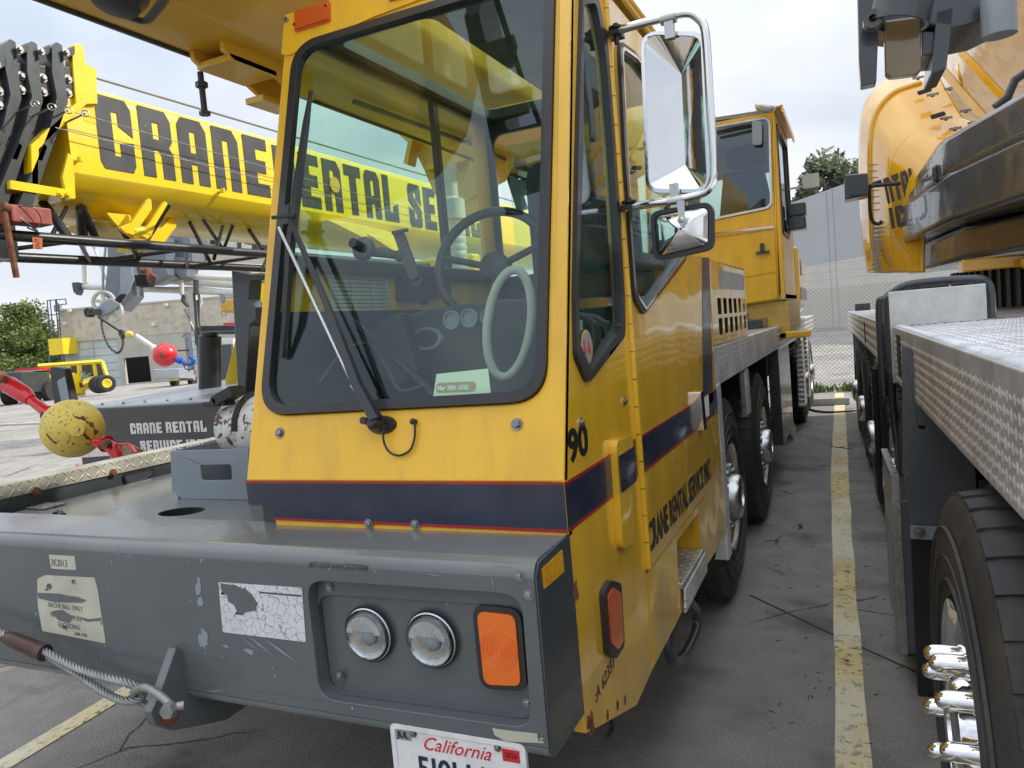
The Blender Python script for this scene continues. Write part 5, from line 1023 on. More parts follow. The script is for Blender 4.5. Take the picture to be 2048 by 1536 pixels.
# rounded engine hood
SC = 8.4
c0 = [((1738, 545), 9.2), ((1728, 480), 9.2), ((1722, 380), 9.2), ((1722, 260), 9.2), ((1736, 200), 9.2), ((1772, 163), 9.2), ((1822, 148), 9.2), ((1875, 146), 9.2)]
c1 = [((1762, 545), 8.8), ((1748, 480), 8.8), ((1744, 380), 8.8), ((1744, 290), 8.8), ((1754, 232), 8.8), ((1784, 192), 8.8), ((1826, 174), 8.8), ((1880, 160), 8.8)]
c2 = [((1800, 545), 8.3), ((1786, 480), 8.3), ((1780, 400), 8.3), ((1782, 335), 8.3), ((1802, 290), 8.3), ((1840, 262), 8.3), ((1880, 250), 8.3), ((1925, 238), 8.3)]
c3 = [((1850, 545), 7.8), ((1850, 500), 7.8), ((1858, 440), 7.8), ((1876, 390), 7.8), ((1905, 345), 7.8), ((1935, 318), 7.8), ((1965, 300), 7.8), ((1992, 262), 7.8)]
cc = [curve_pts([PR(*q, 'y', y) for q, y in c], 6) for c in (c0, c1, c2, c3)]
def lerpc(a, b, t): return [p.lerp(q, t) for p, q in zip(a, b)]
rings = []
for i in range(3):
    for k in range(6): rings.append(lerpc(cc[i], cc[i+1], k/6))
rings.append(cc[3])
m = MB(); m.loft(rings); hood = BR(m, 'engine_hood', M_['orange'], smooth=70, solid=.02)
def rimtube(c, r, nm): m = MB(); m.tube(c, r, 10); return BR(m, nm, M_['orange'], hood, smooth=60)
rimtube([p+V((-.01, -.01, .01)) for p in cc[1][:-4]], .035, 'hood_rib'); rimtube([p+V((-.005, -.01, 0)) for p in cc[2][2:]], .014, 'hood_seam')
m = MB()
for (u, v, y) in ((1836, 156, 8.75), (1865, 190, 8.45), (1892, 237, 8.3), (1910, 258, 8.1), (1900, 178, 8.6), (1932, 222, 8.2), (1948, 246, 8.0)):
    p = PR(u, v, 'y', y-.12); m.box(p.x-.05, p.x+.05, p.y-.02, p.y, p.z-.008, p.z+.012, None); m.ball(p, .022, 10, 6, (1, .6, 1))
BR(m, 'hood_clip', M_['bolt'], hood)
for (u, v, y) in ((1849, 183, 8.5), (1876, 231, 8.2)):
    p = PR(u, v, 'y', y-.06); m = MB(); m.plate(rp(rect(-.06, -.035, .06, .035), .02), frame(p, (1, 0, .15), (0, .5, .5)), 0, .004); BR(m, 'hood_slot', M_['dark'], hood)
m = MB(); fa, fb_ = PR(1878, 132, 'y', 8.2), PR(1992, 262, 'y', 7.4)
for off in (0, .12): m.hexa([fa+V((off*1.3, 0, -.06+off)), fb_+V((off*1.3, 0, -.06+off)), fb_+V((off*1.3+.05, .1, -.06+off)), fa+V((off*1.3+.05, .1, -.06+off))], [fa+V((off*1.3, 0, .04+off)), fb_+V((off*1.3, 0, .04+off)), fb_+V((off*1.3+.05, .1, .04+off)), fa+V((off*1.3+.05, .1, .04+off))])
m.tube(curve_pts([PR(1915, 130, 'y', 8.0), PR(1916, 142, 'y', 7.8), PR(1922, 160, 'y', 7.8), PR(1926, 168, 'y', 8.0)]), .014, 8); BR(m, 'hood_flange', M_['orange'], hood, bevel=.01)
m = MB(); wq = [PR(*a, 'y', 8.15) for a in ((1786, 365), (1815, 345), (1812, 425), (1790, 440))]
lm_ = frame(PR(1774, 385, 'y', 8.0), (1, .0, .05), (0, 0, 1)); stencil(m, 'NTAL', frame(PR(1776, 408, 'y', 8.12), (1, -.25, .25), (0, 0, 1)), .062, .24, .012, .01, slant=.1); stencil(m, 'IC', frame(PR(1784, 458, 'y', 8.12), (1, -.25, .1), (0, 0, 1)), .075, .2, .02, .01); BR(m, 'lettering', M_['letter'], hood)
m = MB()
for k in range(11): p = PR(1746, 448+k*9, 'y', 8.6); m.box(p.x-.01, p.x+.07, p.y-.04, p.y, p.z-.018, p.z+.01)
for k in range(8): p = PR(1742, 330+k*13, 'y', 8.7); m.box(p.x-.03, p.x+.05, p.y-.02, p.y, p.z-.006, p.z+.006)
BR(m, 'grille_slat', M_['lgrey'], hood)
m = MB(); m.tube(curve_pts([PR(*q, 'y', 8.0) for q in ((1763, 362), (1745, 368), (1739, 380), (1742, 435), (1755, 448), (1764, 442))], 5), .016, 8); BR(m, 'grab_handle', M_['black'], hood, smooth=60)
m = MB(); q = [X2(*a, 7.6, PR) for a in ((1689, 349), (1736, 345), (1738, 390), (1690, 400))]; m.plate(q, FX(7.6), -.25, 0); wl_ = BR(m, 'box_lamp', M_['dgrey'], bevel=.015)
m = MB(); p = PR(1702, 390, 'y', 7.6); m.box(p.x, p.x+.1, 7.57, 7.6, p.z-.01, p.z+.02); p = PR(1740, 372, 'y', 7.7); m.tube([p, p+V((.25, .1, 0))], .02, 6); BR(m, 'lamp_bracket', M_['dgrey'], wl_)
# boom and boom head overhead
bl = PR(1942, 170, 'x', 1.35); 
m = MB(); bxc = 2.35; bzc = 4.8; prof = [(bxc+1.02*math.copysign(abs(math.cos(a))**.7, math.cos(a)), bzc+.95*math.copysign(abs(math.sin(a))**.7, math.sin(a))) for a in [2*math.pi*k/40 for k in range(40)]]
m.plate(prof, frame((0, 13, 0), (1, 0, 0), (0, 0, 1)), 0, 9.5); bmr = BR(m, 'boom', M_['orange'], smooth=30)
m = MB(); m.tube([PR(*q, 'y', 6.5) for q in ((1990, 215), (2015, 195), (2030, 160), (2060, 140))], .03, 8); BR(m, 'hydraulic_hose', M_['rubber'], bmr, smooth=60)
yh = 4.4
def hp_(q, t, nm, mt='slab', y=yh, bev=.01, holes=()): m = MB(); m.plate([X2(*a, y, PR) for a in q], FX(y), -t, 0, [[X2(*a, y, PR) for a in h] for h in holes]); return BR(m, nm, M_[mt], bmr, bevel=bev)
hp_(((1714, -60), (1745, -60), (1748, 30), (1757, 60), (1753, 165), (1722, 172), (1718, 120)), .10, 'head_plate')
hp_(((1768, 40), (1842, 30), (1843, 140), (1835, 148), (1778, 155), (1770, 148)), .06, 'head_plate', 'yellow_reflection', bev=.02)
hp_(((1874, 20), (1908, 10), (1893, 138), (1862, 148)), .35, 'head_plate', y=yh+.1)
hp_(((1735, -60), (2030, -60), (2020, 15), (1970, 40), (1900, 55), (1740, 28)), .5, 'head_beam', 'dgrey', y=yh+.1)
m = MB(); p = PR(1800, 28, 'y', yh-.05); m.lathe([(.12, -.05), (.14, -.05), (.14, .06), (.12, .06), (.12, -.05)], Matrix.Translation(p) @ Matrix.Rotation(.25, 4, 'Y'), 32, cap=False); p = PR(1745, 42, 'y', yh-.1); m.lathe([(.045, -.03), (.045, .04), (.02, .04), (.02, .0)], frame(p, (1, 0, 0), (0, 0, 1)), 24); BR(m, 'head_bush', M_['dgrey'], bmr, smooth=40)
m = MB(); p = PR(1998, 50, 'y', yh); m.tube([p+V((0, 0, -.05)), p+V((0, 0, .15))], .075, 20); BR(m, 'head_roller', M_['lgrey'], bmr, smooth=40)
hp_(((1843, 60), (1872, 60), (1866, 110), (1843, 112)), .3, 'head_spacer', y=yh+.15)

# ================================================================== LEFT CRANE with the lettered boom
XB = -4.5
lc_ = thing('mobile_crane', 'lemon yellow lettered telescopic boom crane with dark lattice jib and low dark front cab', 'crane', (-5.2, 6.5, 0), 'mobile cranes parked in the yard')
def BL(mb, name, mt, parent=lc_, **k): return mb.build(name, mt, parent, **k)
ztp = P(540, 270, 'x', XB).z; zbt = P(540, 440, 'x', XB).z
y_h = P(190, 250, 'x', XB).y
prof = qround(XB-.10, ztp-.1, .10, math.pi/2, 0, 5)+[(XB, 2.86), (XB-.04, 2.79), (XB-.12, 2.72), (XB-.3, 2.65), (XB-.7, 2.65), (XB-.88, 2.72), (XB-1.0, 2.86), (XB-1.0, ztp-.1), (XB-.9, ztp)]
m = MB(); m.plate(prof, frame((0, 13.5, 0), (1, 0, 0), (0, 0, 1)), 0, 13.5-y_h+.2); lb_ = BL(m, 'boom', M_['boomy'], smooth=28)
# lettering
hL = .49; zL = 2.935
y0 = P(193, 250, 'x', XB).y; yN = P(870, 400, 'x', XB).y
pitch = .333; wL = .272; gL = pitch-wL
m = MB(); stencil(m, 'CRANE', frame((XB+.0005, y0, zL-.015), (0, 1, -.002), (0, 0, 1)), wL, hL, gL, .004)
yR = y0+pitch*5+.0
yE = P(600, 400, 'x', XB).y
stencil(m, 'RENTAL', frame((XB+.0005, yE-pitch+.03, zL-.04), (0, 1, 0), (0, 0, 1)), wL, hL, gL, .004)
yS = P(816, 400, 'x', XB).y
stencil(m, 'SERVICE', frame((XB+.0005, yS, zL-.06), (0, 1, 0), (0, 0, 1)), wL, hL, gL, .004); BL(m, 'lettering', M_['letter'], lb_)
m = MB(); p = P(667, 370, 'x', XB); m.plate(circ(p.y, p.z, .075, 20), FY(XB), .005, .02); BL(m, 'hole_cover', M_['boom90'], lb_)
m = MB(); a, b = P(185, 150, 'x', XB), P(560, 268, 'x', XB); m.tube([(XB-.02, a.y, ztp+.06), (XB-.02, 11, ztp+.05)], .011, 8); BL(m, 'hydraulic_pipe', M_['lgrey'], lb_, smooth=60)
m = MB(); m.tube([P(150, 225, 'x', XB+.09), P(540, 337, 'x', XB+.06), V((XB+.06, 9, 2.98))], .003, 6); m.tube([P(110, 255, 'x', XB+.05), V((XB+.06, 9, 2.92))], .0035, 6); BL(m, 'steel_cable', M_['bolt'], lb_)
# end collar and head plates
ycol = y_h
def side_poly(q, x=XB): return [Y2(*a, x) for a in q]
m = MB(); m.plate(side_poly(((160, 92), (166, 130), (187, 140), (190, 210), (168, 210), (72, 300), (72, 372), (58, 372), (56, 292), (146, 208), (139, 130), (139, 95), (147, 88))), FY(XB), -.05, .03)
m.plate([(y_h-.1, ztp-.02), (y_h+.02, ztp-.02), (y_h+.03, 3.2), (y_h-.08, 3.2)], FY(XB-.01), -.1, .012); BL(m, 'boom_collar', M_['boomy'], lb_, bevel=.01)
ends = ((-40, 110, 0), (5, 80, 1), (48, 84, 2), (98, 86, 3))
for i, (u, v, k) in enumerate(ends):
    xk = XB-.02*(3-k)
    m = MB(); m.plate(rp(side_poly(((u, v+8), (u+8, v), (u+20, v+6), (u+26, v+70), (u+32, v+120), (u+10, v+185), (u-10+k*0, v+240), (u-40, v+330), (u-70, v+330), (u-30, v+235), (u-4, v+170), (u+10, v+110), (u, v+60)), xk), .01, 2), FY(xk), -.5, .03); BL(m, 'boom_section_plate', M_['dgrey'], lb_, bevel=.008)
    m = MB(); q0 = side_poly(((u+22, v+45), (u+48, v+50), (u+52, v+110), (u+28, v+105)), xk); m.plate(q0, FY(xk), -.4, .015)
    q0 = side_poly(((u+18, v+22), (u+42, v+8), (u+42, v+26), (u+18, v+40)), xk); m.plate(q0, FY(xk), -.03, .05); BL(m, 'wear_pad', M_['black'], lb_, bevel=.006)
    m = MB()
    for dv in (72, 100): m.bolt(P(u+38, v+dv, 'x', xk+.016), (1, 0, 0), .018, .018)
    m.bolt(P(u+34, v+18, 'x', xk+.05), (1, 0, 0), .015, .015); BL(m, 'pad_bolt', M_['bolt'], lb_, smooth=30)
    m = MB(); a = P(u-65+i*4, 235+i*4, 'x', xk+.03); a = P(30+i*34-2, 228+i*6, 'x', xk+.03); b = a+V((.17, .02, .03)); m.tube([a, b], .006, 8); m.tube([b+V((0, 0, .02*math.sin(t)))+V((.012*math.cos(t), .018*math.cos(t), 0)) for t in [k_*.7 for k_ in range(9)]], .004, 6); BL(m, 'cable_hook', M_['bolt'], lb_)
m = MB(); m.plate(side_poly(((-200, 100), (10, 120), (60, 200), (105, 230), (60, 290), (50, 370), (-200, 360)), XB-.06), FY(XB-.06), -.85, 0); m.box(-5.4, XB-.1, 2.3, 3.0, 2.3, 3.4); BL(m, 'boom_head', M_['black'], lb_)
m = MB(); m.plate(side_poly(((12, 362), (142, 383), (142, 400), (12, 380))), FY(XB), -.3, .04); m.plate(side_poly(((131, 306), (142, 318), (146, 400), (128, 396), (118, 355))), FY(XB), .0, .03); cf = BL(m, 'collar_flange', M_['boomy'], lb_, bevel=.008)
m = MB()
for (u, v) in ((120, 388), (134, 389)): m.bolt(P(u, v, 'x', XB+.04), (1, 0, 0), .016, .016)
for (u, v) in ((150, 323), (437, 384)): p = P(u, v, 'x', XB); m.tube([p, p+V((.05, 0, 0))], .012, 8); m.tube([p+V((.05, 0, -.01)), p+V((.05, .0, .02))], .016, 8)
BL(m, 'boom_pin', M_['boomy'], cf)
# bracket that carries the jib
m = MB()
for (q, x) in ((((298, 396), (303, 400), (304, 418), (268, 470), (252, 466), (240, 455), (262, 446)), XB+.04), (((330, 402), (335, 406), (334, 422), (296, 478), (282, 470)), XB+.04), (((212, 425), (262, 430), (262, 446), (250, 468)), XB-.1), (((345, 430), (355, 440), (352, 455), (325, 485), (300, 486)), XB-.2)):
    m.plate(rp(side_poly(q, x), .008, 2), FY(x), -.03, 0)
m.tube([P(262, 463, 'x', XB+.0), P(296, 467, 'x', XB+.0)], .045, 12); m.tube([P(262, 463, 'x', XB+.0), P(262, 463, 'x', XB-.5)], .04, 12); m.plate(side_poly(((258, 478), (288, 480), (287, 503), (258, 501)), XB+.06), FY(XB+.06), -.12, 0); m.plate(side_poly(((200, 440), (260, 455), (350, 455), (330, 484), (270, 478), (235, 458)), XB-.15), FY(XB-.15), -.4, 0)
BL(m, 'jib_bracket', M_['boomy'], lb_, bevel=.006)
m = MB(); wq = side_poly(((655, 440), (700, 445), (800, 468), (815, 500), (790, 505), (735, 480)), XB+.06); m.plate(wq, FY(XB+.06), -.1, .0); m.plate(side_poly(((735, 468), (765, 472), (805, 500), (790, 503)), XB+.1), FY(XB+.1), -.03, .0); BL(m, 'lift_bracket', M_['boomy'], lb_, bevel=.01)
# lattice jib
jib = None
m = MB(); x1, x2 = XB+.12, XB-.35
def J(u, v, x=x1): return P(u, v, 'x', x)
c1a, c1b = J(-60, 470), J(560, 510); c2a, c2b = J(-60, 510, x2), J(560, 534, x2)
dirn = (c1b-c1a).normalized()
m.tube([V((x1, 2.2, 2.395)), V((x1, 9.5, 2.44))], .033, 12); m.tube([V((x2, 2.2, J(0, 515, x2).z)), V((x2, 9.5, J(0, 515, x2).z+.05))], .033, 12)
za, zc = 2.40, J(0, 515, x2).z; xt, zt3 = XB-.12, 2.95
BLj = BL(m, 'lattice_jib', M_['black'], smooth=60)
m = MB(); yy = 2.4; k = 0
while yy < 9:
    s = .42; m.tube([(x1, yy, za), (x2, yy+s, zc)] if k % 2 == 0 else [(x2, yy, zc), (x1, yy+s, za)], .014, 8); yy += s; k += 1
B1 = BL(m, 'jib_lacing', M_['black'], BLj, smooth=60)
m = MB()
for i, (a, b, r) in enumerate((((85, 405), (140, 480), .03), ((162, 410), (165, 482), .034), ((128, 425), (100, 478), .014), ((165, 418), (195, 485), .028), ((240, 455), (277, 515), .018), ((292, 487), (272, 520), .012), ((385, 455), (420, 525), .016), ((420, 460), (450, 505), .016), ((443, 462), (428, 518), .014), ((460, 465), (445, 505), .014), ((505, 470), (525, 500), .018))):
    A_, B_ = J(*a, XB-.15), J(*b, x1 if i % 2 == 0 else x2); m.tube([B_+(A_-B_)*((2.67-B_.z)/(A_.z-B_.z)), B_], r, 8)
BL(m, 'jib_diagonal', M_['black'], BLj, smooth=60)
m = MB(); m.tube([J(8, 420, XB+.2), J(33, 555, XB+.2)], .017, 10); m.tube([J(3, 412, XB+.2), J(16, 418, XB+.2)], .03, 10); BL(m, 'jib_pin', M_['rust'], BLj, smooth=50)
m = MB(); m.box(XB+.1, XB+.22, 2.78, 3.02, 2.46, 2.56); BL(m, 'jib_lug', mat('dusty_red', (.3, .07, .055), .6, var=.3, vs=12), BLj, bevel=.01)
m = MB(); q = side_poly(((64, 474), (84, 476), (84, 499), (66, 498)), XB+.25); m.plate(q, FY(XB+.25), 0, .004); jt = BL(m, 'out_tag', mat('tag_red', (.5, .12, .05), .6), BLj)
m = MB(); p = P(80, 499, 'x', XB+.255); text_mb(m, 'OUT', .03, frame(p, (0, 0, 1), (0, -1, 0)), .0004, align='LEFT'); BL(m, 'tag_word', M_['blackv'], jt)
m = MB(); m.tube(curve_pts([J(20, 412, XB+.2), J(65, 415, XB+.25), J(82, 438, XB+.25), J(75, 455, XB+.25), J(64, 452, XB+.25)]), .003, 6); m.tube(curve_pts([J(25, 425, XB+.2), J(45, 440, XB+.22), J(75, 462, XB+.22), J(55, 455, XB+.22)]), .006, 6); BL(m, 'loose_cable', M_['rubber'], BLj)
# low front cab: dark body, plated roof
yf = 4.3
fq = [X2(*a, yf) for a in ((192, 812), (560, 792), (560, 1000), (158, 1010), (145, 905))]
m = MB(); xa, xb_ = X2(150, 860, yf)[0], -3.75; ztb = 1.27
m.plate([(xa, .45), (xb_, .45), (xb_, ztb), (xa+.12, ztb), (xa, ztb-.12)], FX(yf), -3.0, 0); fcab = BL(m, 'front_cab', mat('dark_cab', (.02, .022, .028), .25, coat=.6, dirt=(.08, .08, .08), da=.3), bevel=.05, seg=4)
m = MB(); m.hexa([(xa+.12, yf+.02, ztb-.01), (xb_, yf+.02, ztb-.01), (xb_, 7.2, ztb-.01), (xa+.12, 7.2, ztb-.01)], [(xa+.16, yf+.06, ztb+.01), (xb_, yf+.06, ztb+.01), (xb_, 7.2, ztb+.17), (xa+.2, 7.2, ztb+.17)]); rp_ = BL(m, 'roof_plate', M_['lgrey'], fcab)
m = MB()
for k in range(9): m.ball((xa+.25+k*.26, yf+.1, ztb+.018), .012, 8, 5)
BL(m, 'roof_rivet', M_['bolt'], rp_)
a = P(263, 868, 'y', yf); b = P(420, 862, 'y', yf); wl2 = (b.x-a.x)/(11.6*1.2)
m = MB(); stencil(m, 'CRANE RENTAL', frame((a.x, yf-.002, a.z), (1, 0, 0), (0, 0, 1)), wl2, .088, wl2*.2, .003); a = P(283, 902, 'y', yf); stencil(m, 'SERVICE INC', frame((a.x, yf-.002, a.z), (1, 0, 0), (0, 0, 1)), wl2, .085, wl2*.2, .003); BL(m, 'lettering', M_['whitev'], fcab)
m = MB(); m.plate(rp([X2(*a, yf) for a in ((160, 895), (228, 893), (232, 910), (160, 915))], .01), FX(yf), 0, .02); BL(m, 'headlight', M_['chrome'], fcab, bevel=.006); m = MB(); m.plate(rp([X2(*a, yf) for a in ((155, 928), (182, 930), (182, 945), (156, 945))], .01), FX(yf), 0, .02); BL(m, 'indicator_lamp', M_['amber'], fcab, bevel=.006)
m = MB(); mq = [X2(*a, yf-.1) for a in ((100, 742), (110, 734), (128, 737), (143, 800), (140, 830), (112, 830))]; m.plate(rp(mq, .02), FX(yf-.1), -.06, 0); mm = BL(m, 'wing_mirror', M_['black'], bevel=.015); mq = [X2(*a, yf-.1) for a in ((115, 762), (131, 752), (140, 800), (124, 806))]; m = MB(); m.plate(rp(mq, .015), FX(yf-.101), 0, .004); BL(m, 'mirror_glass', M_['lgrey'], mm)
m = MB(); m.tube([P(140, 830, 'y', yf), P(165, 870, 'y', yf+.05)], .02, 8); BL(m, 'mirror_arm', M_['black'], mm)
m = MB(); p0, p1 = P(420, 800, 'y', 5.2), P(420, 672, 'y', 5.2); m.tube([p0, p1], .1, 24); m.tube([p1, p1+V((0, 0, .03))], .075, 16); ex = BL(m, 'exhaust_stack', M_['black'], smooth=40)
m = MB(); q = [X2(*a, 5.4) for a in ((450, 760), (480, 640), (500, 545), (520, 545), (520, 600), (492, 690), (466, 800), (450, 790))]; m.plate(q, FX(5.4), -.1, 0); m.plate([X2(*a, 5.5) for a in ((452, 790), (470, 700), (485, 760), (485, 800))], FX(5.5), -.05, 0); BL(m, 'boom_support', M_['boomy'], bevel=.008)
m = MB(); m.box(-6.3, -4.0, 7.3, 13, .9, 1.5); m.box(-6.2, -4.1, 4.6, 13, .4, .9); BL(m, 'carrier_body', M_['lgrey'])
m = MB(); m.box(-6.0, -3.8, 7.5, 7.7, 1.5, 2.5); m.box(-4.2, -3.75, 6.5, 8.5, 1.3, 2.0); m.box(-4.1, -3.74, 6.4, 6.7, 1.55, 1.9); BL(m, 'winch_housing', M_['boomy'], bevel=.03)
for y in (5.6, 9.6, 11.0): w2 = dup(wh, lc_, V((-3.95, y, .57))-V(lc_.location)); 
w2 = dup(wh, lc_, V((-6.25, 5.6, .57))-V(lc_.location)); w2.rotation_euler = (0, 0, math.pi)
# hook ball tied with its rope
hbc = P(145, 857, 'y', 2.9); hr = 58/1508.6*((hbc-CAM).dot(V((ROWX.z, ROWY.z, ROWZ.z))))
hb = thing('hook_ball', 'chipped yellow overhaul ball with red swivel and red hook', 'hook ball', tuple(hbc-V((0, 0, hr))))
m = MB(); m.ball(hbc, hr, 40, 24); bb = m.build('ball', M_['ball'], hb, smooth=60)
def onball(u, v, k=1.003):
    d = ray(u, v).normalized(); oc = CAM-hbc; b_ = oc.dot(d); c_ = oc.dot(oc)-(hr*k)**2; return CAM+d*(-b_-math.sqrt(max(0, b_*b_-c_)))
m = MB()
for o_, i_ in ((((148, 832), (168, 832), (186, 845), (197, 862), (199, 880), (188, 890)), ((150, 836), (166, 840), (180, 852), (188, 866), (188, 880), (180, 886))), (((152, 852), (160, 866), (172, 878), (184, 886)), ((156, 850), (166, 862), (176, 872), (188, 880))), (((92, 870), (98, 878), (110, 888)), ((94, 866), (102, 876), (116, 886)))):
    A_, B_ = [onball(*q) for q in o_], [onball(*q) for q in i_]; m.loft([A_, [a.lerp(b, .5)+(a.lerp(b, .5)-hbc)*.012 for a, b in zip(A_, B_)], B_])
m.build('rust_scrape', M_['rust'], hb)
dirh = (P(20, 775, 'y', 2.9)-hbc).normalized(); e0 = hbc+dirh*hr*.92
def Hh(u, v, y=2.9): return P(u, v, 'y', y)
m = MB(); m.tube([e0-dirh*.02, e0+dirh*.06, e0+dirh*.065, Hh(72, 808), Hh(62, 800)], [.05, .05, .036, .03, .03], 14); m.tube([Hh(62, 800), Hh(50, 790), Hh(18, 770)], [.036, .05, .055], 14); swv = m.build('swivel', M_['redp'], hb, smooth=40)
m = MB(); m.tube([Hh(103, 832), Hh(97, 827)], .052, 14); m.build('swivel_ring', M_['black'], hb, smooth=40)
m = MB(); m.tube([Hh(18, 770), Hh(-20, 748)], .05, 6); m.tube([Hh(-10, 755, 2.85), Hh(10, 758, 2.85)], .02, 8); m.build('rope_socket', M_['rust'], hb)
m = MB(); m.lathe([(.045, -.02), (.045, .01), (.03, .012)], frame(hbc+(CAM-hbc).normalized()*hr*.93+V((.04, 0, .0)), (1, .5, 0), (0, 0, 1)), 20); m.lathe([(.02, .0), (.02, .022)], frame(hbc+(CAM-hbc).normalized()*hr*.93+V((.04, 0, .0)), (1, .5, 0), (0, 0, 1)), 6); m.build('ball_bolt', M_['ball'], hb, smooth=30)
m = MB(); c = hbc+(CAM-hbc).normalized()*hr+V((-.09, .01, -.07)); m.plate(rp(rect(-.03, -.02, .03, .025), .008), frame(c, (1, .1, -.2), (.2, .3, 1)), -.01, .004); m.build('rating_plate', M_['lgrey'], hb)
e1 = Hh(205, 885); m = MB(); m.tube([e1-dirh*.04, Hh(195, 880), Hh(213, 888)], [.04, .045, .05], 12); m.tube(curve_pts([Hh(212, 888), Hh(228, 900), Hh(238, 925), Hh(252, 942), Hh(275, 938), Hh(280, 922)]), [.035]*8+[.035-.0008*k for k in range(33)], 10); m.tube([Hh(222, 890), Hh(258, 888), Hh(272, 905)], .008, 6); m.build('hook', M_['redp'], hb, smooth=50)
m = MB(); c = Hh(212, 888, 2.85); m.lathe([(.028, -.02), (.028, .02)], frame(c, (1, .2, 0), (0, 0, 1)), 6); m.build('hook_pin', M_['rust'], hb)
rg = thing('folded_rag', 'dirty tan cloth sling draped behind the red hook', 'rag', tuple(P(262, 910, 'y', 3.1)))
m = MB(); 
for k in range(4): m.tube(curve_pts([P(248, 898+k*6, 'y', 3.1), P(262, 895+k*7, 'y', 3.05), P(285, 905+k*6, 'y', 3.1), P(305, 916+k*4, 'y', 3.15)]), .012, 8, ry=.02)
m.build('cloth', mat('dirty_cloth', (.36, .27, .17), .9, var=.3, vs=20), rg, smooth=70)
# ================================================================== ground, markings, fence, wall
g = MB(); g.quad((-900, -900, 0), (900, -900, 0), (900, 900, 0), (-900, 900, 0)); tag(g.build('ground', ASPH), kind='structure')
m = MB()
for (ya, yb) in ((-1.5, 14.6),):
    n = 60; L0 = []; R0 = []
    for i in range(n+1):
        y = ya+(yb-ya)*i/n; ip = lambda T: next(b0_+(b1_-b0_)*(y-a0_)/(a1_-a0_) for (a0_, b0_), (a1_, b1_) in zip(T, T[1:]) if y <= a1_)
        L0.append((ip(((-2, -.03), (2.7, -.141), (5.24, -.216), (7.85, -.294), (11.56, -.354), (15, -.42)))+random.uniform(-.004, .004), y)); R0.append((ip(((-2, .08), (2.73, -.031), (5.26, -.093), (11.58, -.204), (15, -.27)))+random.uniform(-.005, .005), y))
    m.add([(x, y, .004) for x, y in L0]+[(x, y, .004) for x, y in R0], [(i, n+1+i, n+2+i, i+1) for i in range(n)])
tag(m.build('parking_line', LINE), kind='structure')
m = MB(); pl = [P(-60, 1545, 'z', .004), P(-60, 1502, 'z', .004), P(262, 1368, 'z', .004), P(300, 1372, 'z', .004)]
dl = (V((-3.35, 7, 0))-V((-3.4, 1.5, 0))).normalized()
m.quad((-3.62, .2, .004), (-3.50, .2, .004), (-3.50, 12, .004), (-3.62, 12, .004)); m.v = []; m.f = []
a0_, a1_ = P(0, 1535, 'z', 0), P(245, 1388, 'z', 0); dd = (a1_-a0_).normalized(); nn_ = V((-dd.y, dd.x, 0))
s0, s1 = a0_-dd*1.5, a0_+dd*9; m.quad(s0-nn_*.055+V((0, 0, .004)), s1-nn_*.055+V((0, 0, .004)), s1+nn_*.055+V((0, 0, .004)), s0+nn_*.055+V((0, 0, .004)))
tag(m.build('parking_line', LINE), kind='structure')
jm = mat('joint_sealant', (.02, .02, .02), .6)
m = MB(); m.tube([P(1500, 1190, 'z', .0), P(1650, 1262, 'z', .0), P(1835, 1345, 'z', .0), P(2040, 1440, 'z', 0)], .009, 6, ry=.002); tag(m.build('pavement_joint', jm), kind='structure')
m = MB(); m.box(-1.0, 1.6, 9.4, 14.4, .0, .003); 
hs = thing('rubber_hose', 'black rubber hose lying curved on the concrete near the fence', 'hose', tuple(P(1660, 820, 'z', 0)))
m = MB(); m.tube(curve_pts([P(*q, 'z', .015) for q in ((1618, 818), (1640, 823), (1675, 824), (1712, 820), (1735, 812))]), .015, 8); m.build('hose', M_['rubber'], hs, smooth=60)
wsn = tag(MB().plate([(0, 0), (.16, 0), (.13, .11), (.03, .11)], Matrix.Translation((-1.15, 12.85, 0)) @ Matrix(((0, 0, 1, 0), (1, 0, 0, 0), (0, 1, 0, 0), (0, 0, 0, 1))), 0, 1.0).build('wheel_stop', M_['concrete'], bevel=.02, origin=(-1.0, 12.85, 0)), 'weathered concrete wheel stop lying beside the fence weeds', 'wheel stop')
twm = MB()
for (u, v, u2, v2) in ((1661, 893, 1706, 898), (1676, 896, 1690, 892), (1596, 1048, 1606, 1055), (1598, 1058, 1604, 1048)):
    twm.tube([P(u, v, 'z', .006), P(u2, v2, 'z', .012)], .004, 5)
for _ in range(60):
    u, v = random.uniform(1520, 1800), random.uniform(900, 1500); p = P(u, v, 'z', .003); a = random.uniform(0, 6.28); l = random.uniform(.008, .03)
    if p.y < 13: twm.tube([p, p+V((math.cos(a)*l, math.sin(a)*l, .002))], .0018, 4)
tag(twm.build('ground_litter', M_['trunk']), 'scattered twigs and bits on the asphalt', 'litter', kind='stuff')
# fence
fy = 15.2; fx0, fx1 = -9, 9; zf_ = P(1630, 578, 'y', fy).z
fence = thing('chain_link_fence', 'galvanised chain link fence with three barbed wire strands in front of the grey wall', 'fence', (-1, fy, 0))
gal = mat('galvanised_wire', (.33, .33, .32), .5, metal=.5)
m = MB(); p_ = .075; n = int((fx1-fx0)/p_); H_ = zf_; k = int(H_/p_)
def wire(mb, a, b, w=.0032):
    d = (b-a).normalized(); s = V((-d.z, 0, d.x))*w; mb.quad(a-s, b-s, b+s, a+s)
for i in range(-k, n):
    x0 = fx0+i*p_; a = V((max(x0, fx0), fy, max(0, (fx0-x0)))); b = V((min(x0+H_, fx1), fy, min(H_, fx1-x0)))
    wire(m, a, b); a = V((max(x0, fx0), fy-.004, H_-max(0, (fx0-x0)))); b = V((min(x0+H_, fx1), fy-.004, H_-min(H_, fx1-x0))); wire(m, a, b)
m.build('mesh', gal, fence)
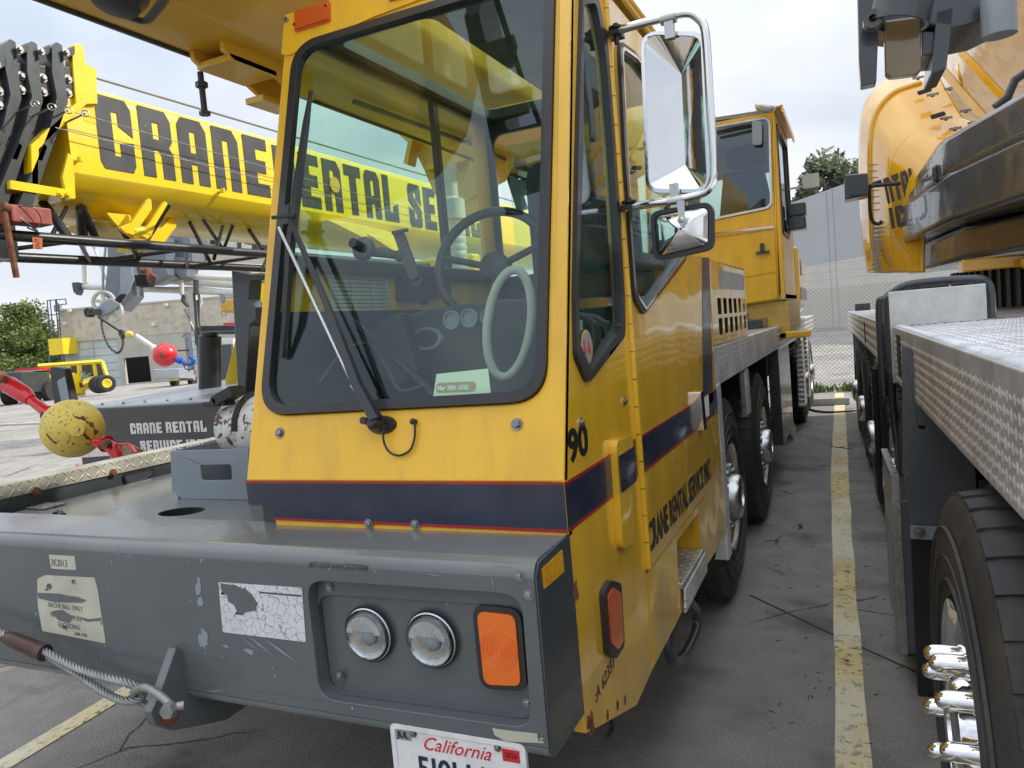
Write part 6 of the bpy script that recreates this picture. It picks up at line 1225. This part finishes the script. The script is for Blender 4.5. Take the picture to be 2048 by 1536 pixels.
for z in (.18, .32, .46):
    m = MB(); z_ = zf_+z; m.tube([(fx0, fy, z_), (-3, fy, z_-.02), (0, fy, z_-.03), (3, fy, z_-.01), (fx1, fy, z_)], .004, 4)
    for q in range(120): x = fx0+.1+q*.15; m.tube([(x-.012, fy-.02, z_-.03), (x+.012, fy+.02, z_+.0)], .003, 3)
    m.build('barbed_wire', gal, fence)
for x in (-6.2, -2.9, 3.4, 6.6):
    m = MB(); m.tube([(x, fy+.03, 0), (x, fy+.03, zf_)], .025, 10); m.tube([(x, fy+.03, zf_), (x-.0, fy-.02, zf_+.48)], .015, 8); m.build('post', gal, fence, smooth=60)
def tuft(mb, c, r, h, n):
    for _ in range(n):
        a = random.uniform(0, 6.28); q = V((c[0]+math.cos(a)*random.random()*r, c[1]+math.sin(a)*random.random()*r*.4, 0)); d = V((random.uniform(-.5, .5), random.uniform(-.5, .5), 1)).normalized()*h*random.uniform(.4, 1.1); w = V((random.uniform(-1, 1), random.uniform(-1, 1), 0)).normalized()*.012
        mb.add([q-w, q+w, q+d*.7+w*1.2, q+d, q+d*.6-w*1.4], [(0, 1, 2, 3, 4)])
for (u, lab) in ((1633, 'green weeds growing at the fence by the wheel stop'), (1708, 'green weeds at the fence foot beside the right hand crane')):
    p = P(u, 786, 'z', 0); m = MB(); tuft(m, (p.x, fy-.35), .28, .2, 110); tag(m.build('weed_clump', LEAF, origin=(p.x, fy-.35, 0)), lab, 'weeds', 'weeds along the fence')
m = MB(); m.box(-30, 30, fy-.1, fy+.1, 0, .06); tag(m.build('fence_kerb', M_['concrete']), kind='structure')
# grey two tone wall
WD = V((ROWX.dot(V((-224, -80, F_))), ROWY.dot(V((-224, -80, F_))), 0)).normalized(); w0 = P(1665, 655, 'z', 0); WNn = V((WD.y, -WD.x, 0))
def wz(u, v): return PP(u, v, w0, WNn)
top = wz(1640, 385).z; mid_ = wz(1665, 524).z
wallb = thing('warehouse', 'long windowless grey warehouse with beige lower band beyond the chain link fence', 'warehouse', tuple(w0))
WFm = Matrix(((WD.x, 0, WNn.x, w0.x), (WD.y, 0, WNn.y, w0.y), (0, 1, 0, 0), (0, 0, 0, 1)))
m = MB(); m.plate(rect(-90, 0, 60, mid_), WFm, 0, 12); m.build('lower_wall', M_['wallb'], wallb)
m = MB(); m.plate(rect(-90, mid_, 60, top), WFm, .01, 12); m.build('upper_wall', M_['wallg'], wallb)
m = MB()
for u in (1664, 1676): s = (wz(u, 600)-w0).dot(WD); m.plate(rect(s-.035, 0, s+.035, top), WFm, -.02, .0)
m.build('panel_joint', M_['wallg'], wallb)
def tree(name, lab, base, h, r, n, mt, trunk_h=.3, leaf=.25, squash=1., group='trees beyond the yard', seed=1, cone=0):
    random.seed(seed); t = thing(name, lab, 'tree', tuple(base), group); b = V(base); m = MB()
    m.tube([b, b+V((.1, 0, h*.3)), b+V((-.1, .1, h*.62)), b+V((0, 0, h*.9))], [r*.075, r*.06, r*.035, r*.012], 10)
    limbs = []
    for k in range(16):
        z0 = h*random.uniform(trunk_h*.7, .85); a = random.uniform(0, 6.28); rr = r*(1-.75*((z0/h-trunk_h)/(1-trunk_h))**(1.0 if cone else 2)) if z0/h > trunk_h else r
        e_ = b+V((math.cos(a)*rr*.8, math.sin(a)*rr*.8, z0+h*.08)); limbs.append(e_); m.tube([b+V((0, 0, z0)), b.lerp(e_, .5)+V((0, 0, z0*.5+h*.01)) if 0 else (b+V((0, 0, z0))).lerp(e_, .5)+V((0, 0, h*.03)), e_], [r*.03, r*.018, r*.006], 6)
    m.build('trunk', M_['trunk'], t, smooth=60); m = MB(); cl = []
    for e_ in limbs: cl.append((e_, r*random.uniform(.2, .34)))
    for k in range(44):
        z0 = h*random.uniform(trunk_h, .97); f = (z0/h-trunk_h)/(1-trunk_h); rr = r*((1-f)*.95+.1 if cone else math.sqrt(max(.05, 1-(f*1.0-.25)**2*1.1)))
        a = random.uniform(0, 6.28); q = math.sqrt(random.random()); cl.append((b+V((math.cos(a)*rr*q, math.sin(a)*rr*q, z0)), r*random.uniform(.14, .28)))
    for _ in range(n):
        c, cr_ = random.choice(cl); d = V((random.gauss(0, 1), random.gauss(0, 1), random.gauss(0, .7)*squash)).normalized()*cr_*random.random()**.4; q = c+d
        u_ = V((random.gauss(0, 1), random.gauss(0, 1), random.gauss(0, .6))).normalized(); w_ = u_.orthogonal().normalized(); s = leaf*random.uniform(.5, 1.2)
        m.add([q-u_*s, q+w_*s*.45, q+u_*s, q-w_*s*.45], [(0, 1, 2, 3)])
    m.build('crown', mt, t); return t
p = wz(1680, 600)+V((5, 26, 0)); dist = 90
def bp2(u, y): d = ray(u, 600); return V((d.x/d.y*y, y, 0))
tree('eucalyptus_tree', 'olive green loose tree rising behind the grey warehouse wall', bp2(1700, 78), P(1700, 298, 'y', 78).z, 4.6, 9000, LEAF2, .5, .35, seed=3)
tree('eucalyptus_tree', 'smaller olive tree behind the warehouse left of the box lamp', bp2(1650, 82), P(1655, 362, 'y', 82).z, 3.2, 5000, LEAF2, .55, .33, seed=5)

# ================================================================== workshop building at the left
BD = V((.925, .380, 0)).normalized(); b0 = P(219, 772, 'z', 0); BN = V((BD.y, -BD.x, 0))
def bs(u, v): p = PP(u, v, b0, BN); return ((p-b0).dot(BD), p.z)
BFm = Matrix(((BD.x, 0, BN.x, b0.x), (BD.y, 0, BN.y, b0.y), (0, 1, 0, 0), (0, 0, 0, 1)))
bld = thing('workshop_building', 'beige stucco workshop with pale roller doors and an open dark doorway', 'workshop', tuple(b0))
sl0 = bs(128, 700)[0]; zr = bs(122, 622)[1]; zr2 = bs(470, 597)[1]; zmid = bs(200, 679)[1]; s_end = bs(560, 700)[0]+14
d1 = [bs(*q) for q in ((142, 685), (233, 677), (245, 775), (150, 781))]; d2_ = [bs(*q) for q in ((247, 716), (297, 712), (303, 766), (252, 770))]; d3_ = [bs(*q) for q in ((372, 668), (452, 664), (462, 762), (383, 766))]
fx = lambda q: rect(q[0][0], 0.02, q[1][0], (q[0][1]+q[1][1])/2)
D1, D2, D3 = fx(d1), fx(d2_), fx(d3_)
m = MB(); m.plate(rect(sl0, 0, s_end, zmid), BFm, -.3, 0, [D1, D2, D3]); m.build('lower_wall', M_['concrete'], bld)
m = MB(); m.plate([(sl0, zmid), (s_end, zmid), (s_end, zr2), (sl0, zr)], BFm, -.3, .04); m.build('upper_wall', M_['stucco'], bld)
m = MB(); m.plate([(sl0-.1, zr), (s_end, zr2), (s_end, zr2+.15), (sl0-.1, zr+.15)], BFm, -.3, .12); m.plate(rect(sl0-.25, 0, sl0+1.0, zr-.6), BFm, -.3, .06); m.build('wall_trim', M_['concrete'], bld)
m = MB(); m.plate(rect(sl0-.2, .0, sl0+.0, zr), BFm, -16, -.3); m.build('side_wall', M_['concrete'], bld)
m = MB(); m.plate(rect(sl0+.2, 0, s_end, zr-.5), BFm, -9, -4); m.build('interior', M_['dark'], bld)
for D in (D1, D3):
    m = MB(); m.plate(D, BFm, -.2, -.12); rd = m.build('roller_door', M_['door'], bld); m = MB(); w = D[1][0]-D[0][0]; h = D[2][1]
    for k in range(1, 6): m.box(D[0][0], D[1][0], h*k/6-.02, h*k/6+.02, -.13, -.10, BFm)
    m.box(D[0][0]+w*.45, D[0][0]+w*.45+.06, 0, h, -.13, -.1, BFm); m.build('door_seam', M_['lgrey'], rd)
m = MB(); ss_ = bs(388, 620)[0]; m.plate(rect(ss_-.06, 0, ss_+.06, zr), BFm, .04, .06); m.build('panel_joint', M_['concrete'], bld)
for (u, v, du, dv) in ((133, 647, 6, 4), (142, 621, 5, 4), (310, 649, 4, 6), (335, 610, 5, 4)):
    s, z = bs(u, v); m = MB(); m.box(s-.15, s+.15, z-.12, z+.12, 0, .35, BFm); m.build('wall_light', M_['white'], bld, bevel=.03)
s, z = bs(122, 616); m = MB(); m.box(s-.3, s+.25, z-.3, z+.25, .2, .5, BFm); m.box(s-.03, s+.03, z-.8, z-.2, .3, .36, BFm); m.build('floodlight', M_['lgrey'], bld, bevel=.04)
# caged ladder on its own frame
lo_ = b0+BD*(sl0-1.2)+BN*1.0
lad = thing('caged_ladder', 'tall dark caged access ladder standing at the corner of the workshop', 'ladder', tuple(lo_))
def bl_(u, v, n=1.0): p = PP(u, v, b0+BN*n, BN); return p
m = MB()
for us in ((95, 118), (101, 0), (112, 0), (118, 0)): pass
for (u, v, u2, v2) in ((94, 601, 107, 720), (100, 600, 112, 720), (111, 600, 121, 722), (116, 606, 126, 722), (94, 601, 131, 598), (113, 610, 133, 608), (131, 598, 133, 609), (113, 598, 113, 610), (98, 630, 118, 629), (103, 658, 122, 657), (107, 685, 125, 684), (108, 712, 128, 710)): m.tube([bl_(u, v), bl_(u2, v2)], .045, 6)
for k in range(16): m.tube([bl_(111+k*.62, 606+k*7), bl_(116.5+k*.6, 606+k*7)], .035, 5)
m.build('cage', M_['dgrey'], lad)
yb1 = thing('yellow_bin', 'yellow steel box standing behind the caged ladder', 'box', tuple(bl_(112, 770, 2)))
m = MB(); q = [bl_(*a, 2.) for a in ((96, 678), (124, 676), (127, 708), (99, 711))]; m.hexa(q, [p+BN*-2 for p in q]); m.build('box_body', M_['boomy'], yb1)
m = MB()
for (u, v, u2, v2) in ((100, 711, 103, 775), (127, 708, 131, 772)): m.tube([bl_(u, v, 2), bl_(u2, v2, 2)], .12, 6)
m.build('box_leg', M_['dgrey'], yb1)
def far(u, v, d):     # a point at camera depth d
    r = ray(u, v); return CAM+r*(d/F_)
def gnd(u, v): return P(u, v, 'z', 0)
# yellow dolly with a frame
D_ = 44.; dl0 = far(150, 790, D_); 
dol = thing('yellow_dolly', 'yellow boom dolly with steel frame and twin tyres outside the workshop', 'trailer', (dl0.x, dl0.y, 0))
def fr_(pts, r, nm, mt, par, d=D_, seg=6): m = MB(); m.tube([far(*q, d) for q in pts], r, seg); return m.build(nm, mt, par)
Yb = M_['boomy']
for q, r in ((((77, 732), (204, 723)), .13), (((204, 723), (215, 757)), .12), (((158, 728), (160, 764)), .12), (((188, 726), (193, 760)), .1), (((136, 730), (140, 765)), .12), (((90, 756), (150, 752)), .2), (((148, 748), (156, 787)), .3), (((170, 768), (192, 762)), .3)): fr_(q, r, 'frame_beam', Yb, dol, seg=4)
m = MB()
def fq_(q, d, th): q = [far(*a, d) for a in q]; n = (q[1]-q[0]).cross(q[3]-q[0]).normalized()*th; return q, [p+n for p in q]
a, b = fq_(((156, 764), (190, 758), (192, 774), (158, 780)), D_, .8); m.hexa(a, b); a, b = fq_(((152, 770), (160, 768), (162, 790), (154, 792)), D_, .5); m.hexa(a, b); a, b = fq_(((84, 752), (104, 751), (102, 764), (86, 765)), D_, .8); m.hexa(a, b); m.build('side_plate', Yb, dol)
m = MB(); 
for k in range(7): a, b = fq_(((159+k*4, 766-k*.6), (162+k*4, 765.5-k*.6), (162.5+k*4, 774-k*.6), (159.5+k*4, 775-k*.6)), D_-.1, .05); m.hexa(a, b)
m.build('lettering', M_['letter'], dol)
for (u, v, r) in ((197, 769, .52), (205, 768, .52), (213, 767, .5)):
    c = far(u, v, D_-.2); m = MB(); M2 = frame(c, (0, 0, 1), BD.cross(V((0, 0, 1)))); ax_ = (BD*.6+BN*.8).normalized(); M2 = frame(c, V((0, 0, 1)), ax_.cross(V((0, 0, 1)))); m.lathe([(.25, .16), (r*.9, .16), (r, .08), (r, -.12), (r*.9, -.2), (.25, -.2)], M2, 24); ty_ = m.build('tyre', M_['tyre'], dol, smooth=40)
    m = MB(); m.lathe([(.27, .18), (.22, .22), (.05, .16)], M2, 16, cap=True); m.build('rim', Yb, ty_)
m = MB()
for k in range(16): a = far(random.uniform(157, 178), random.uniform(752, 762), D_); b = far(random.uniform(160, 182), random.uniform(742, 764), D_); m.tube([a, b], .04, 5)
m.build('loose_pipe', M_['lgrey'], dol)
for (q) in (((142, 732), (158, 731), (160, 748), (144, 750)), ((163, 730), (186, 728), (189, 752), (165, 755)), ((192, 728), (206, 727), (213, 752), (196, 756))):
    m = MB(); a, b = fq_(q, D_+.5, .1); m.hexa(a, b); m.build('panel', M_['dgrey'], dol)
# parked dark rigs and sheds at far left
def hbox(q, d, th, nm, mt, lab, cat, grp=None, extra=()):
    c = far(*q[2], d); t = thing(nm, lab, cat, (c.x, c.y, 0), grp)
    m = MB(); a, b = fq_(q, d, -th); m.hexa(a, b); m.build('body', mt, t, bevel=.06)
    for q2, d2_e, th2, n2, m2 in extra: m = MB(); a, b = fq_(q2, d2_e, -th2); m.hexa(a, b); m.build(n2, m2, t)
    return t
t = hbox(((30, 748), (100, 744), (100, 784), (36, 790)), 43, 2.5, 'parked_carrier', M_['dgrey'], 'dark grey crane carrier parked left of the yellow dolly', 'truck', None,
     [(((55, 738), (100, 735), (100, 740), (55, 743)), 42.8, 1, 'red_beam', M_['redp']), (((58, 757), (70, 754), (71, 762), (58, 763)), 42.9, .1, 'warning_triangle', M_['redp']), (((66, 760), (72, 760), (72, 766), (66, 766)), 42.8, .1, 'plate', M_['white']), (((30, 752), (44, 750), (46, 770), (34, 772)), 42.9, .3, 'lamp_cluster', M_['lgrey'])])
for u, v in ((66, 786), (98, 782)):
    c = far(u, v, 42.8); m = MB(); m.lathe([(.2, .2), (.55, .2), (.6, 0), (.55, -.2), (.2, -.2)], frame(c, (0, 0, 1), -BN), 20); m.build('tyre', M_['tyre'], t, smooth=40)
t = hbox(((-20, 752), (28, 750), (32, 786), (-20, 792)), 42, 3, 'parked_truck', M_['lgrey'], 'grey service truck parked at the left edge of the yard', 'truck', None, [(((-20, 760), (24, 758), (26, 768), (-20, 770)), 41.9, .1, 'grille', M_['black']), (((4, 775), (20, 774), (20, 780), (4, 781)), 41.9, .1, 'headlight', M_['chrome'])])
for u, v in ((20, 792),):
    c = far(u, v, 41.8); m = MB(); m.lathe([(.2, .2), (.5, .2), (.55, 0), (.5, -.2), (.2, -.2)], frame(c, (0, 0, 1), -BN), 20); m.build('tyre', M_['tyre'], t, smooth=40)
hbox(((-10, 722), (12, 722), (14, 748), (-10, 750)), 75, 4, 'white_shed', M_['white'], 'small white shed with orange roof edge below the big tree', 'shed', None, [(((-10, 717), (13, 719), (13, 723), (-10, 722)), 74.9, 4, 'roof', M_['rust'])])
hbox(((12, 724), (62, 720), (64, 744), (14, 748)), 74, 4, 'office_trailer', M_['lgrey'], 'grey site office with a dark window below the big tree', 'site office', None, [(((28, 733), (56, 731), (57, 741), (29, 743)), 73.9, .1, 'window', M_['dark']), (((12, 720), (62, 716), (62, 721), (12, 725)), 73.8, 4, 'roof', M_['trunk'])])
hbox(((60, 722), (98, 718), (101, 742), (62, 745)), 73, 3, 'brown_container', M_['rust'], 'rust brown container left of the caged ladder', 'container')
tree('cedar_tree', 'big light green tree rising above the sheds at the far left', (bp2(28, 44).x, 44, 0), far(35, 535, 48).z, 4.1, 26000, LEAF, .12, .17, seed=9, cone=1)
tree('cedar_tree', 'darker bushy tree behind the big one at the left edge', (bp2(-40, 50).x, 50, 0), far(-20, 625, 60).z, 4.4, 16000, LEAF, .12, .22, seed=12)
tree('broadleaf_tree', 'low light green tree beside the caged ladder', (bp2(88, 47).x, 47, 0), far(85, 640, 52).z, 2.6, 12000, LEAF, .12, .15, seed=15)
# silver pickup
D_ = 50; c = far(368, 768, D_); pk = thing('pickup_truck', 'silver pickup truck parked by the workshop under the blue hook', 'pickup', (c.x, c.y, 0))
def k6(q, d, th, nm, mt, par=pk, bev=.05): m = MB(); a, b = fq_(q, d, -th); m.hexa(a, b); return m.build(nm, mt, par, bevel=bev)
k6(((341, 740), (390, 738), (392, 757), (343, 760)), D_, 2.4, 'body', M_['truckgrey']); k6(((347, 728), (385, 726), (389, 740), (344, 742)), D_+.8, 1.6, 'cabin', M_['truckgrey']); k6(((351, 730), (382, 729), (385, 738), (348, 740)), D_+.7, .1, 'rear_window', M_['dark'], bev=0)
k6(((342, 757), (392, 754), (392, 760), (343, 763)), D_-.2, .3, 'bumper', M_['chrome']); k6(((341, 742), (345, 742), (345, 750), (341, 750)), D_-.1, .1, 'tail_light', M_['redp'], bev=0); k6(((387, 740), (391, 740), (392, 748), (388, 748)), D_-.1, .1, 'tail_light', M_['redp'], bev=0)
for u in (349, 385): c = far(u, 762, D_); m = MB(); m.lathe([(.2, .15), (.4, .15), (.42, 0), (.4, -.15), (.2, -.15)], frame(c, (0, 0, 1), -BN), 18); m.build('tyre', M_['tyre'], pk)

# ================================================================== far crane with grey boom head
c = far(430, 770, 20); cc_ = thing('mobile_crane', 'off white far crane with grey angled boom head and white jib frames', 'crane', (c.x, c.y, 0), 'mobile cranes parked in the yard')
D_ = 16.
def fp(q, d, th, nm, mt, par=cc_, bev=.01): m = MB(); pts = [far(*a, d) for a in q]; c0_ = pts[0]; n_ = V((ROWX.z, ROWY.z, ROWZ.z)); ux = V((ROWX.x, ROWY.x, ROWZ.x)); uy = -V((ROWX.y, ROWY.y, ROWZ.y)); Mx = Matrix(((ux.x, uy.x, -n_.x, c0_.x), (ux.y, uy.y, -n_.y, c0_.y), (ux.z, uy.z, -n_.z, c0_.z), (0, 0, 0, 1))); m.plate([((p-c0_).dot(ux), (p-c0_).dot(uy)) for p in pts], Mx, -th, 0); return m.build(nm, mt, par, bevel=bev)
def ft(pts, r, nm, mt, par=cc_, d=D_, seg=8, cr=0): m = MB(); q = [far(*a[:2], a[2] if len(a) > 2 else d) for a in pts]; m.tube(curve_pts(q, 6) if cr else q, r, seg); return m.build(nm, mt, par, smooth=50)
GY, WH = mat('blue_grey_paint', (.16, .185, .22), .32, coat=.3, var=.08, dirt=(.1, .1, .1), da=.3, ds=5), M_['boomw']
fp(((358, 440), (545, 440), (545, 512), (372, 506), (366, 470)), 18, 1.4, 'boom', WH)
bm2 = [o for o in cc_.children if o.name.startswith('boom')][-1]
fp(((470, 440), (545, 440), (545, 508), (476, 508)), 17.95, .05, 'lettering', M_['letter'], bm2, 0)
fp(((483, 468), (488, 468), (488, 488), (503, 490), (503, 500), (483, 498)), 17.88, .05, 'lettering_gap', WH, bm2, 0)
fp(((420, 475), (432, 475), (432, 488), (420, 488)), 17.9, .05, 'flag_sticker', M_['navy'], bm2, 0)
for k, (u, w) in enumerate(((300, 22), (325, 18), (345, 16), (362, 14))): fp(((u, 445), (u+w, 445), (u+w+8, 500), (u+w+10, 530), (u+8, 530), (u+4, 500)), 17.4-k*.1, .8, 'boom_section', GY)
fp(((218, 448), (262, 440), (330, 470), (334, 548), (285, 560), (262, 560), (240, 545), (222, 500)), 16.6, 1.0, 'boom_head', GY)
fp(((216, 448), (240, 460), (262, 545), (266, 590), (240, 620), (228, 612), (208, 590), (214, 540)), 16.2, .5, 'nose_frame', GY)
fp(((240, 530), (262, 528), (266, 558), (258, 580), (242, 604), (232, 598), (240, 580)), 15.7, .06, 'nose_plate', M_['lgrey'])
fp(((240, 588), (252, 588), (240, 606), (228, 600)), 15.65, .05, 'nose_opening', M_['dark'])
fp(((188, 620), (222, 598), (238, 608), (232, 618), (196, 636)), 15.6, .12, 'sheave_cheek', M_['lgrey'])
sc_c = [far(208, 605, 15.8), far(222, 622, 15.7)]
nC = V((ROWX.z, ROWY.z, ROWZ.z))
for c in sc_c:
    M2 = frame(c, V((0, 0, 1)), nC.cross(V((0, 0, 1)))); m = MB(); m.lathe([(.2, .04), (.245, .05), (.25, .02), (.23, 0), (.25, -.02), (.245, -.05), (.2, -.04), (.2, .04)], M2, 36, cap=False); m.lathe([(.001, .03), (.06, .03), (.06, -.03), (.001, -.03)], M2, 16, cap=False)
    for k in range(5): a = k*1.257; m.box(.04, .21, -.035, .035, -.02, .02, M2 @ Matrix.Rotation(a, 4, 'Z'))
    m.build('sheave', M_['cream'], cc_, smooth=40)
m = MB(); c = far(184, 625, 15.5)
for k in range(3): m.tube([c+V((.09*math.cos(a), -.05*k, .09*math.sin(a))) for a in [j*.7 for j in range(9)]], .016, 6)
m.box(c.x-.1, c.x+.15, c.y-.1, c.y+.1, c.z-.06, c.z+.06); m.build('rope_anchor', M_['black'], cc_)
ft(((206, 618), (206, 540), (216, 455)), .025, 'hoist_rope', M_['bolt'], d=15.9); ft(((284, 540), (296, 540), (300, 560), (308, 550)), .08, 'pulley_pin', M_['rust'], d=16)
fp(((268, 550), (300, 548), (296, 570), (272, 572)), 16.1, .3, 'head_underside', M_['dark'])
fp(((330, 512), (378, 516), (372, 552), (362, 558), (350, 545), (330, 536)), 17, .6, 'jib_hinge', GY)
for q, r in ((((150, 573), (262, 577), (560, 590)), .07), (((165, 455), (168, 520), (171, 570)), .06), (((140, 458), (215, 448)), .06), (((168, 458), (190, 500), (212, 560)), .03), (((265, 552), (560, 560)), .08), (((262, 580), (400, 578), (560, 598)), .06), (((300, 558), (560, 575)), .09), (((170, 478), (215, 470)), .09)): ft(q, r, 'white_jib_frame', WH, d=17.5)
fp(((143, 565), (156, 564), (158, 582), (153, 590), (146, 583)), 17.3, .2, 'jib_pin', M_['dgrey'])
fp(((366, 584), (386, 582), (392, 600), (388, 612), (380, 618), (370, 608), (364, 596)), 17.2, .4, 'hook_block', WH)
fp(((363, 588), (368, 590), (366, 600), (376, 612), (372, 614), (361, 602)), 17.1, .3, 'block_cheek', M_['dgrey']); ft(((363, 560), (364, 590)), .05, 'block_link', WH, d=17.2)
ft(((369, 618), (388, 660)), .02, 'block_rope', M_['bolt'], d=17.2); ft(((377, 618), (384, 662)), .015, 'block_rope', M_['bolt'], d=17.2)
for (u, v, u2, v2, r) in ((388, 585, 402, 780, .03), (394, 600, 404, 700, .02), (398, 588, 398, 640, .02), (392, 560, 392, 590, .06)): ft(((u, v), (u2, v2)), r, 'hanging_gear', M_['dgrey'], d=17)
fp(((388, 655), (402, 655), (404, 690), (390, 690)), 17, .3, 'gear_box', M_['rust'])
m = MB()
for k in range(26): a = far(400+k*3, 660, 15); m.tube([a+V((0, 0, -.08)), a+V((.05, 0, .08))], .02, 4)
m.tube([far(400, 655, 15), far(475, 652, 15)], .03, 6); m.tube([far(400, 665, 15), far(475, 662, 15)], .03, 6); m.build('walkway_grating', M_['dgrey'], cc_)
ft(((444, 588), (446, 600), (443, 606)), .06, 'work_lamp', M_['lgrey'], d=17.5)
fp(((404, 678), (466, 676), (466, 800), (404, 790)), 24, 1, 'carrier_side', M_['white']); fp(((430, 690), (462, 688), (466, 760), (436, 764)), 23.8, .2, 'carrier_grille', M_['dgrey'])
ft(((366, 675), (368, 668), (378, 666), (382, 700), (386, 740)), .035, 'mirror_bar', M_['lgrey'], d=17); fp(((369, 676), (378, 672), (384, 735), (376, 745)), 17.1, .05, 'long_mirror', M_['lgrey'])
ft(((340, 702), (385, 700)), .02, 'mirror_stay', M_['dgrey'], d=17)
# wall mounted yellow unit and red sign on the building
s, z = bs(455, 612)
t = thing('yellow_winch', 'rusty yellow winch unit with two hanging hooks high up right of the lamp', 'winch', tuple(far(455, 612, 30)))
m = MB(); a, b = fq_(((440, 601), (520, 594), (520, 618), (442, 624)), 30, .6); m.hexa(a, b); m.build('winch_body', mat('rusty_yellow', (.6, .36, .04), .6, var=.3, vs=6, dirt=(.2, .09, .04), da=.9, ds=5), t, bevel=.04)
for u in (448, 474):
    m = MB(); m.tube(curve_pts([far(u-5, 622, 29.8), far(u-4, 628, 29.8), far(u+2, 630, 29.8), far(u+5, 622, 29.8)]), .03, 6); m.build('hook', M_['bolt'], t)
t = thing('red_cabin', 'small red cabin roof peeking above the walkway grating', 'cabin', tuple(far(480, 770, 34)))
m = MB(); a, b = fq_(((446, 646), (520, 642), (520, 655), (448, 657)), 34, 2); m.hexa(a, b); m.build('cabin_roof', M_['redp'], t)
# red ball, chain, blue hook of the far crane
c = far(330, 710, 15.3); r = 24/F_*15.3; rb = thing('hook_ball', 'glossy red overhaul ball with white link and chain in front of the workshop', 'hook ball', (c.x, c.y, c.z-r))
m = MB(); m.ball(c, r, 36, 20); rbb = m.build('ball', M_['redp'], rb, smooth=80)
m = MB(); m.lathe([(.06, 0), (.06, .02), (.03, .03)], frame(c-nC*r*.88+V((.05, 0, -.02)), (1, 0, 0), (0, 0, 1)), 12); m.build('ball_bolt', M_['rust'], rb)
ft(((314, 700), (300, 690), (282, 678), (272, 672)), .055, 'white_link', M_['white'], rb, d=15.3); ft(((318, 702), (306, 697)), .09, 'link_collar', M_['white'], rb, d=15.3)
m = MB(); m.ball(far(258, 669, 15.3), .085, 16, 10, (1.3, .8, .9)); m.build('rope_wedge', M_['ball'], rb, smooth=70)
m = MB()
for k in range(5): c2 = far(245+random.uniform(-4, 4), 668+random.uniform(-5, 5), 15.3); m.tube([c2+V((.05*math.cos(a), 0, .07*math.sin(a))) for a in [j*.75 for j in range(9)]], .014, 6)
m.build('shackle', M_['dgrey'], rb); ft(((242, 664), (196, 634)), .022, 'hoist_rope', M_['black'], rb, d=15.3)
ch = []
for q in curve_pts([far(*a, 15.3) for a in ((203, 640), (205, 660), (216, 690), (232, 705), (241, 702), (246, 688), (244, 672))], 7): ch.append(q)
m = MB()
for i in range(len(ch)-1):
    a, b = ch[i], ch[i+1]; d = (b-a); w = d.cross(nC).normalized()*.022 if i % 2 else nC*.02
    m.tube([a-d*.15, a+d*.2+w, a+d*.8+w, b+d*.15, a+d*.8-w, a+d*.2-w], .009, 5, closed=True)
m.build('chain', M_['dgrey'], rb)
bh = thing('hook', 'bright blue hook block right of the red ball', 'hook', tuple(far(372, 738, 15.3)))
ft(((352, 718), (362, 722)), .075, 'hook_eye', M_['bluep'], bh, d=15.3); ft(((362, 722), (372, 728), (384, 727), (387, 720), (380, 714)), .045, 'hook_body', M_['bluep'], bh, d=15.3, cr=1)
ft(((366, 728), (372, 738), (384, 738), (388, 732)), .014, 'latch', M_['dgrey'], bh, d=15.3, cr=1)
for o in bpy.data.objects:
    if '_o' in o: del o['_o']
